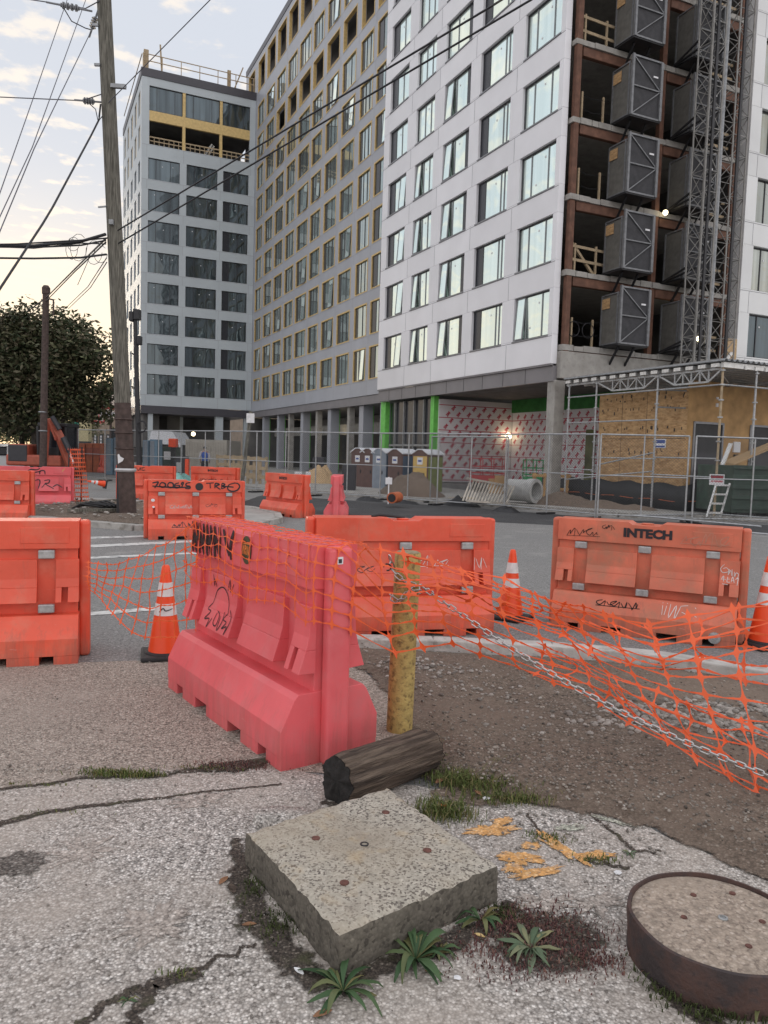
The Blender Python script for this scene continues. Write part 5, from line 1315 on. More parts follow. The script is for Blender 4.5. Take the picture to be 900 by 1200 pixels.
q = MB(); ringi = [(i, 0) for i in range(n)]+[(n, j) for j in range(n)]+[(n-i, n) for i in range(n)]+[(0, n-j) for j in range(n)]; K = len(ringi); c0 = edge(.5, .5)
for lev in range(6):
    for i, j in ringi:
        a = m.v[top[i, j]]; p = edge(i/n, j/n); out = (p-c0).normalized(); z = a[2]*(1-lev/5)-(.02 if lev == 5 else 0); k = .005*mnoise.noise((p.x*20, p.y*20, lev*1.3))+(.004 if lev in (1,2,3,4) else 0)
        q.v.append((a[0]+out.x*k*(lev > 0), a[1]+out.y*k*(lev > 0), z))
q.f = [(l*K+i, l*K+(i+1) % K, (l+1)*K+(i+1) % K, (l+1)*K+i) for l in range(5) for i in range(K)]
q.build('side', MT['conside_shaded'], t_, smooth=40)
for u_, v_ in ((.22,.30),(.30,.72),(.76,.30),(.80,.74)):
    p = edge(v_, u_); q = MB(); q.lathe([(.017,-.004),(.0165,.0025),(.012,.004)], 14, (p.x, p.y, .152)); q.build('bolt_head', MT['bolt_rust'], t_)
p = edge(.53,.5); q = MB(); q.lathe([(.016,-.006),(.017,.002),(.012,.003),(.011,-.001),(.002,-.001)], 16, (p.x, p.y, .152)); q.build('lifting_socket', MT['dark_metal'], t_)
# broken pad of old concrete behind its left corner
m = MB(); c = G(335, 965); rg = random.Random(2); n = 26
pts = [(c.x+.15*(1+.25*mnoise.noise((math.cos(i/n*6.28)*2, math.sin(i/n*6.28)*2, 3)))*math.cos(i/n*6.28), c.y+.085*(1+.3*mnoise.noise((math.cos(i/n*6.28)*2, math.sin(i/n*6.28)*2, 8)))*math.sin(i/n*6.28)) for i in range(n)]
m.add([(x, y, 0) for x, y in pts]+[(c.x+(x-c.x)*.93, c.y+(y-c.y)*.9, .045) for x, y in pts]+[(c.x, c.y, .055)], [(i, (i+1) % n, n+(i+1) % n, n+i) for i in range(n)]+[(n+i, n+(i+1) % n, 2*n) for i in range(n)])
tag(m.build('broken_concrete', MT['agg'], smooth='all'), 'low crumbled lump of old concrete behind the left corner of the concrete block', 'concrete lump')

# ------------------------------------------------------------------ round manhole riser
c = G(842, 1077, .145); RR = .288
t_ = thing('manhole_riser', (c.x, c.y, 0), .4, 'round rusty steel rimmed concrete manhole riser in the right foreground', 'manhole')
m = MB(); m.lathe([(RR*.955,.135),(RR*.9,.1405),(RR*.5,.1425),(.01,.143)], 60); m.build('concrete_top', MT['riser'], t_, smooth=True)
m = MB(); m.lathe([(RR*.99,-.02),(RR*.985,.07),(RR*1.01,.115),(RR,.146),(RR*.965,.148),(RR*.955,.13)], 72)
m.v = [(x*(1+.012*mnoise.noise((x*9, y*9, z*20))), y*(1+.012*mnoise.noise((x*9, y*9, z*20+5))), z+.005*mnoise.noise((x*7, y*7, 1))*(z > .1)) for x, y, z in m.v]
m.build('steel_rim', MT['rust'], t_, smooth=50)
for x, y in ((-.10,.05),(.03,.14),(.13,-.06),(-.02,-.14),(.17,.10)):
    m = MB(); m.lathe([(.011,.139),(.0105,.1455),(.004,.146)], 12, (x, y, 0)); m.build('bolt_head', MT['bolt_rust'], t_)
m = MB(); m.lathe([(.016,.139),(.016,.147),(.010,.148),(.009,.143),(.002,.143)], 14, (.02,.0,0)); m.build('lifting_socket', MT['clip_metal'], t_)
m = MB(); m.box(-.012,.012,-RR*1.0,-RR*.9,.1,.151); q = m.build('weld_patch', MT['concrete'], t_, bevel=.006); q.rotation_euler = (0, 0, -.15)

# ------------------------------------------------------------------ weeds, grass, litter
def rosette(px, py, n, L_, label, mat='weed', seed=1, up=.5):
    rg = random.Random(seed); c = G(px, py); m = MB(); L_ *= 1.2; n = int(n*1.55)
    for k in range(n):
        a = 2*math.pi*k/n+rg.uniform(-.6,.6); le = L_*rg.choice((.4,.6,.8,.9,1.0,1.0,1.15))*rg.uniform(.85,1.1); wd = le*rg.uniform(.12,.2); bend = rg.uniform(-.35,.35); dr = rg.uniform(.8,1.25); e0 = up*rg.uniform(.25,1.7); S = 7; v = []
        d = Vector((math.cos(a), math.sin(a), 0)); nn = Vector((-d.y, d.x, 0)); tw = rg.uniform(-.3,.3)
        for i in range(S+1):
            t = i/S; r_ = le*t*(1-.12*t*e0); z = max(.006, le*e0*(t-.85*dr*t*t)+.008+.006*mnoise.noise((k*3.1, t*4, seed))); w_ = wd*math.sin(math.pi*min(.97, .06+t*.9))**.8*(.35+.65*min(1, t*2.2))
            p = Vector((c.x, c.y, z))+d*r_+nn*bend*le*t*t; w_ *= 1+.25*mnoise.noise((t*7, k, seed)); q = nn*w_/2; dz = Vector((0,0,w_*.28)); tt = Vector((0,0,tw*w_*.5))
            v += [p-q+dz-tt, p, p+q+dz+tt]
        m.add(v, [(3*i+j, 3*i+j+1, 3*i+4+j, 3*i+3+j) for i in range(S) for j in (0, 1)])
    o = m.build('weed', MT[mat], smooth='all', solid=.0012); tag(o, label, 'weed', 'green weeds round the concrete block'); return o
rosette(402, 1165, 17, .115, 'broad leaved green weed at the front corner of the concrete block', seed=1, up=.7)
rosette(487, 1128, 19, .125, 'largest spiky green weed along the right front side of the block', seed=2, up=.8)
rosette(515, 1118, 9, .06, 'small narrow weed just right of the largest spiky one', seed=6, up=.6)
rosette(563, 1082, 9, .085, 'thin leaved weed at the right corner of the concrete block', seed=3, up=.7)
rosette(622, 1115, 22, .092, 'pale grey green rosette weed on the reddish soil patch', 'weed_light', seed=4, up=.55)
rosette(738, 1003, 9, .035, 'tiny weed in the pavement crack before the dirt', 'weed_light', seed=5, up=.7)
rosette(893, 1190, 10, .08, 'dark weed at the foot of the manhole riser in the bottom right corner', seed=8, up=.7)
rosette(150, 1175, 7, .03, 'tiny weed in the crack at the bottom left', seed=9, up=.4)
def tuft(name, spots, mat, seed):
    rg = random.Random(seed); m = MB()
    for px, py, sx, sy, n, h in spots:
        c = G(px, py)
        for _ in range(n):
            x = rg.gauss(c.x, sx); y = rg.gauss(c.y, sy); a = rg.uniform(0, 6.28); le = h*rg.uniform(.4,1.2); w_ = rg.uniform(.0015,.003); ln = rg.uniform(.2,1.0)*le
            d = Vector((math.cos(a), math.sin(a), 0)); nn = Vector((-d.y, d.x, 0))*w_; p = Vector((x, y, .01)); q = p+d*ln*.4+Vector((0,0,le*.7)); t = p+d*ln+Vector((0,0,le*.9))
            m.add([p-nn, p+nn, q+nn*.8, q-nn*.8, t], [(0,1,2,3),(3,2,4)])
    o = m.build(name, MT[mat]); tag(o, kind='stuff'); return o
tuft('grass', [(545,905,.10,.07,800,.05),(575,925,.12,.06,700,.05),(520,955,.07,.05,700,.05),(600,940,.10,.03,500,.035),(560,895,.12,.05,900,.045),(540,920,.08,.05,700,.055),(135,910,.08,.024,420,.028),(170,911,.05,.016,160,.024),(40,922,.14,.012,50,.016),(240,903,.10,.014,80,.018),(60,955,.10,.012,30,.012),(205,1147,.04,.015,45,.016),(640,985,.05,.03,120,.02),(700,1012,.05,.02,100,.02),(405,925,.015,.02,60,.07),(510,880,.06,.08,160,.04)], 'grass', 3)
tuft('moss', [(330,1085,.05,.05,260,.02),(590,1075,.03,.03,200,.02),(800,1165,.06,.05,500,.025),(760,1130,.025,.05,200,.02),(300,1040,.03,.06,160,.02),(860,1195,.08,.02,300,.025)], 'moss', 4)
tuft('dry_moss', [(640,1100,.12,.09,1500,.016),(700,1130,.05,.03,300,.014),(600,1085,.06,.05,500,.014),(280,900,.12,.035,500,.015),(610,1140,.12,.03,300,.014),(560,1115,.10,.03,240,.014)], 'red_moss', 5)
def leaf(px, py, L_, a, mat, label, z=.012, curl=.3, name='fallen_leaf'):
    c = G(px, py); m = MB(); d = Vector((math.cos(a), math.sin(a), 0)); nn = Vector((-d.y, d.x, 0)); v = []
    for i in range(6):
        t = i/5; w_ = L_*.42*math.sin(math.pi*(.06+.9*t)); p = Vector((c.x, c.y, z))+d*L_*(t-.5); v += [p-nn*w_/2+Vector((0,0,curl*w_*.5)), p+Vector((0,0,curl*L_*.3*(t-.5)**2)), p+nn*w_/2+Vector((0,0,curl*w_*.5))]
    m.add(v, [(3*i+j, 3*i+j+1, 3*i+4+j, 3*i+3+j) for i in range(5) for j in (0, 1)]); o = m.build(name, MT[mat], solid=.001); tag(o, label, 'leaf', 'fallen leaves on the pavement')
leaf(292, 1087, .05, .2, 'leaf_dead', 'brown dead leaf left of the concrete block')
leaf(507, 1143, .05, -.2, 'leaf_dead', 'reddish brown dead leaf under the largest spiky weed')
leaf(378, 1192, .06, .5, 'leaf_dead', 'brown dead leaf at the bottom edge under the broad leaved weed')
leaf(515, 922, .07, .9, 'leaf_dead', 'brown dead leaf on the grass behind the block', .03)
leaf(560, 936, .06, 2.0, 'leaf_dead', 'brown curled leaf on the soil right of the grass', .03)
leaf(350, 1142, .045, 2.4, 'paper', 'pale dry leaf sliver left of the front corner of the block')
leaf(262, 1035, .06, 1.2, 'leaf_dead', 'brown leaf beside the left corner of the concrete block'); leaf(272, 1045, .07, 2.0, 'bark', 'dark leaf beside the left corner of the concrete block')
leaf(562, 1100, .04, -.5, 'gold', 'yellow leaf under the thin leaved weed')
m = MB(); c = G(520, 945, .03); m.box(c.x-.012, c.x+.012, c.y-.008, c.y+.01, .025, .04); o = m.build('litter_scrap', MT['leaf_orange'], bevel=.004); tag(o, 'bright orange scrap of plastic on the soil behind the block', 'litter')
for i, (x, y, s, lb) in enumerate(((590,911,.03,'white paper scrap on the grass right of the log'),(570,940,.018,'small white scrap on the soil behind the block'),(536,1150,.012,'tiny white scrap right of the largest spiky weed'),(632,1095,.014,'tiny white scrap on the reddish soil patch'),(388,915,.016,'small pale pebble at the near corner of the pink barrier'),(724,1026,.015,'small blue grey scrap in front of the crack'))):
    c = G(x, y); m = MB(); m.stone((c.x, c.y, .02 if i < 2 else .014), s, random.Random(i), .35); tag(m.build('litter_scrap', MT['paper']), lb, 'litter')
# ------------------------------------------------------------------ poles and lines
b = G(150, 609); top = at(122, 0, b.y-.2); d_ = (top-Vector((b.x, b.y, 0)))
t_ = thing('utility_pole', (b.x, b.y, .0), 0, 'tall leaning weathered wooden utility pole with a dark wrapped foot on the traffic island', 'utility pole')
PT = lambda z: Vector((d_.x*z/d_.z, d_.y*z/d_.z, z))
m = MB(); m.path([PT(z) for z in (2.6, 4, 6, 8, 10, 12, 14.5)], lambda t: .175-.035*t, 18); m.build('shaft', MT['pole_wood'], t_, smooth=True)
m = MB(); m.path([PT(z) for z in (0, .6, 1.3, 2.0, 2.61)], lambda t: .195-.015*t, 18); m.build('wrapped_foot', MT['pole_dark'], t_, smooth=True)
m = MB(); q = PT(0)+Vector((-.17,-.10,0)); m.box(q.x-.05, q.x+.05, q.y-.03, q.y+.03, .1, 2.1); m.build('cable_guard', MT['dark_metal'], t_, bevel=.01)
for z in (1.95, 2.25, 1.6):
    m = MB(); p = PT(z); m.path([p+Vector((.2*math.cos(a*.4), .2*math.sin(a*.4), 0)) for a in range(16)], .016, 5, closed=True); m.build('strap', MT['pole_dark'], t_)
m = MB(); p = PT(1.12); m.path([p+Vector((.19*math.cos(a*.4), .19*math.sin(a*.4), 0)) for a in range(16)], .045, 6, closed=True); m.build('silver_tape', MT['tape_silver'], t_)
m = MB(); p = PT(1.36)+Vector((-.04,-.205,0)); m.poly([p+Vector(q) for q in ((-.05,0,-.1),(.05,0,-.04),(.08,0,.02),(0,0,.06),(-.03,0,.12),(-.06,0,.10))]); m.build('torn_paper', MT['paper'], t_, solid=.004)
m = MB(); p = PT(9.3); m.bar(p+Vector((.1,-.1,0)), p+Vector((.42,-.12,-.02)), .08); m.bar(PT(7.1)+Vector((-.3,-.05,-.3)), PT(7.1)+Vector((-.1,-.12,-.3)), .03)
for z in (11.4, 10.5, 9.7): p = PT(z); m.bar(p+Vector((-.22,-.14,0)), p+Vector((-.1,-.14,0)), .05)
m.box(PT(6.45).x-.04, PT(6.45).x+.05, PT(6.45).y-.24, PT(6.45).y-.17, 6.4, 6.5)
m.build('fitting', MT['grey_metal'], t_)
base = Vector((b.x, b.y, 0))
def pp(z, dx=0, dy=-.16): return base+PT(z)+Vector((dx, dy, 0))
def zat(y): return at(135, y, b.y).z
wn = 0
def wire(pts, label, r=.010, sag=.0, mat='wire', n=18, name='power_line'):
    P = []
    for k in range(len(pts)-1):
        a, c = Vector(pts[k]), Vector(pts[k+1])
        for i in range(n):
            t = i/n; q = a.lerp(c, t); q.z -= sag*4*t*(1-t); P.append(q)
    P.append(Vector(pts[-1])); m = MB(); m.path(P, r, 5); o = m.build(name, MT[mat], smooth='all'); tag(o, label, 'wire', 'overhead wires'); return o
Yb = b.y
def insul(p, q, label):
    m = MB(); p = Vector(p); q = Vector(q); d = q-p
    for i in range(9):
        t = i/8; m.path([p+d*(t-.03), p+d*(t+.03)], .075 if i % 2 else .045, 8)
    m.path([p-d*.9, q+d*.8], .02, 6); o = m.build('line_insulator', MT['insulator'], smooth=True); tag(o, label, 'insulator', 'insulators at the utility pole')
# two heavy cables going over to the right
wire([pp(zat(274), .12), at(575, 8, 11.0), at(820, -150, 7.0)], 'upper of the two heavy black cables crossing the white block', .016)
wire([pp(zat(289), .12), at(622, 0, 11.0), at(860, -150, 7.0)], 'lower of the two heavy black cables crossing the white block', .016)
wire([pp(zat(128), .05), at(168, 79, 16.6), at(246, 0, 15.6), at(330, -86, 14.4)], 'thin wire rising right from the utility pole past the roof of the far tower', .010, mat='wire_grey')
# left side
wire([at(-40, -12, Yb), at(65, 4, Yb), at(100, 10, Yb), pp(zat(13), -.05)], 'top wire with insulators meeting the utility pole near the upper edge', .012, mat='wire_grey', n=6)
wire([at(-40, 112, Yb), at(96, 118, Yb), pp(zat(119), -.1)], 'level wire with a dark insulator halfway up the utility pole', .012, mat='wire_grey', n=6)
insul(at(72, 6, Yb-.02), at(92, 10, Yb-.02), 'grey insulator string on the top wire'); insul(at(108, 33, Yb-.02), at(112, 21, Yb-.02), 'short steep insulator string beside the pole near the upper edge'); insul(at(98, 118, Yb-.02), at(110, 119, Yb-.02), 'dark insulator string on the level wire')
wire([at(75, 10, Yb), at(84, 25, Yb), at(100, 33, Yb), at(107, 35, Yb)], 'short drooping jumper wire between the two upper insulators', .012, n=5)
wire([at(107, 36, Yb), at(40, 174, 12.5), at(-8, 290, 10.8)], 'right one of three thin wires running steeply down left', .009, mat='wire_grey')
wire([at(104, -10, 21), at(38, 172, 14), at(-4, 262, 12)], 'middle one of three thin wires running steeply down left', .009, mat='wire_grey')
wire([at(82, -10, 21), at(40, 112, 16), at(-5, 240, 12.5)], 'left one of three thin wires running steeply down left', .009, mat='wire_grey')
wire([pp(zat(130), -.12), at(116, 140, 17.0), at(107, 158, 16.5), at(62, 242, 14), at(50, 262, 13.3), at(-8, 350, 11)], 'thick spliced service cable hanging down left from the utility pole', .02, n=6)
wire([at(103, 120, Yb), at(112, 128, Yb), at(115, 142, Yb), pp(zat(144), -.1)], 'small looped jumper wire below the dark insulator', .01, n=5)
for i, (y0, y1, r_, lb) in enumerate(((287, 279, .035, 'thick bundle of black cables running left from the utility pole'), (289, 286, .02, 'cable just under the thick black bundle, left of the utility pole'), (302, 302, .024, 'single level black cable below the bundled ones'), (288, 290, .014, 'thin slack cable tangled under the thick black bundle'))):
    wire([at(-40, y0, Yb+.5), at(40, y0+(1 if i != 3 else 3), Yb+.3), at(95, (y0+y1)/2+(0 if i != 3 else -4), Yb+.1), pp(zat(y1), -.15)], lb, r_, n=6)
wire([at(-40, 287, Yb+.4), at(20, 286, Yb), at(70, 283, Yb), at(105, 281, Yb), at(126, 279, Yb)], 'lashed cable wound on top of the thick black bundle', .018, n=4)
rg = random.Random(21)
for i, (x, y, w_, h_) in enumerate(((84,296,7,12),(92,294,9,16),(110,300,8,14),(118,302,6,10),(86,290,5,8))):
    wire([at(x+w_*math.cos(k*.5)*(1+.1*i), y+h_*math.sin(k*.5)-4, Yb+.1+.02*k) for k in range(12)], 'loose thin loop of wire hanging by the black bundle at the utility pole', .006, n=3)
wire([at(104, 304, Yb), at(98, 318, Yb), at(91, 334, Yb)], 'loose broken wire end dangling below the bundles', .007, n=5)
Y2 = 33.0
wire([pp(zat(284), -.15), at(92, 311, 22), at(54, 349, Y2)], 'twisted heavy cable from the utility pole to the second dark pole', .022); wire([at(54, 349, Y2), at(20, 374, 45), at(-10, 398, 60)], 'heavy cable running on left beyond the second dark pole', .03)
wire([pp(zat(288), -.15), at(88, 318, 22), at(54, 353, Y2), at(15, 385, 45), at(-10, 404, 55)], 'lower cable sloping from the utility pole past the second dark pole', .018)
wire([pp(zat(306), -.15), at(103, 336, 24), at(78, 360, 34)], 'upper of two thin wires sloping down behind the dark tree', .012, mat='wire_grey'); wire([pp(zat(311), -.15), at(106, 337, 24), at(80, 362, 34)], 'lower of two thin wires sloping down behind the dark tree', .012, mat='wire_grey')
wire([at(-10, 358, 50), at(48, 374, 50), at(132, 396, 50)], 'long thin wire low in the sky crossing above the dark tree', .03, mat='wire_grey')
# second pole
t2 = at(54, 336, Y2); b2 = at(50, 543, Y2)
t_ = thing('utility_pole', (b2.x, b2.y, 0), 0, 'dark distant utility pole standing in front of the tree and excavator', 'utility pole')
m = MB(); m.path([(0,0,0), (t2.x-b2.x, 0, t2.z)], .155, 12, .13); m.build('shaft', MT['pole_dark'], t_, smooth=True)
m = MB(); dx = t2.x-b2.x; m.lathe([(.17,0),(.17,.25),(.1,.35)], 10, (dx, 0, t2.z-.3)); m.bar((dx+.1,-.05,t2.z-.5), (dx+.35,-.05,t2.z-.55), .06); m.bar((dx+.33,-.05,t2.z-.55), (dx+.33,-.05,t2.z-1.2), .05)
m.build('fitting', MT['pole_dark'], t_)
for z in (3.0, 2.2): m = MB(); m.path([(.02+.16*math.cos(a*.4), .16*math.sin(a*.4), z) for a in range(16)], .03, 5, closed=True); m.build('band', MT['grey_metal'], t_)
# signal pole at the tower
p0 = at(164, 548, 31); p1 = at(158, 362, 31)
t_ = thing('signal_pole', (p0.x, p0.y, 0), 0, 'slim dark signal pole with black boxes between the wooden utility pole and the far tower', 'signal pole')
m = MB(); m.path([(0,0,0), (p1.x-p0.x, 0, p1.z)], .12, 10, .075); m.build('shaft', MT['dark_metal'], t_, smooth=True)
for x, y, w_, h_, nm in ((154.5,371,5,11,'camera_box'),(161,369,7,12,'signal_head'),(163.5,399,4.5,10,'control_box')):
    q = at(x, y, 31)-Vector((p0.x, p0.y, 0)); k = 31/900; m = MB(); m.box(q.x-w_*k/2, q.x+w_*k/2, q.y-.15, q.y+.15, q.z-h_*k/2, q.z+h_*k/2); m.build(nm, MT['dark_metal'], t_, bevel=.03)
q = at(165, 420, 31)-Vector((p0.x, p0.y, 0)); m = MB(); m.path([q+Vector((-.35,0,.2)), q+Vector((-.2,0,.05)), q+Vector((-.1,0,-.5))], .025, 5); m.path([at(166,500,30.8)-Vector((p0.x,p0.y,0))+Vector((.18*math.cos(k*.5),0,.22*math.sin(k*.5))) for k in range(13)], .035, 5); m.build('cable_loop', MT['wire'], t_)

# ------------------------------------------------------------------ site fence
def fence_panel(a, c, label, mids=0, h=2.38, lean=0):
    a = Vector((*a, 0)); c = Vector((*c, 0)); d = c-a; W = d.length; ang = math.atan2(d.y, d.x)
    o = thing('fence_panel', a, ang, label, 'fence', 'chain link site fence panels')
    if lean: o.rotation_euler = (lean, 0, ang)
    m = MB(); r = .024
    m.tube((0,0,.0), (0,0,h), r, 8); m.tube((W,0,.0), (W,0,h), r, 8); m.tube((0,0,h), (W,0,h), r, 8); m.tube((0,0,.14), (W,0,.14), r*.8, 6); m.tube((0,0,h*.52), (W,0,h*.52), r*.75, 6)
    for i in range(mids): x = W*(i+1)/(mids+1); m.tube((x,0,.14), (x,0,h), r*.9, 6)
    m.build('frame', MT['galv'], o, smooth=True)
    m = MB(); s = .085; t = -h
    def seg(p, q):
        p = Vector((p[0],.004,p[1])); q = Vector((q[0],.004,q[1])); e = (q-p).normalized(); n = Vector((-e.z,0,e.x))*.0024; u = Vector((0,.0024,0))
        m.add([p-n-u, p+n-u, p+u*1.4, q-n-u, q+n-u, q+u*1.4], [(0,1,4,3),(1,2,5,4),(2,0,3,5)])
    while t < W:
        x0, x1 = max(0, t), min(W, t+h)
        if x1-x0 > .03: seg((x0, .14+(x0-t)*(h-.16)/h), (x1, .14+(x1-t)*(h-.16)/h)); seg((x0, h-(x0-t)*(h-.16)/h), (x1, h-(x1-t)*(h-.16)/h))
        t += s
    m.build('mesh', MT['fence_wire'], o)
    for x in (0.05, W-.05): m = MB(); m.bar((x,-.35,.03), (x,.35,.03), .07, .05); m.build('foot', MT['dark_metal'], o)
    return o
FP = [(-16.5,38.2),(-13.2,36.2),(-10.0,33.9),(-7.5,32.0),(-5.04,30.1),(-2.6,28.75),(-.17,27.4),(1.75,25.55),(3.8,24.3),(4.85,22.9),(5.98,21.7)]
nm = ['in front of the pale blue cabinets behind the wooden pole','at the feet of the far tower left of the dark bins','in front of the dark bins and tan container','in front of the timber barricades by the person in blue','in front of the last street columns of the grey wing','beside the small INTECH barrier, left of the brown toilets','in front of the brown portable toilets','in front of the olive toilet and dirt mound','in front of the printed membrane wall and timber rack','in front of the concrete pipe','left of the plywood enclosure above the brown dirt']
for i in range(len(FP)-1): fence_panel(FP[i], FP[i+1], 'chain link fence panel '+nm[i+1 if i else 0], mids=1 if (Vector(FP[i])-Vector(FP[i+1])).length > 2.2 else 0)
fence_panel((6.02,21.62), (8.28,21.08), 'chain link fence panel in front of the plywood enclosure and blue notice', 1)
fence_panel((8.42,20.95), (11.9,21.55), 'chain link fence panel at the right in front of the green dumpster', 1)
fence_panel((12.0,21.55), (15.4,22.3), 'chain link fence panel cut off by the right edge', 1)
fence_panel((3.9,24.55), (1.6,26.9), 'extra chain link panel doubled up behind the one by the concrete pipe', 0, 2.3)
# fallen panel lying on the pavement
m = MB(); A0 = G(770,612,.16); 
for a, c in (((768,606),(892,617)),((740,604),(836,602)),((836,602),(900,607)),((768,606),(740,604)),((800,618),(900,626))): m.tube(G(*a,.17), G(*c,.17), .025, 6)
for k in range(16): m.tube(G(742+8*k, 604.3,.165), G(772+8*k, 606.5+.7*k,.165), .006, 4)
tag(m.build('fallen_fence_panel', MT['galv'], smooth=True), 'fence panel lying flat on the ground under the aluminium ladder', 'fence')
def heap(name, px, py, rx, ry, h, m, label, cat, seed, lumps=.35, yaw=0):
    c = G(px, py); mb = MB(); n = 30; k = 10
    for i in range(k+1):
        for j in range(n):
            a = 2*math.pi*j/n; r = (1-i/k)*(1+.15*mnoise.noise((math.cos(a)*1.5, math.sin(a)*1.5, seed)))
            z = h*(1-(1-i/k)**1.6)*(1+lumps*mnoise.noise((math.cos(a)*r*2.5, math.sin(a)*r*2.5, seed+3)))+h*.12*mnoise.noise((math.cos(a)*r*7, math.sin(a)*r*7, seed))*(0 < i)
            x, y = rx*r*math.cos(a), ry*r*math.sin(a); mb.v.append((c.x+x*math.cos(yaw)-y*math.sin(yaw), c.y+x*math.sin(yaw)+y*math.cos(yaw), max(0, z)+.0))
    for i in range(k):
        for j in range(n): mb.f.append((i*n+j, i*n+(j+1) % n, (i+1)*n+(j+1) % n, (i+1)*n+j))
    mb.f.append(tuple(k*n+j for j in range(n))); o = mb.build(name, m, smooth='all'); tag(o, label, cat); return o
heap('dirt_mound', 482, 584, 1.75, .9, .95, MT['dirt_solid'], 'brown dirt mound in front of the portable toilets', 'dirt mound', 1, yaw=R(-48))
heap('dirt_mound', 660, 596, 1.3, .8, .55, MT['dirt_solid'], 'brown dirt mound beside the concrete pipe at the fence', 'dirt mound', 4, yaw=R(-25))
heap('dirt_mound', 715, 600, 2.0, .6, .35, MT['dirt_solid'], 'low long dirt heap along the black silt skirt', 'dirt mound', 6, yaw=R(-20))
heap('tarp_heap', 540, 593, .75, .35, .28, MT['tarp'], 'crumpled black tarp at a fence foot before the printed wall', 'tarp', 7, .8, R(-40)); heap('tarp_heap', 592, 600, .5, .3, .16, MT['tarp'], 'flat black tarp at the thick fence post right of the other tarp', 'tarp', 9, .8, R(-40)); heap('tarp_heap', 432, 587, .6, .3, .16, MT['tarp'], 'black tarp at the fence foot by the brown toilets', 'tarp', 11, .8, R(-40)); heap('tarp_heap', 475, 590, .6, .25, .12, MT['tarp'], 'small black tarp scrap at the foot of the dirt mound', 'tarp', 12, .8, R(-40))
heap('straw_heap', 545, 588, 1.1, .3, .16, MT['lumber'], 'low strip of tan straw at the foot of the timber rack', 'straw', 14, .8, R(-40))

# ------------------------------------------------------------------ portable toilets
TW, TH = .92, 1.86
def toilet(p, mat, label, door=None, side=None):
    o = thing('portable_toilet', p, R(-47), label, 'toilet', 'portable toilets behind the fence'); W = TW/2
    m = MB(); m.box(-W, W, -W, W, .05, 1.62); m.build('cabin', MT[mat], o, bevel=.02)
    m = MB(); m.box(-W+.06, W-.06, -W-.015, -W+.0, .1, 1.6); d = m.build('door', MT[door or mat], o, bevel=.006)
    m = MB(); m.box(.22, .28, -W-.035, -W-.015, .75, .9); m.build('latch', MT['dark_metal'], d)
    m = MB(); m.prism([(-W, 1.62), (-W, 1.70), (-.12, TH), (.12, TH), (W, 1.70), (W, 1.62)], -W-.02, W+.02, lambda w_, u, v: (u, w_, v)); m.build('gable', MT[mat], o)
    m = MB(); m.prism([(-W-.04, 1.665), (-W-.04, 1.72), (-.13, TH+.045), (.13, TH+.045), (W+.04, 1.72), (W+.04, 1.665), (.12, TH+.01), (-.12, TH+.01)], -W-.05, W+.05, lambda w_, u, v: (u, w_, v)); m.build('roof', MT['roof_white'], o)
    m = MB(); m.box(-.16, .16, -W-.022, -W-.0205+.004, 1.25, 1.55); s = m.build('notice', MT['sign_white'], o)
    m = MB(); m.box(-.1, .1, -W-.0255, -W-.0225, 1.36, 1.44); m.build('notice_print', MT['sign_blue'], s)
    m = MB()
    for x in (-.3,-.1,.1,.3): m.box(W-.002, W+.012, x-.02, x+.02, .1, 1.55)
    m.build('side_rib', MT[side or mat], o)
    if side: m = MB(); m.box(W-.004, W+.008, -W+.03, W-.03, .08, 1.58); m.build('side_wall', MT[side], o)
    return o
a = G(427, 573); c = G(500, 579)
spec = [('toilet_brown','leftmost brown portable toilet in the row',None,None,0),('toilet_brown','second brown portable toilet from the left, next to the grey one',None,None,.17),('toilet_grey','grey portable toilet with blue side in the middle of the row',None,'toilet_blue',.36),('toilet_brown','brown portable toilet between the grey and the olive one',None,'toilet_blue',.62),('toilet_brown','nearest portable toilet with yellow door and olive side','toilet_yellow','toilet_olive',1.0)]
for mt, lb, dr, sd_, t in spec: toilet(a.lerp(c, t), mt, lb, dr, sd_)
# red drum end on the kerb + post with small sign
c = G(459, 590, .14); m = MB(); m.tube(c+Vector((0,0,.17)), c+Vector((.2,.6,.17)), .17, 18); o = m.build('pipe_stub', MT['orange_box'], smooth=True); tag(o, 'short orange pipe end lying on the kerb in front of the dirt mound', 'pipe')
m = MB(); m.tube(c+Vector((-.006,-.02,.17)), c+Vector((.0,-.004,.17)), .125, 16); m.build('bore', MT['dark_metal'], o)
c = G(455, 586, .14); m = MB(); m.box(c.x-.11, c.x+.11, c.y-.01, c.y+.01, .66, .88); m.box(c.x-.02, c.x+.02, c.y+.011, c.y+.03, .0, .9); tag(m.build('small_sign', MT['sign_white']), 'small pale sign on a stake in front of the dirt mound', 'sign')
# concrete pipe, timber rack, lifts in the recess
pa = G(628, 590, .15); pb = pa+Vector((-.78,.75,0)); ax = (pb-pa).normalized(); m = MB(); n = 28; up = Vector((0,0,1)); sd2 = ax.cross(up)
prof = [(.0,.30),(.0,.41),(.28,.41),(.32,.37),(1.08,.37),(1.08,.27),(.0,.29)]
for t, r in prof:
    for j in range(n): an = 2*math.pi*j/n; m.v.append(tuple(pa+ax*t+Vector((0,0,.41))+(sd2*math.cos(an)+up*math.sin(an))*r))
for i in range(len(prof)-1):
    for j in range(n): m.f.append((i*n+j, i*n+(j+1) % n, (i+1)*n+(j+1) % n, (i+1)*n+j))
tag(m.build('concrete_pipe', MT['pipe_concrete'], smooth=40), 'pale short concrete drain pipe lying by the dirt mound', 'pipe')
m = MB(); a = G(549, 592, .12)+Vector((0,.6,0)); c = G(601, 594, .12)+Vector((0,.5,0)); dd = c-a
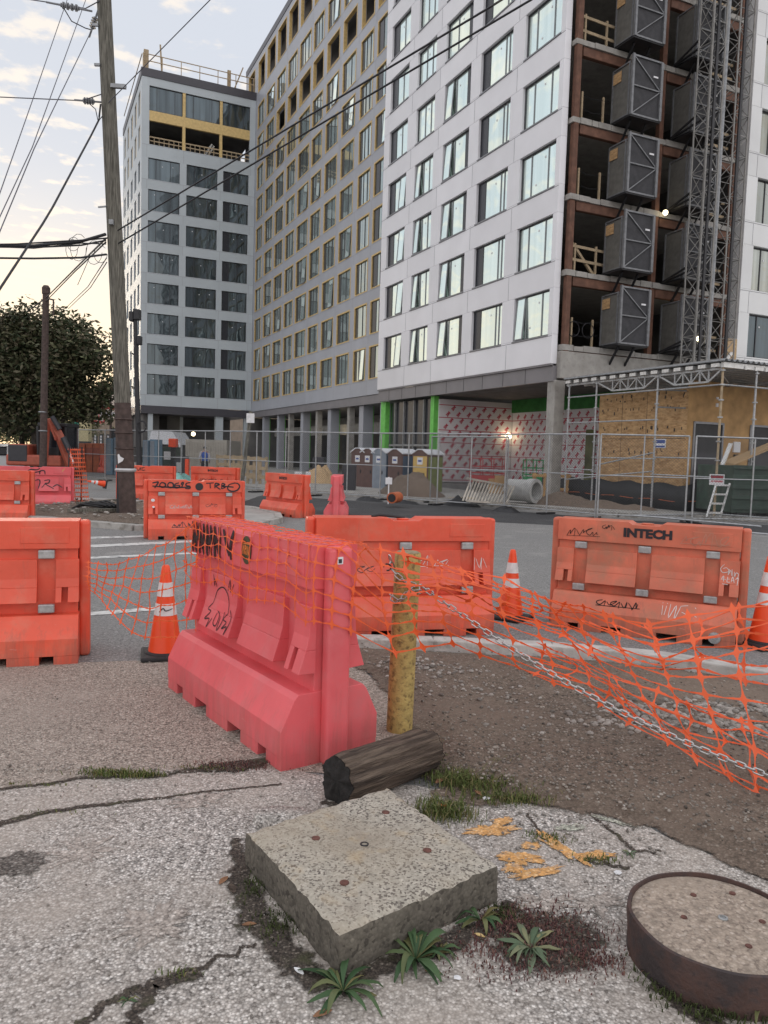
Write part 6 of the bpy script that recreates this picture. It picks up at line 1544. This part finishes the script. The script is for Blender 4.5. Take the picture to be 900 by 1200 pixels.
m.bar(a+Vector((0,.35,.82)), c+Vector((0,.35,.62)), .1, .06); m.bar(a+Vector((0,0,.1)), c+Vector((0,0,.06)), .1, .06)
for i in range(15): t = i/14; q = a+dd*t; m.bar(q+Vector((-.12,0,.1)), q+Vector((.16,.35,.80-.18*t)), .055, .03)
tag(m.build('timber_rack', MT['grey_slat']), 'low leaning rack of pale slats in front of the printed membrane wall', 'rack')
def lift(x0, x1, y0, y1, Y, mat, label):
    a = at(x0, y1, Y); c = at(x1, y0, Y); W = c.x-a.x; H = c.z-a.z
    o = thing('scissor_lift', (a.x, Y, max(0, a.z-.3)), 0, label, 'lift'); z0 = .3
    m = MB(); m.box(0, W, 0, .8, z0+H*.08, z0+H*.36); m.build('chassis', MT[mat], o, bevel=.03)
    m = MB()
    for x in (.15, W-.15):
        for y in (0,.8): m.path([(x, y-.06, z0), (x, y+.06, z0)], .16, 12)
    m.build('wheel', MT['rubber'], o)
    m = MB()
    for z in (.45,.7,1.0):
        for y in (.02,.78): m.bar((0, y, z0+H*z), (W, y, z0+H*z), .04)
        m.bar((0,.02,z0+H*z), (0,.78,z0+H*z), .04); m.bar((W,.02,z0+H*z), (W,.78,z0+H*z), .04)
    for i in range(4): m.bar((W*i/3,.02,z0+H*.36), (W*i/3,.02,z0+H), .04); m.bar((W*i/3,.78,z0+H*.36), (W*i/3,.78,z0+H), .04)
    m.build('guard_rail', MT[mat], o)
lift(552, 592, 538, 568, 33.5, 'lift_red', 'small red scissor lift parked by the printed membrane wall'); lift(616, 653, 540, 570, 32.0, 'lift_green', 'small green lift platform behind the concrete pipe near the column')
m = MB(); a = at(572, 566, 32.5); c = at(624, 574, 32.3); m.box(a.x, c.x, 32.0, 32.4, .15, .75); m.box(a.x+.2, a.x+.6, 31.9, 32.0, .5, .9); tag(m.build('timber_crib', MT['plywood_shade']), 'long low stack of brown timbers behind the pale concrete pipe', 'timber stack')
m = MB(); a = at(625, 588, 29.5)
for i in range(4): m.bar((a.x+i*.42, 29.5, .1), (a.x+i*.42, 29.5, 1.1), .12)
for z in (.5, 1.0): m.bar((a.x-.1, 29.45, z), (a.x+1.4, 29.45, z), .1)
tag(m.build('timber_barricade', MT['plywood_shade']), 'brown timber barricade at the foot of the concrete corner column', 'barricade')

# ------------------------------------------------------------------ dumpster, ladder with sign, right side
dp = at(857, 610, 22.3); o = thing('dumpster', (dp.x, 22.4, .12), R(10), 'dark green ribbed dumpster with plywood sheets on top at the right', 'dumpster')
m = MB(); m.box(0, 3.6, 0, 1.8, .12, 1.5); m.build('body', MT['dumpster_green'], o, bevel=.02)
m = MB()
for z in (.22,.52,.82,1.12,1.40): m.box(-.04, 3.64, -.08, .0, z, z+.11)
for x in (0, 1.8, 3.55): m.box(x, x+.1, -.06, -.002, .12, 1.5)
m.build('rib', MT['dumpster_green'], o, bevel=.01)
m = MB(); m.box(.3,.9,.1,.5,0,.12); m.box(2.6,3.2,.1,.5,0,.12); m.build('skid', MT['dark_metal'], o)
dpw = o.location
m = MB(); ca = math.cos(R(10)); sa = math.sin(R(10)); fnw = lambda x, y, z: (dpw.x+x*ca-y*sa, dpw.y+x*sa+y*ca, dpw.z+z)
for i in range(2): m.add([fnw(*q) for q in ((.25+.05*i,.3+.1*i,1.52+.03*i),(2.2,.25+.1*i,2.35+.05*i),(2.3,1.2,2.3+.05*i),(.35,1.2,1.52+.03*i),(.25+.05*i,.3+.1*i,1.54+.03*i),(2.2,.25+.1*i,2.37+.05*i),(2.3,1.2,2.32+.05*i),(.35,1.2,1.54+.03*i))], [(0,1,2,3),(4,5,6,7),(0,1,5,4),(1,2,6,5),(2,3,7,6),(3,0,4,7)])
tag(m.build('plywood_sheets', MT['osb']), 'tan plywood sheets tilted on top of the green dumpster', 'plywood')
m = MB(); m.bar(fnw(.05,.6,1.5), fnw(.35,.7,2.15), .12, .05); tag(m.build('white_plank', MT['aluminium']), 'pale plank leaning out of the left end of the dumpster', 'plank')
lb = G(828, 606, .13); o = thing('step_ladder', (lb.x, lb.y, .13), R(8), 'aluminium step ladder leaning beside the green dumpster with a sign on it', 'ladder'); k = lb.y/900
W, H = 17*k, 40*k
m = MB(); 
for x in (0, W): m.bar((x,0,0), (x+.42, .3, H), .05, .03)
m.build('rail', MT['aluminium'], o)
for i in range(4): z = H*(.13+.27*i); m = MB(); m.box(.42*z/H, W+.42*z/H, .3*z/H-.06, .3*z/H+.06, z-.025, z+.025); m.build('step', MT['aluminium'], o)
sp2 = at(840, 562, lb.y-.12); o = thing('no_trespassing_sign', sp2, R(6), 'white warning sign with a black and red header above the aluminium ladder', 'sign')
w2, h2 = 9*k, 6.2*k
m = MB(); m.box(-w2, w2, -.01, .01, -h2, h2); m.build('board', MT['sign_white'], o)
m = MB(); m.box(-w2*.86, w2*.86, -.014, -.0105, h2*.12, h2*.8); m.build('black_header', MT['frame_dark'], o)
TD = textmesh('DANGER', .1, .003); m = MB(); m.add([(x*.9, -.0155, h2*.47+y*.9) for x, y, z in TD[0]], TD[1]); m.build('header_print', MT['sign_red'], o)
TN = textmesh('NO TRESPASSING', .062, .003); m = MB(); m.add([(x*.72, -.0125, -h2*.35+y*1.1) for x, y, z in TN[0]], TN[1]); m.build('print', MT['sign_red'], o)

# ------------------------------------------------------------------ under the tower: site stuff
def bx(name, x0, x1, y0, y1, Y, dep, mat, label, cat, group=None, bevel=.02, rz=0):
    a = at(x0, y1, Y); c = at(x1, y0, Y); m = MB(); m.box(0, c.x-a.x, 0, dep, max(-.0, 0), c.z); o = m.build(name, MT[mat], bevel=bevel, loc=(a.x, Y, 0)); o.rotation_euler = (0,0,rz); tag(o, label, cat, group); return o
o = bx('shipping_container', 217, 266, 516, 552, 52, 5, 'tan_container', 'pale ribbed site container behind the person in the blue vest', 'container')
m = MB(); w_ = at(266,516,52).x-at(217,516,52).x; h_ = at(240,517,52).z
for i in range(16): m.box(w_*i/16+.03, w_*i/16+.1, -.05, 0, .1, h_-.1)
m.build('rib', MT['tan_container'], o)
for i, (x0, x1) in enumerate(((176,190),(191,206))):
    o = bx('waste_bin', x0, x1, 524, 552, 48, 1.4, 'dumpster_green', 'dark green site bin behind the fence, %s of two' % ('left' if i == 0 else 'right'), 'bin', 'dark green site bins')
    m = MB(); m.box(.05, .6, -.03, 0, .9, 1.4); m.build('white_label', MT['sign_white'], o) if i else None
for i, (x0, x1, y0) in enumerate(((124,132,514),(133,143,513),(167,174,516),(175,184,515))):
    lbx = ['pale blue cabinet left of the wooden pole, leftmost','pale blue cabinet touching the left side of the wooden pole','blue cabinet right of the signal pole','blue cabinet beside the dark green bins'][i]
    o = bx('blue_cabinet', x0, x1, y0, 548, 44, 1.1, 'blue_box', lbx, 'cabinet', 'blue cabinets behind the fence')
    m = MB(); m.box(.05, .28, -.02, 0, .2, 2.0); m.build('door', MT['toilet_grey'], o)
a = at(173, 520, 60); c = at(212, 506, 60); m = MB(); xm = (a.x+c.x)/2
m.add([(a.x,60,a.z),(c.x,60,a.z),(xm-1,60,c.z),(xm+.6,60,c.z),(a.x,64,a.z),(c.x,64,a.z),(xm-1,64,c.z),(xm+.6,64,c.z)], [(0,1,3,2),(4,5,7,6),(0,2,6,4),(1,3,7,5),(2,3,7,6)])
for x in (a.x+.1, c.x-.1): m.box(x-.06, x+.06, 60, 60.12, 0, a.z)
tag(m.build('site_tent', MT['roof_white']), 'white tent roof in the dark ground floor of the far tower', 'tent')
a = at(197, 524, 47); c = at(206, 514, 47); m = MB(); m.box(a.x, c.x, 47, 47.6, a.z, c.z); o = m.build('red_hopper', MT['cone_orange'], bevel=.06); boxes('leg', MT['dark_metal'], o, [(a.x+.1, a.x+.2, 47.2, 47.4, 0, a.z), (c.x-.2, c.x-.1, 47.2, 47.4, 0, a.z)]); tag(o, 'bright red hopper on legs above the dark green bins', 'hopper')
c = at(218, 552, 30); heap('teal_wrap', 213, 570, 1.0, .5, .5, MT['teal_wrap'], 'teal wrapped bundle on the ground behind the tagged orange barrier', 'bundle', 17, .5)
o = bx('machine_unit', 205, 216, 535, 556, 40, 1, 'frame_dark', 'dark small machine beside the tan container', 'machine')
m = MB(); c = at(208.5, 552, 39.8); m.box(.1,.35,-.1,0,.4,.9); m.build('panel', MT['clip_metal'], o)
o = bx('orange_post', 216.5, 220.5, 538, 552, 39, .3, 'cone_orange', 'narrow orange post beside the tan container', 'post')
for i, (x0, x1, Y) in enumerate(((254,283,42),(268,302,38),(290,312,35))):
    a = at(x0, 552, Y); c = at(x1, 533, Y); m = MB(); W = c.x-a.x
    for z in (.35,.75,1.15): m.box(a.x, c.x, Y, Y+.06, z, z+.16)
    for q in range(4): x = a.x+W*q/3; m.box(x-.06, x+.06, Y+.061, Y+.16, 0, 1.35)
    tag(m.build('timber_barricade', MT['lumber']), ['far timber rail barricade right of the person in blue','middle timber rail barricade in front of the far tower','near timber rail barricade left of the small INTECH barrier'][i], 'barricade', 'timber rail barricades')
a = at(283, 572, 33); c = at(293, 482, 33); m = MB(); m.bar((a.x, 33, 0), (c.x, 33.2, c.z), .13); o = m.build('leaning_post', MT['pole_wood']); tag(o, 'leaning timber post with a white paper where the tower meets the grey wing', 'post')
m = MB(); q = at(293.5, 490, 32.85); m.box(q.x-.17, q.x+.17, 32.84, 32.86, q.z-.2, q.z+.2); m.build('paper_notice', MT['paper'], o)
for i, (x0, x1, y0) in enumerate(((345,354,553),(358,364,553))):
    o = bx('notice_board', x0, x1, 553, 560, 30.5, .06, 'sign_white', 'pale board at the fence foot above the small INTECH barrier, %s' % ('left' if i == 0 else 'right'), 'board', 'pale boards at the fence foot')
heap('block_pile', 374, 569, .95, .5, 1.0, MT['osb'], 'pile of tan blocks behind the fence by the grey wing', 'pile', 21, .5)
o = bx('dark_crate', 400, 417, 545, 580, 31.5, .9, 'frame_dark', 'dark crate behind the pale pink end on barrier at the fence', 'crate'); o = bx('dark_tank', 366, 380, 536, 556, 38, 1.2, 'frame_dark', 'dark tank between the street columns of the grey wing', 'tank')
# person
def person(P, face, label):
    o = thing('person', P, face, label, 'person')
    V = [(0,0,.92),(0,0,1.10),(0,.0,1.30),(0,.01,1.46),(0,.0,1.54),(0,-.01,1.64),(0,-.01,1.73),(.10,0,.88),(.11,-.01,.48),(.115,.02,.07),(.12,-.12,.03),(-.10,0,.88),(-.115,.0,.48),(-.13,.02,.07),(-.135,-.12,.03),
         (.19,.01,1.43),(.27,.05,1.15),(.24,-.06,.92),(.235,-.09,.82),(-.19,.01,1.43),(-.28,.05,1.15),(-.25,-.06,.92),(-.245,-.09,.82)]
    E = [(0,1),(1,2),(2,3),(3,4),(4,5),(5,6),(0,7),(7,8),(8,9),(9,10),(0,11),(11,12),(12,13),(13,14),(3,15),(15,16),(16,17),(17,18),(3,19),(19,20),(20,21),(21,22)]
    Rr = [(.15,.11),(.14,.10),(.16,.11),(.13,.09),(.055,.055),(.085,.10),(.06,.07),(.085,.085),(.06,.065),(.042,.045),(.035,.03),(.085,.085),(.06,.065),(.042,.045),(.035,.03),(.06,.06),(.045,.045),(.036,.036),(.03,.04),(.06,.06),(.045,.045),(.036,.036),(.03,.04)]
    me = bpy.data.meshes.new('body'); me.from_pydata(V, E, []); b_ = bpy.data.objects.new('body', me); col.objects.link(b_); b_.parent = o; me.materials.append(MT['skin'])
    b_.modifiers.new('skin', 'SKIN')
    if not me.skin_vertices: return o
    for i, sv in enumerate(me.skin_vertices[0].data): sv.radius = Rr[i]; sv.use_root = (i == 0)
    sb = b_.modifiers.new('sub', 'SUBSURF'); sb.levels = 1; sb.render_levels = 1
    m = MB(); m.loft([(0,0,.98,.17,.125),(0,0,1.15,.165,.125),(0,0,1.34,.20,.14),(0,0,1.45,.17,.12),(0,0,1.49,.09,.08)], 18); m.build('vest', MT['vest_blue'], o, smooth=True)
    m = MB()
    for s in (1,-1): m.path([(s*.15,.01,1.44),(s*.20,.015,1.42),(s*.275,.05,1.16),(s*.245,-.05,.95)], lambda t: .072-.02*t, 10)
    m.build('sleeve', MT['shirt_grey'], o, smooth=True)
    m = MB(); m.loft([(0,0,.86,.165,.13),(0,0,1.0,.165,.125)], 18)
    for s in (1,-1): m.path([(s*.09,0,.92),(s*.115,-.005,.48),(s*.12,.02,.08)], lambda t: .10-.035*t, 10)
    m.build('trousers', MT['trousers'], o, smooth=True)
    m = MB(); m.loft([(0,-.01,1.66,.098,.115),(0,-.01,1.72,.095,.11),(0,-.01,1.765,.06,.07),(0,-.01,1.775,.02,.02)], 14); m.build('cap', MT['trousers'], o, smooth=True)
    return o
c = at(240, 530, 43); person((c.x, 43, 0), R(185), 'person in a blue vest with pale sleeves and dark cap, back turned, at the fence')

# ------------------------------------------------------------------ left background: tree, excavator, cars, far buildings
def tree(name, x, Y, crown, n, label, fol, trunk_h, tr=.25, leaf=.22, group=None, seed=1):
    rg = random.Random(seed); o = thing(name, (x, Y, 0), 0, label, 'tree', group)
    m = MB(); top = max(c[2] for c in crown)
    m.path([(0,0,0),(.05,0,trunk_h*.6),(0,.05,trunk_h),(.1,0,top*.85)], lambda t: tr*(1-.7*t), 10)
    for cx, cy, cz, rx, ry, rz in crown: m.path([(0,.03,trunk_h*.8), (cx*.5, cy*.5, (trunk_h+cz)/2), (cx, cy, cz+rz*.3)], lambda t: tr*.45*(1-.8*t), 7)
    m.build('trunk', MT['bark_tree'], o, smooth=True)
    cx0 = sum(c[0] for c in crown)/len(crown); cz0 = sum(c[2] for c in crown)/len(crown); crown = list(crown)
    for c in list(crown):
        for _ in range(2 if len(crown) < 40 and c[3] > 1 else 0):
            a = rg.uniform(-.4, 3.5); f = rg.uniform(.22, .36); crown.append((c[0]+c[3]*math.cos(a), c[1]+c[4]*rg.uniform(-.7,.7), c[2]+c[5]*math.sin(a)*.95, c[3]*f, c[4]*f, c[5]*f))
    m = MB(); wts = [(c[3]*c[4]*c[5])**.8 for c in crown]
    for _ in range(n):
        cx, cy, cz, rx, ry, rz = rg.choices(crown, wts)[0]
        while True:
            a = Vector((rg.gauss(0,1), rg.gauss(0,1), rg.gauss(0,1))); 
            if a.length > .01: break
        a = a.normalized()*rg.uniform(.45, 1.0)**.55; q = Vector((cx+a.x*rx, cy+a.y*ry, cz+a.z*rz)); q += Vector((rg.gauss(0,.1), rg.gauss(0,.1), rg.gauss(0,.12)))*rx*.5
        if mnoise.noise(q*.75+Vector((seed,0,0))) < -.27: continue
        for k in range(4):
            p = q+Vector((rg.gauss(0,1), rg.gauss(0,1), rg.gauss(0,.8)))*leaf*.9; d = Vector((rg.gauss(0,1), rg.gauss(0,1), rg.gauss(0,.6))).normalized(); u = d.cross(Vector((rg.gauss(0,1), rg.gauss(0,1), 1))).normalized(); s = leaf*rg.uniform(.5, 1.1)
            m.add([p-d*s*.5, p+u*s*.25, p+d*s*.6, p-u*s*.25], [(0,1,2,3)])
    m.build('crown', MT[fol], o); return o
k = 40/900; X = lambda px: (px-450)*k
tree('tree', X(40), 40, [(0,0,5.6,2.9,2.6,2.2),(1.6,0,6.6,2.0,2,1.5),(.3,0,7.6,1.6,1.5,1.2),(2.7,0,4.9,1.5,1.6,1.3),(-1.6,0,5.0,2.3,2.2,1.9),(-2.8,0,4.2,1.8,1.8,1.6),(1.3,0,3.8,2.0,1.8,1.1),(-1.2,-.5,3.2,2.2,1.6,1.0),(3.2,0,3.4,.9,.9,.6),(-2.2,0,6.2,1.5,1.4,1.2),(-.8,0,6.9,1.4,1.4,1.1),(-3.4,0,5.2,1.6,1.5,1.3)], 12500, 'large dark bushy tree behind the second dark utility pole', 'foliage', 2.6, .3, .30, seed=3)
tree('tree', X(-8), 43, [(0,0,5.0,2.0,2,1.9),(.8,0,6.2,1.5,1.3,1.2),(.2,0,3.2,1.8,1.5,1.2),(1.6,0,4.6,1.4,1.3,1.2)], 5000, 'dark tree cut off by the left edge beside the large one', 'foliage', 2.2, .22, .30, seed=5)
for i, (px, Y, h_, r_, lb) in enumerate(((18,75,3.6,2.4,'pale yellow green tree low behind the cars at the left edge'),(38,78,4.2,2.6,'pale yellow green tree between the large dark tree and the street'),(70,85,5.0,2.8,'light green tree behind the excavator boom'),(92,88,5.5,2.2,'light tree in front of the tan building with banners'),(-12,95,6.5,5,'broad pale tree far down the street at the left edge'),(30,105,7,5.5,'broad pale tree far down the street behind the dark one'),(62,112,7,5,'distant pale tree just left of the excavator cab'))):
    tree('street_tree', (px-450)*Y/900, Y, [(0,0,h_*.7,r_,r_,h_*.3),(r_*.3,0,h_*.85,r_*.6,r_*.6,h_*.2)], 420, lb, 'foliage_light', h_*.4, .12, .4, 'pale trees down the street', seed=10+i)
# excavator
ex0 = at(57, 545, 33); K = 33/900
o = thing('excavator', (ex0.x, 35.2, 0), 0, 'orange tracked excavator with folded boom and black cab behind the second dark pole', 'excavator')
def ep(x, y, dy=0): q = at(x, y, 35.2+dy); return Vector((q.x-ex0.x, 0, q.z))
m = MB(); a, c = ep(19, 545), ep(82, 530); m.box(a.x, c.x, -1.0, 1.0, .65, 1.15); a, c = ep(21,542), ep(44,521); m.box(a.x, c.x, -.95, .95, 1.0, c.z); m.build('body', MT['excavator_orange'], o, bevel=.08)
m = MB(); a, c = ep(22,540), ep(43.5,522); m.box(a.x, c.x, -1.02, -.96, a.z, c.z); m.build('engine_cover', MT['frame_dark'], o, bevel=.1)
m = MB(); a, c = ep(52,545), ep(86,501)
for x in (a.x, a.x+.9, c.x-.1): m.bar((x, -.6, 1.1), (x-.02, -.6, c.z), .12); m.bar((x, .6, 1.1), (x-.02, .6, c.z), .12)
m.box(a.x, c.x, -.7, .7, c.z, c.z+.16); m.box(a.x, c.x, -.6, .6, 1.1, 1.5)
cb = m.build('cab', MT['dark_metal'], o, bevel=.03)
m = MB(); m.box(a.x+.08, c.x-.12, -.56, .56, 1.5, c.z); m.build('glazing', MT['pane_dark'], cb)
m = MB(); m.path([ep(52,541,-1)+Vector((0,-1,0)), ep(54,505,-1)+Vector((0,-1,0)), ep(58,491,-1)+Vector((0,-1,0))], .17, 4, .2); m.path([ep(58,491,-1)+Vector((0,-1,0)), ep(70,512,-1)+Vector((0,-1,0)), ep(82,546,-1)+Vector((0,-1,0))], .24, 4, .2); m.path([ep(57,492,-1.1)+Vector((0,-1.1,0)), ep(66,516,-1.1)+Vector((0,-1.1,0))], .08, 4); m.build('boom', MT['excavator_orange'], o, bevel=.03)
m = MB(); m.path([ep(61,491,-1.3)+Vector((0,-1.3,.1)), ep(70,506,-1.3)+Vector((0,-1.3,.1))], .11, 8); m.path([ep(74,514,-1.3)+Vector((0,-1.3,.05)), ep(82,531,-1.3)+Vector((0,-1.3,.05))], .13, 8); m.build('cylinder', MT['frame_dark'], o, smooth=True)
m = MB(); m.path([ep(81,530,-1.3)+Vector((0,-1.3,.05)), ep(86,543,-1.3)+Vector((0,-1.3,.0))], .05, 8); m.build('piston', MT['aluminium'], o, smooth=True)
for y in (-.95,.95):
    m = MB(); a, c = ep(22,545), ep(84,545); pts = []
    for i in range(20):
        an = 2*math.pi*i/20; pts.append(((c.x-a.x)/2+a.x+(c.x-a.x)/2*max(-1, min(1, math.cos(an)*1.25)), .32+.30*math.sin(an)))
    m.prism(pts, y-.22, y+.22, lambda w_, u, v: (u, w_, v)); m.build('track', MT['rubber'], o)
# parked cars
def car(P, rz, mat, label):
    o = thing('parked_car', P, rz, label, 'car', 'parked cars at the left')
    m = MB(); pr_ = [(-2.1,.35),(-2.15,.7),(-1.9,.85),(-1.0,.95),(1.3,.98),(2.0,.92),(2.15,.75),(2.15,.35)]; m.prism(pr_, -.85, .85, lambda w_, u, v: (u, w_, v)); m.build('body', MT[mat], o, bevel=.07)
    m = MB(); m.prism([(-1.1,.96),(-.35,1.42),(.9,1.46),(1.75,.98)], -.72, .72, lambda w_, u, v: (u, w_, v)); cb = m.build('cabin_glass', MT['pane_dark'], o, bevel=.06)
    m = MB(); m.prism([(-.36,1.43),(.9,1.465),(.88,1.50),(-.3,1.48)], -.70, .70, lambda w_, u, v: (u, w_, v)); 
    for x0, x1 in (((-1.1,.97),(-.35,1.45)),((.9,1.47),(1.75,.98)),((.2,.98),(.2,1.45))):
        for y in (-.73,.73): m.bar((x0[0], y, x0[1]), (x1[0], y*.96, x1[1]), .06)
    m.build('roof', MT[mat], o)
    for x in (-1.35, 1.35):
        for y in (-.82,.82):
            m = MB(); m.path([(x, y-.1, .33), (x, y+.1, .33)], .33, 18); q = m.build('wheel', MT['rubber'], o, smooth=40); mm = MB(); mm.path([(x, y-.105, .33), (x, y+.105, .33)], .2, 14); mm.build('rim', MT['clip_metal'], q)
    for y in (-.6,.6):
        m = MB(); m.box(-2.17,-2.1,y-.18,y+.18,.6,.74); m.build('headlight', MT['sign_white'], o); m = MB(); m.box(2.1,2.17,y-.18,y+.18,.66,.82); m.build('tail_light', MT['sign_red'], o)
c = at(6, 530, 42); car((c.x, 42, 0), R(20), 'car_white', 'white car parked at the left edge left of the excavator')
c = at(13, 520, 58); car((c.x, 58, 0), R(60), 'car_silver', 'silver car parked farther back at the left edge'); c = at(34, 522, 66); car((c.x, 66, 0), R(70), 'car_silver', 'silver car glimpsed between the far white car and the excavator')
# orange boxes on the ground near the blue cabinets
for i, (x0, x1) in enumerate(((90,99),(101,108),(109,116))):
    o = bx('orange_bin', x0, x1, 519.5, 533, 47, 1.2, 'orange_box', ['orange bin right of the excavator, leftmost of three','orange bin in the middle of three by the blue cabinets','orange bin nearest the blue cabinets'][i], 'bin', 'orange site bins')
    m = MB(); m.box(.03, .4, -.03, 0, 1.0, 1.5); m.build('panel', MT['excavator_orange'], o)
# pale post with black foot and red-white gantry
c = at(100, 540, 52); tp = at(99, 472, 52); t_ = thing('crane_post', (c.x, 52, 0), 0, 'pale yellow post with black foot and orange cap right of the dark tree', 'post')
m = MB(); m.box(-.32,.32,-.3,.3,1.9,tp.z-.6); m.build('post', MT['pale_yellow'], t_); m = MB(); m.box(-.3,.3,-.28,.28,0,1.9); m.build('foot', MT['frame_dark'], t_); m = MB(); m.box(-.42,.42,-.4,.4,tp.z-.6,tp.z+.4); m.build('cap', MT['orange_box'], t_)
t_ = thing('steel_gantry', (at(95,490,80).x, 80, 0), 0, 'distant red steel gantry with a white band above the tan building', 'gantry')
x0 = 0; x1 = at(140,490,80).x-at(95,490,80).x; zr = at(118,475.5,80).z
m = MB(); m.bar((x0,0,zr+.1), (x1,0,zr-.3), .4, .32); m.build('red_beam', MT['red_steel'], t_); m = MB(); m.bar((x0+.6,.4,zr-.6), (x1,.4,zr-.9), .4, .5); m.build('white_band', MT['roof_white'], t_)
m = MB(); m.bar((x0-.5,0,zr-1.6), (x0+2.4,0,zr-1.7), .3, .25)
for i in range(5): m.bar((x0+.2+i*.55, 0, zr-1.6), (x0+.2+i*.55, 0, zr-.2), .08)
m.build('frame', MT['red_steel'], t_); boxes('leg', MT['red_steel'], t_, [(x0-.4, x0-.2, .1, .3, 0, zr-1.7)])
# tan building with three black banners
t_ = thing('tan_building', (at(104,520,95).x, 95, 0), R(-12), 'low tan building with three black banners left of the wooden pole', 'building')
m = MB(); m.box(0, 16, 0, 14, 0, 3.0); m.add([(0,0,3.0),(16,0,3.0),(16,0,6.6),(4,0,5.0),(0,0,3.9),(0,14,3.0),(16,14,3.0),(16,14,6.6),(4,14,5.0),(0,14,3.9)], [(0,1,2,3,4),(5,6,7,8,9),(2,3,8,7),(3,4,9,8),(0,4,9,5),(1,2,7,6)]); m.build('wall', MT['brick_tan'], t_)
for x in (.7, 1.5, 2.5):
    m = MB(); m.box(x*.98, x*.98+.52, -.08, -.01, 1.4, 3.05); bn = m.build('banner', MT['banner'], t_)
    m = MB()
    for i in range(4): z = 1.55+i*.36; m.box(x*.98+.15, x*.98+.36, -.10, -.085, z, z+.24)
    m.build('banner_print', MT['sign_white'], bn)
t_ = thing('highrise', (at(96,500,220).x, 220, 0), R(-10), 'pale pinkish distant building under the edge of the dark tree', 'building')
m = MB(); m.box(0, 9, 0, 12, 0, at(110,462,220).z); m.box(2.4, 5.6, .5, 8, at(110,462,220).z, at(110,459.5,220).z); m.build('wall', MT['highrise'], t_)
for i in range(7):
    for j in range(7): m = MB(); m.box(.5+i*1.2, 1.1+i*1.2, -.06, .0, 3+j*2.3, 4.3+j*2.3); m.build('window', MT['frame_grey'], t_)
t_ = thing('street_lamp', (at(130,500,70).x, 70, 0), 0, 'thin dark lamp post against the tan building left of the wooden pole', 'street lamp'); zt = at(129,457,70).z
m = MB(); m.path([(0,0,0),(-.05,0,zt),(-.6,0,zt+.15)], .12, 6, .06); m.build('pole', MT['pole_dark'], t_); m = MB(); m.box(-1.1,-.5,-.12,.12,zt+.08,zt+.22); m.build('lamp_head', MT['frame_grey'], t_)
c = at(92, 497, 60); t_ = thing('street_sign', (c.x, 60, 0), 0, 'green street name sign on a thin post right of the excavator cab', 'sign'); m = MB(); m.tube((0,0,0), (0,0,c.z+.4), .05, 6); m.build('post', MT['galv'], t_); m = MB(); m.box(-.45,.45,-.06,-.02,c.z-.13,c.z+.13); m.build('sign_plate', MT['sign_green'], t_)
c = at(135, 508, 46); m = MB(); m.tube((0,0,0), (0,0,c.z-.9), .06, 6); o = m.build('traffic_signal', MT['dark_metal'], loc=(c.x, 46, 0)); tag(o, 'small traffic signal with a green light left of the wooden pole', 'traffic light')
m = MB(); m.box(-.18,.18,-.15,.15,c.z-.9,c.z+.3); m.build('housing', MT['frame_dark'], o); m = MB(); m.lathe([(.13,0),(.12,.05)], 12); m.v = [(x, -.155-z, c.z-.5+y) for x, y, z in m.v]; m.build('green_light', pm('green_light', (.05,.6,.35), emit=(.1,1,.6), es=1.2), o)
# planks and cables thrown on the island
m = MB()
for a, c, w_ in (((92,590),(135,586),.12),((80,598),(150,597),.14),((100,592),(142,596),.08)): m.bar(G(*a,.22), G(*c,.2), w_, .06)
tag(m.build('plank_pile', MT['pole_wood']), 'loose grey planks lying on the traffic island', 'planks')
m = MB(); rg = random.Random(6)
for i in range(6): m.path([G(84+i*4, 596-i, .2), G(95+i*6, 590-i*.5+rg.uniform(-1,1), .3), G(115+i*5, 592+rg.uniform(-1,2), .28), G(125+i*5, 596, .2)], .025, 5)
tag(m.build('cable_heap', MT['rubber'], smooth='all'), 'heap of black cables on the traffic island left of the wooden pole', 'cables')
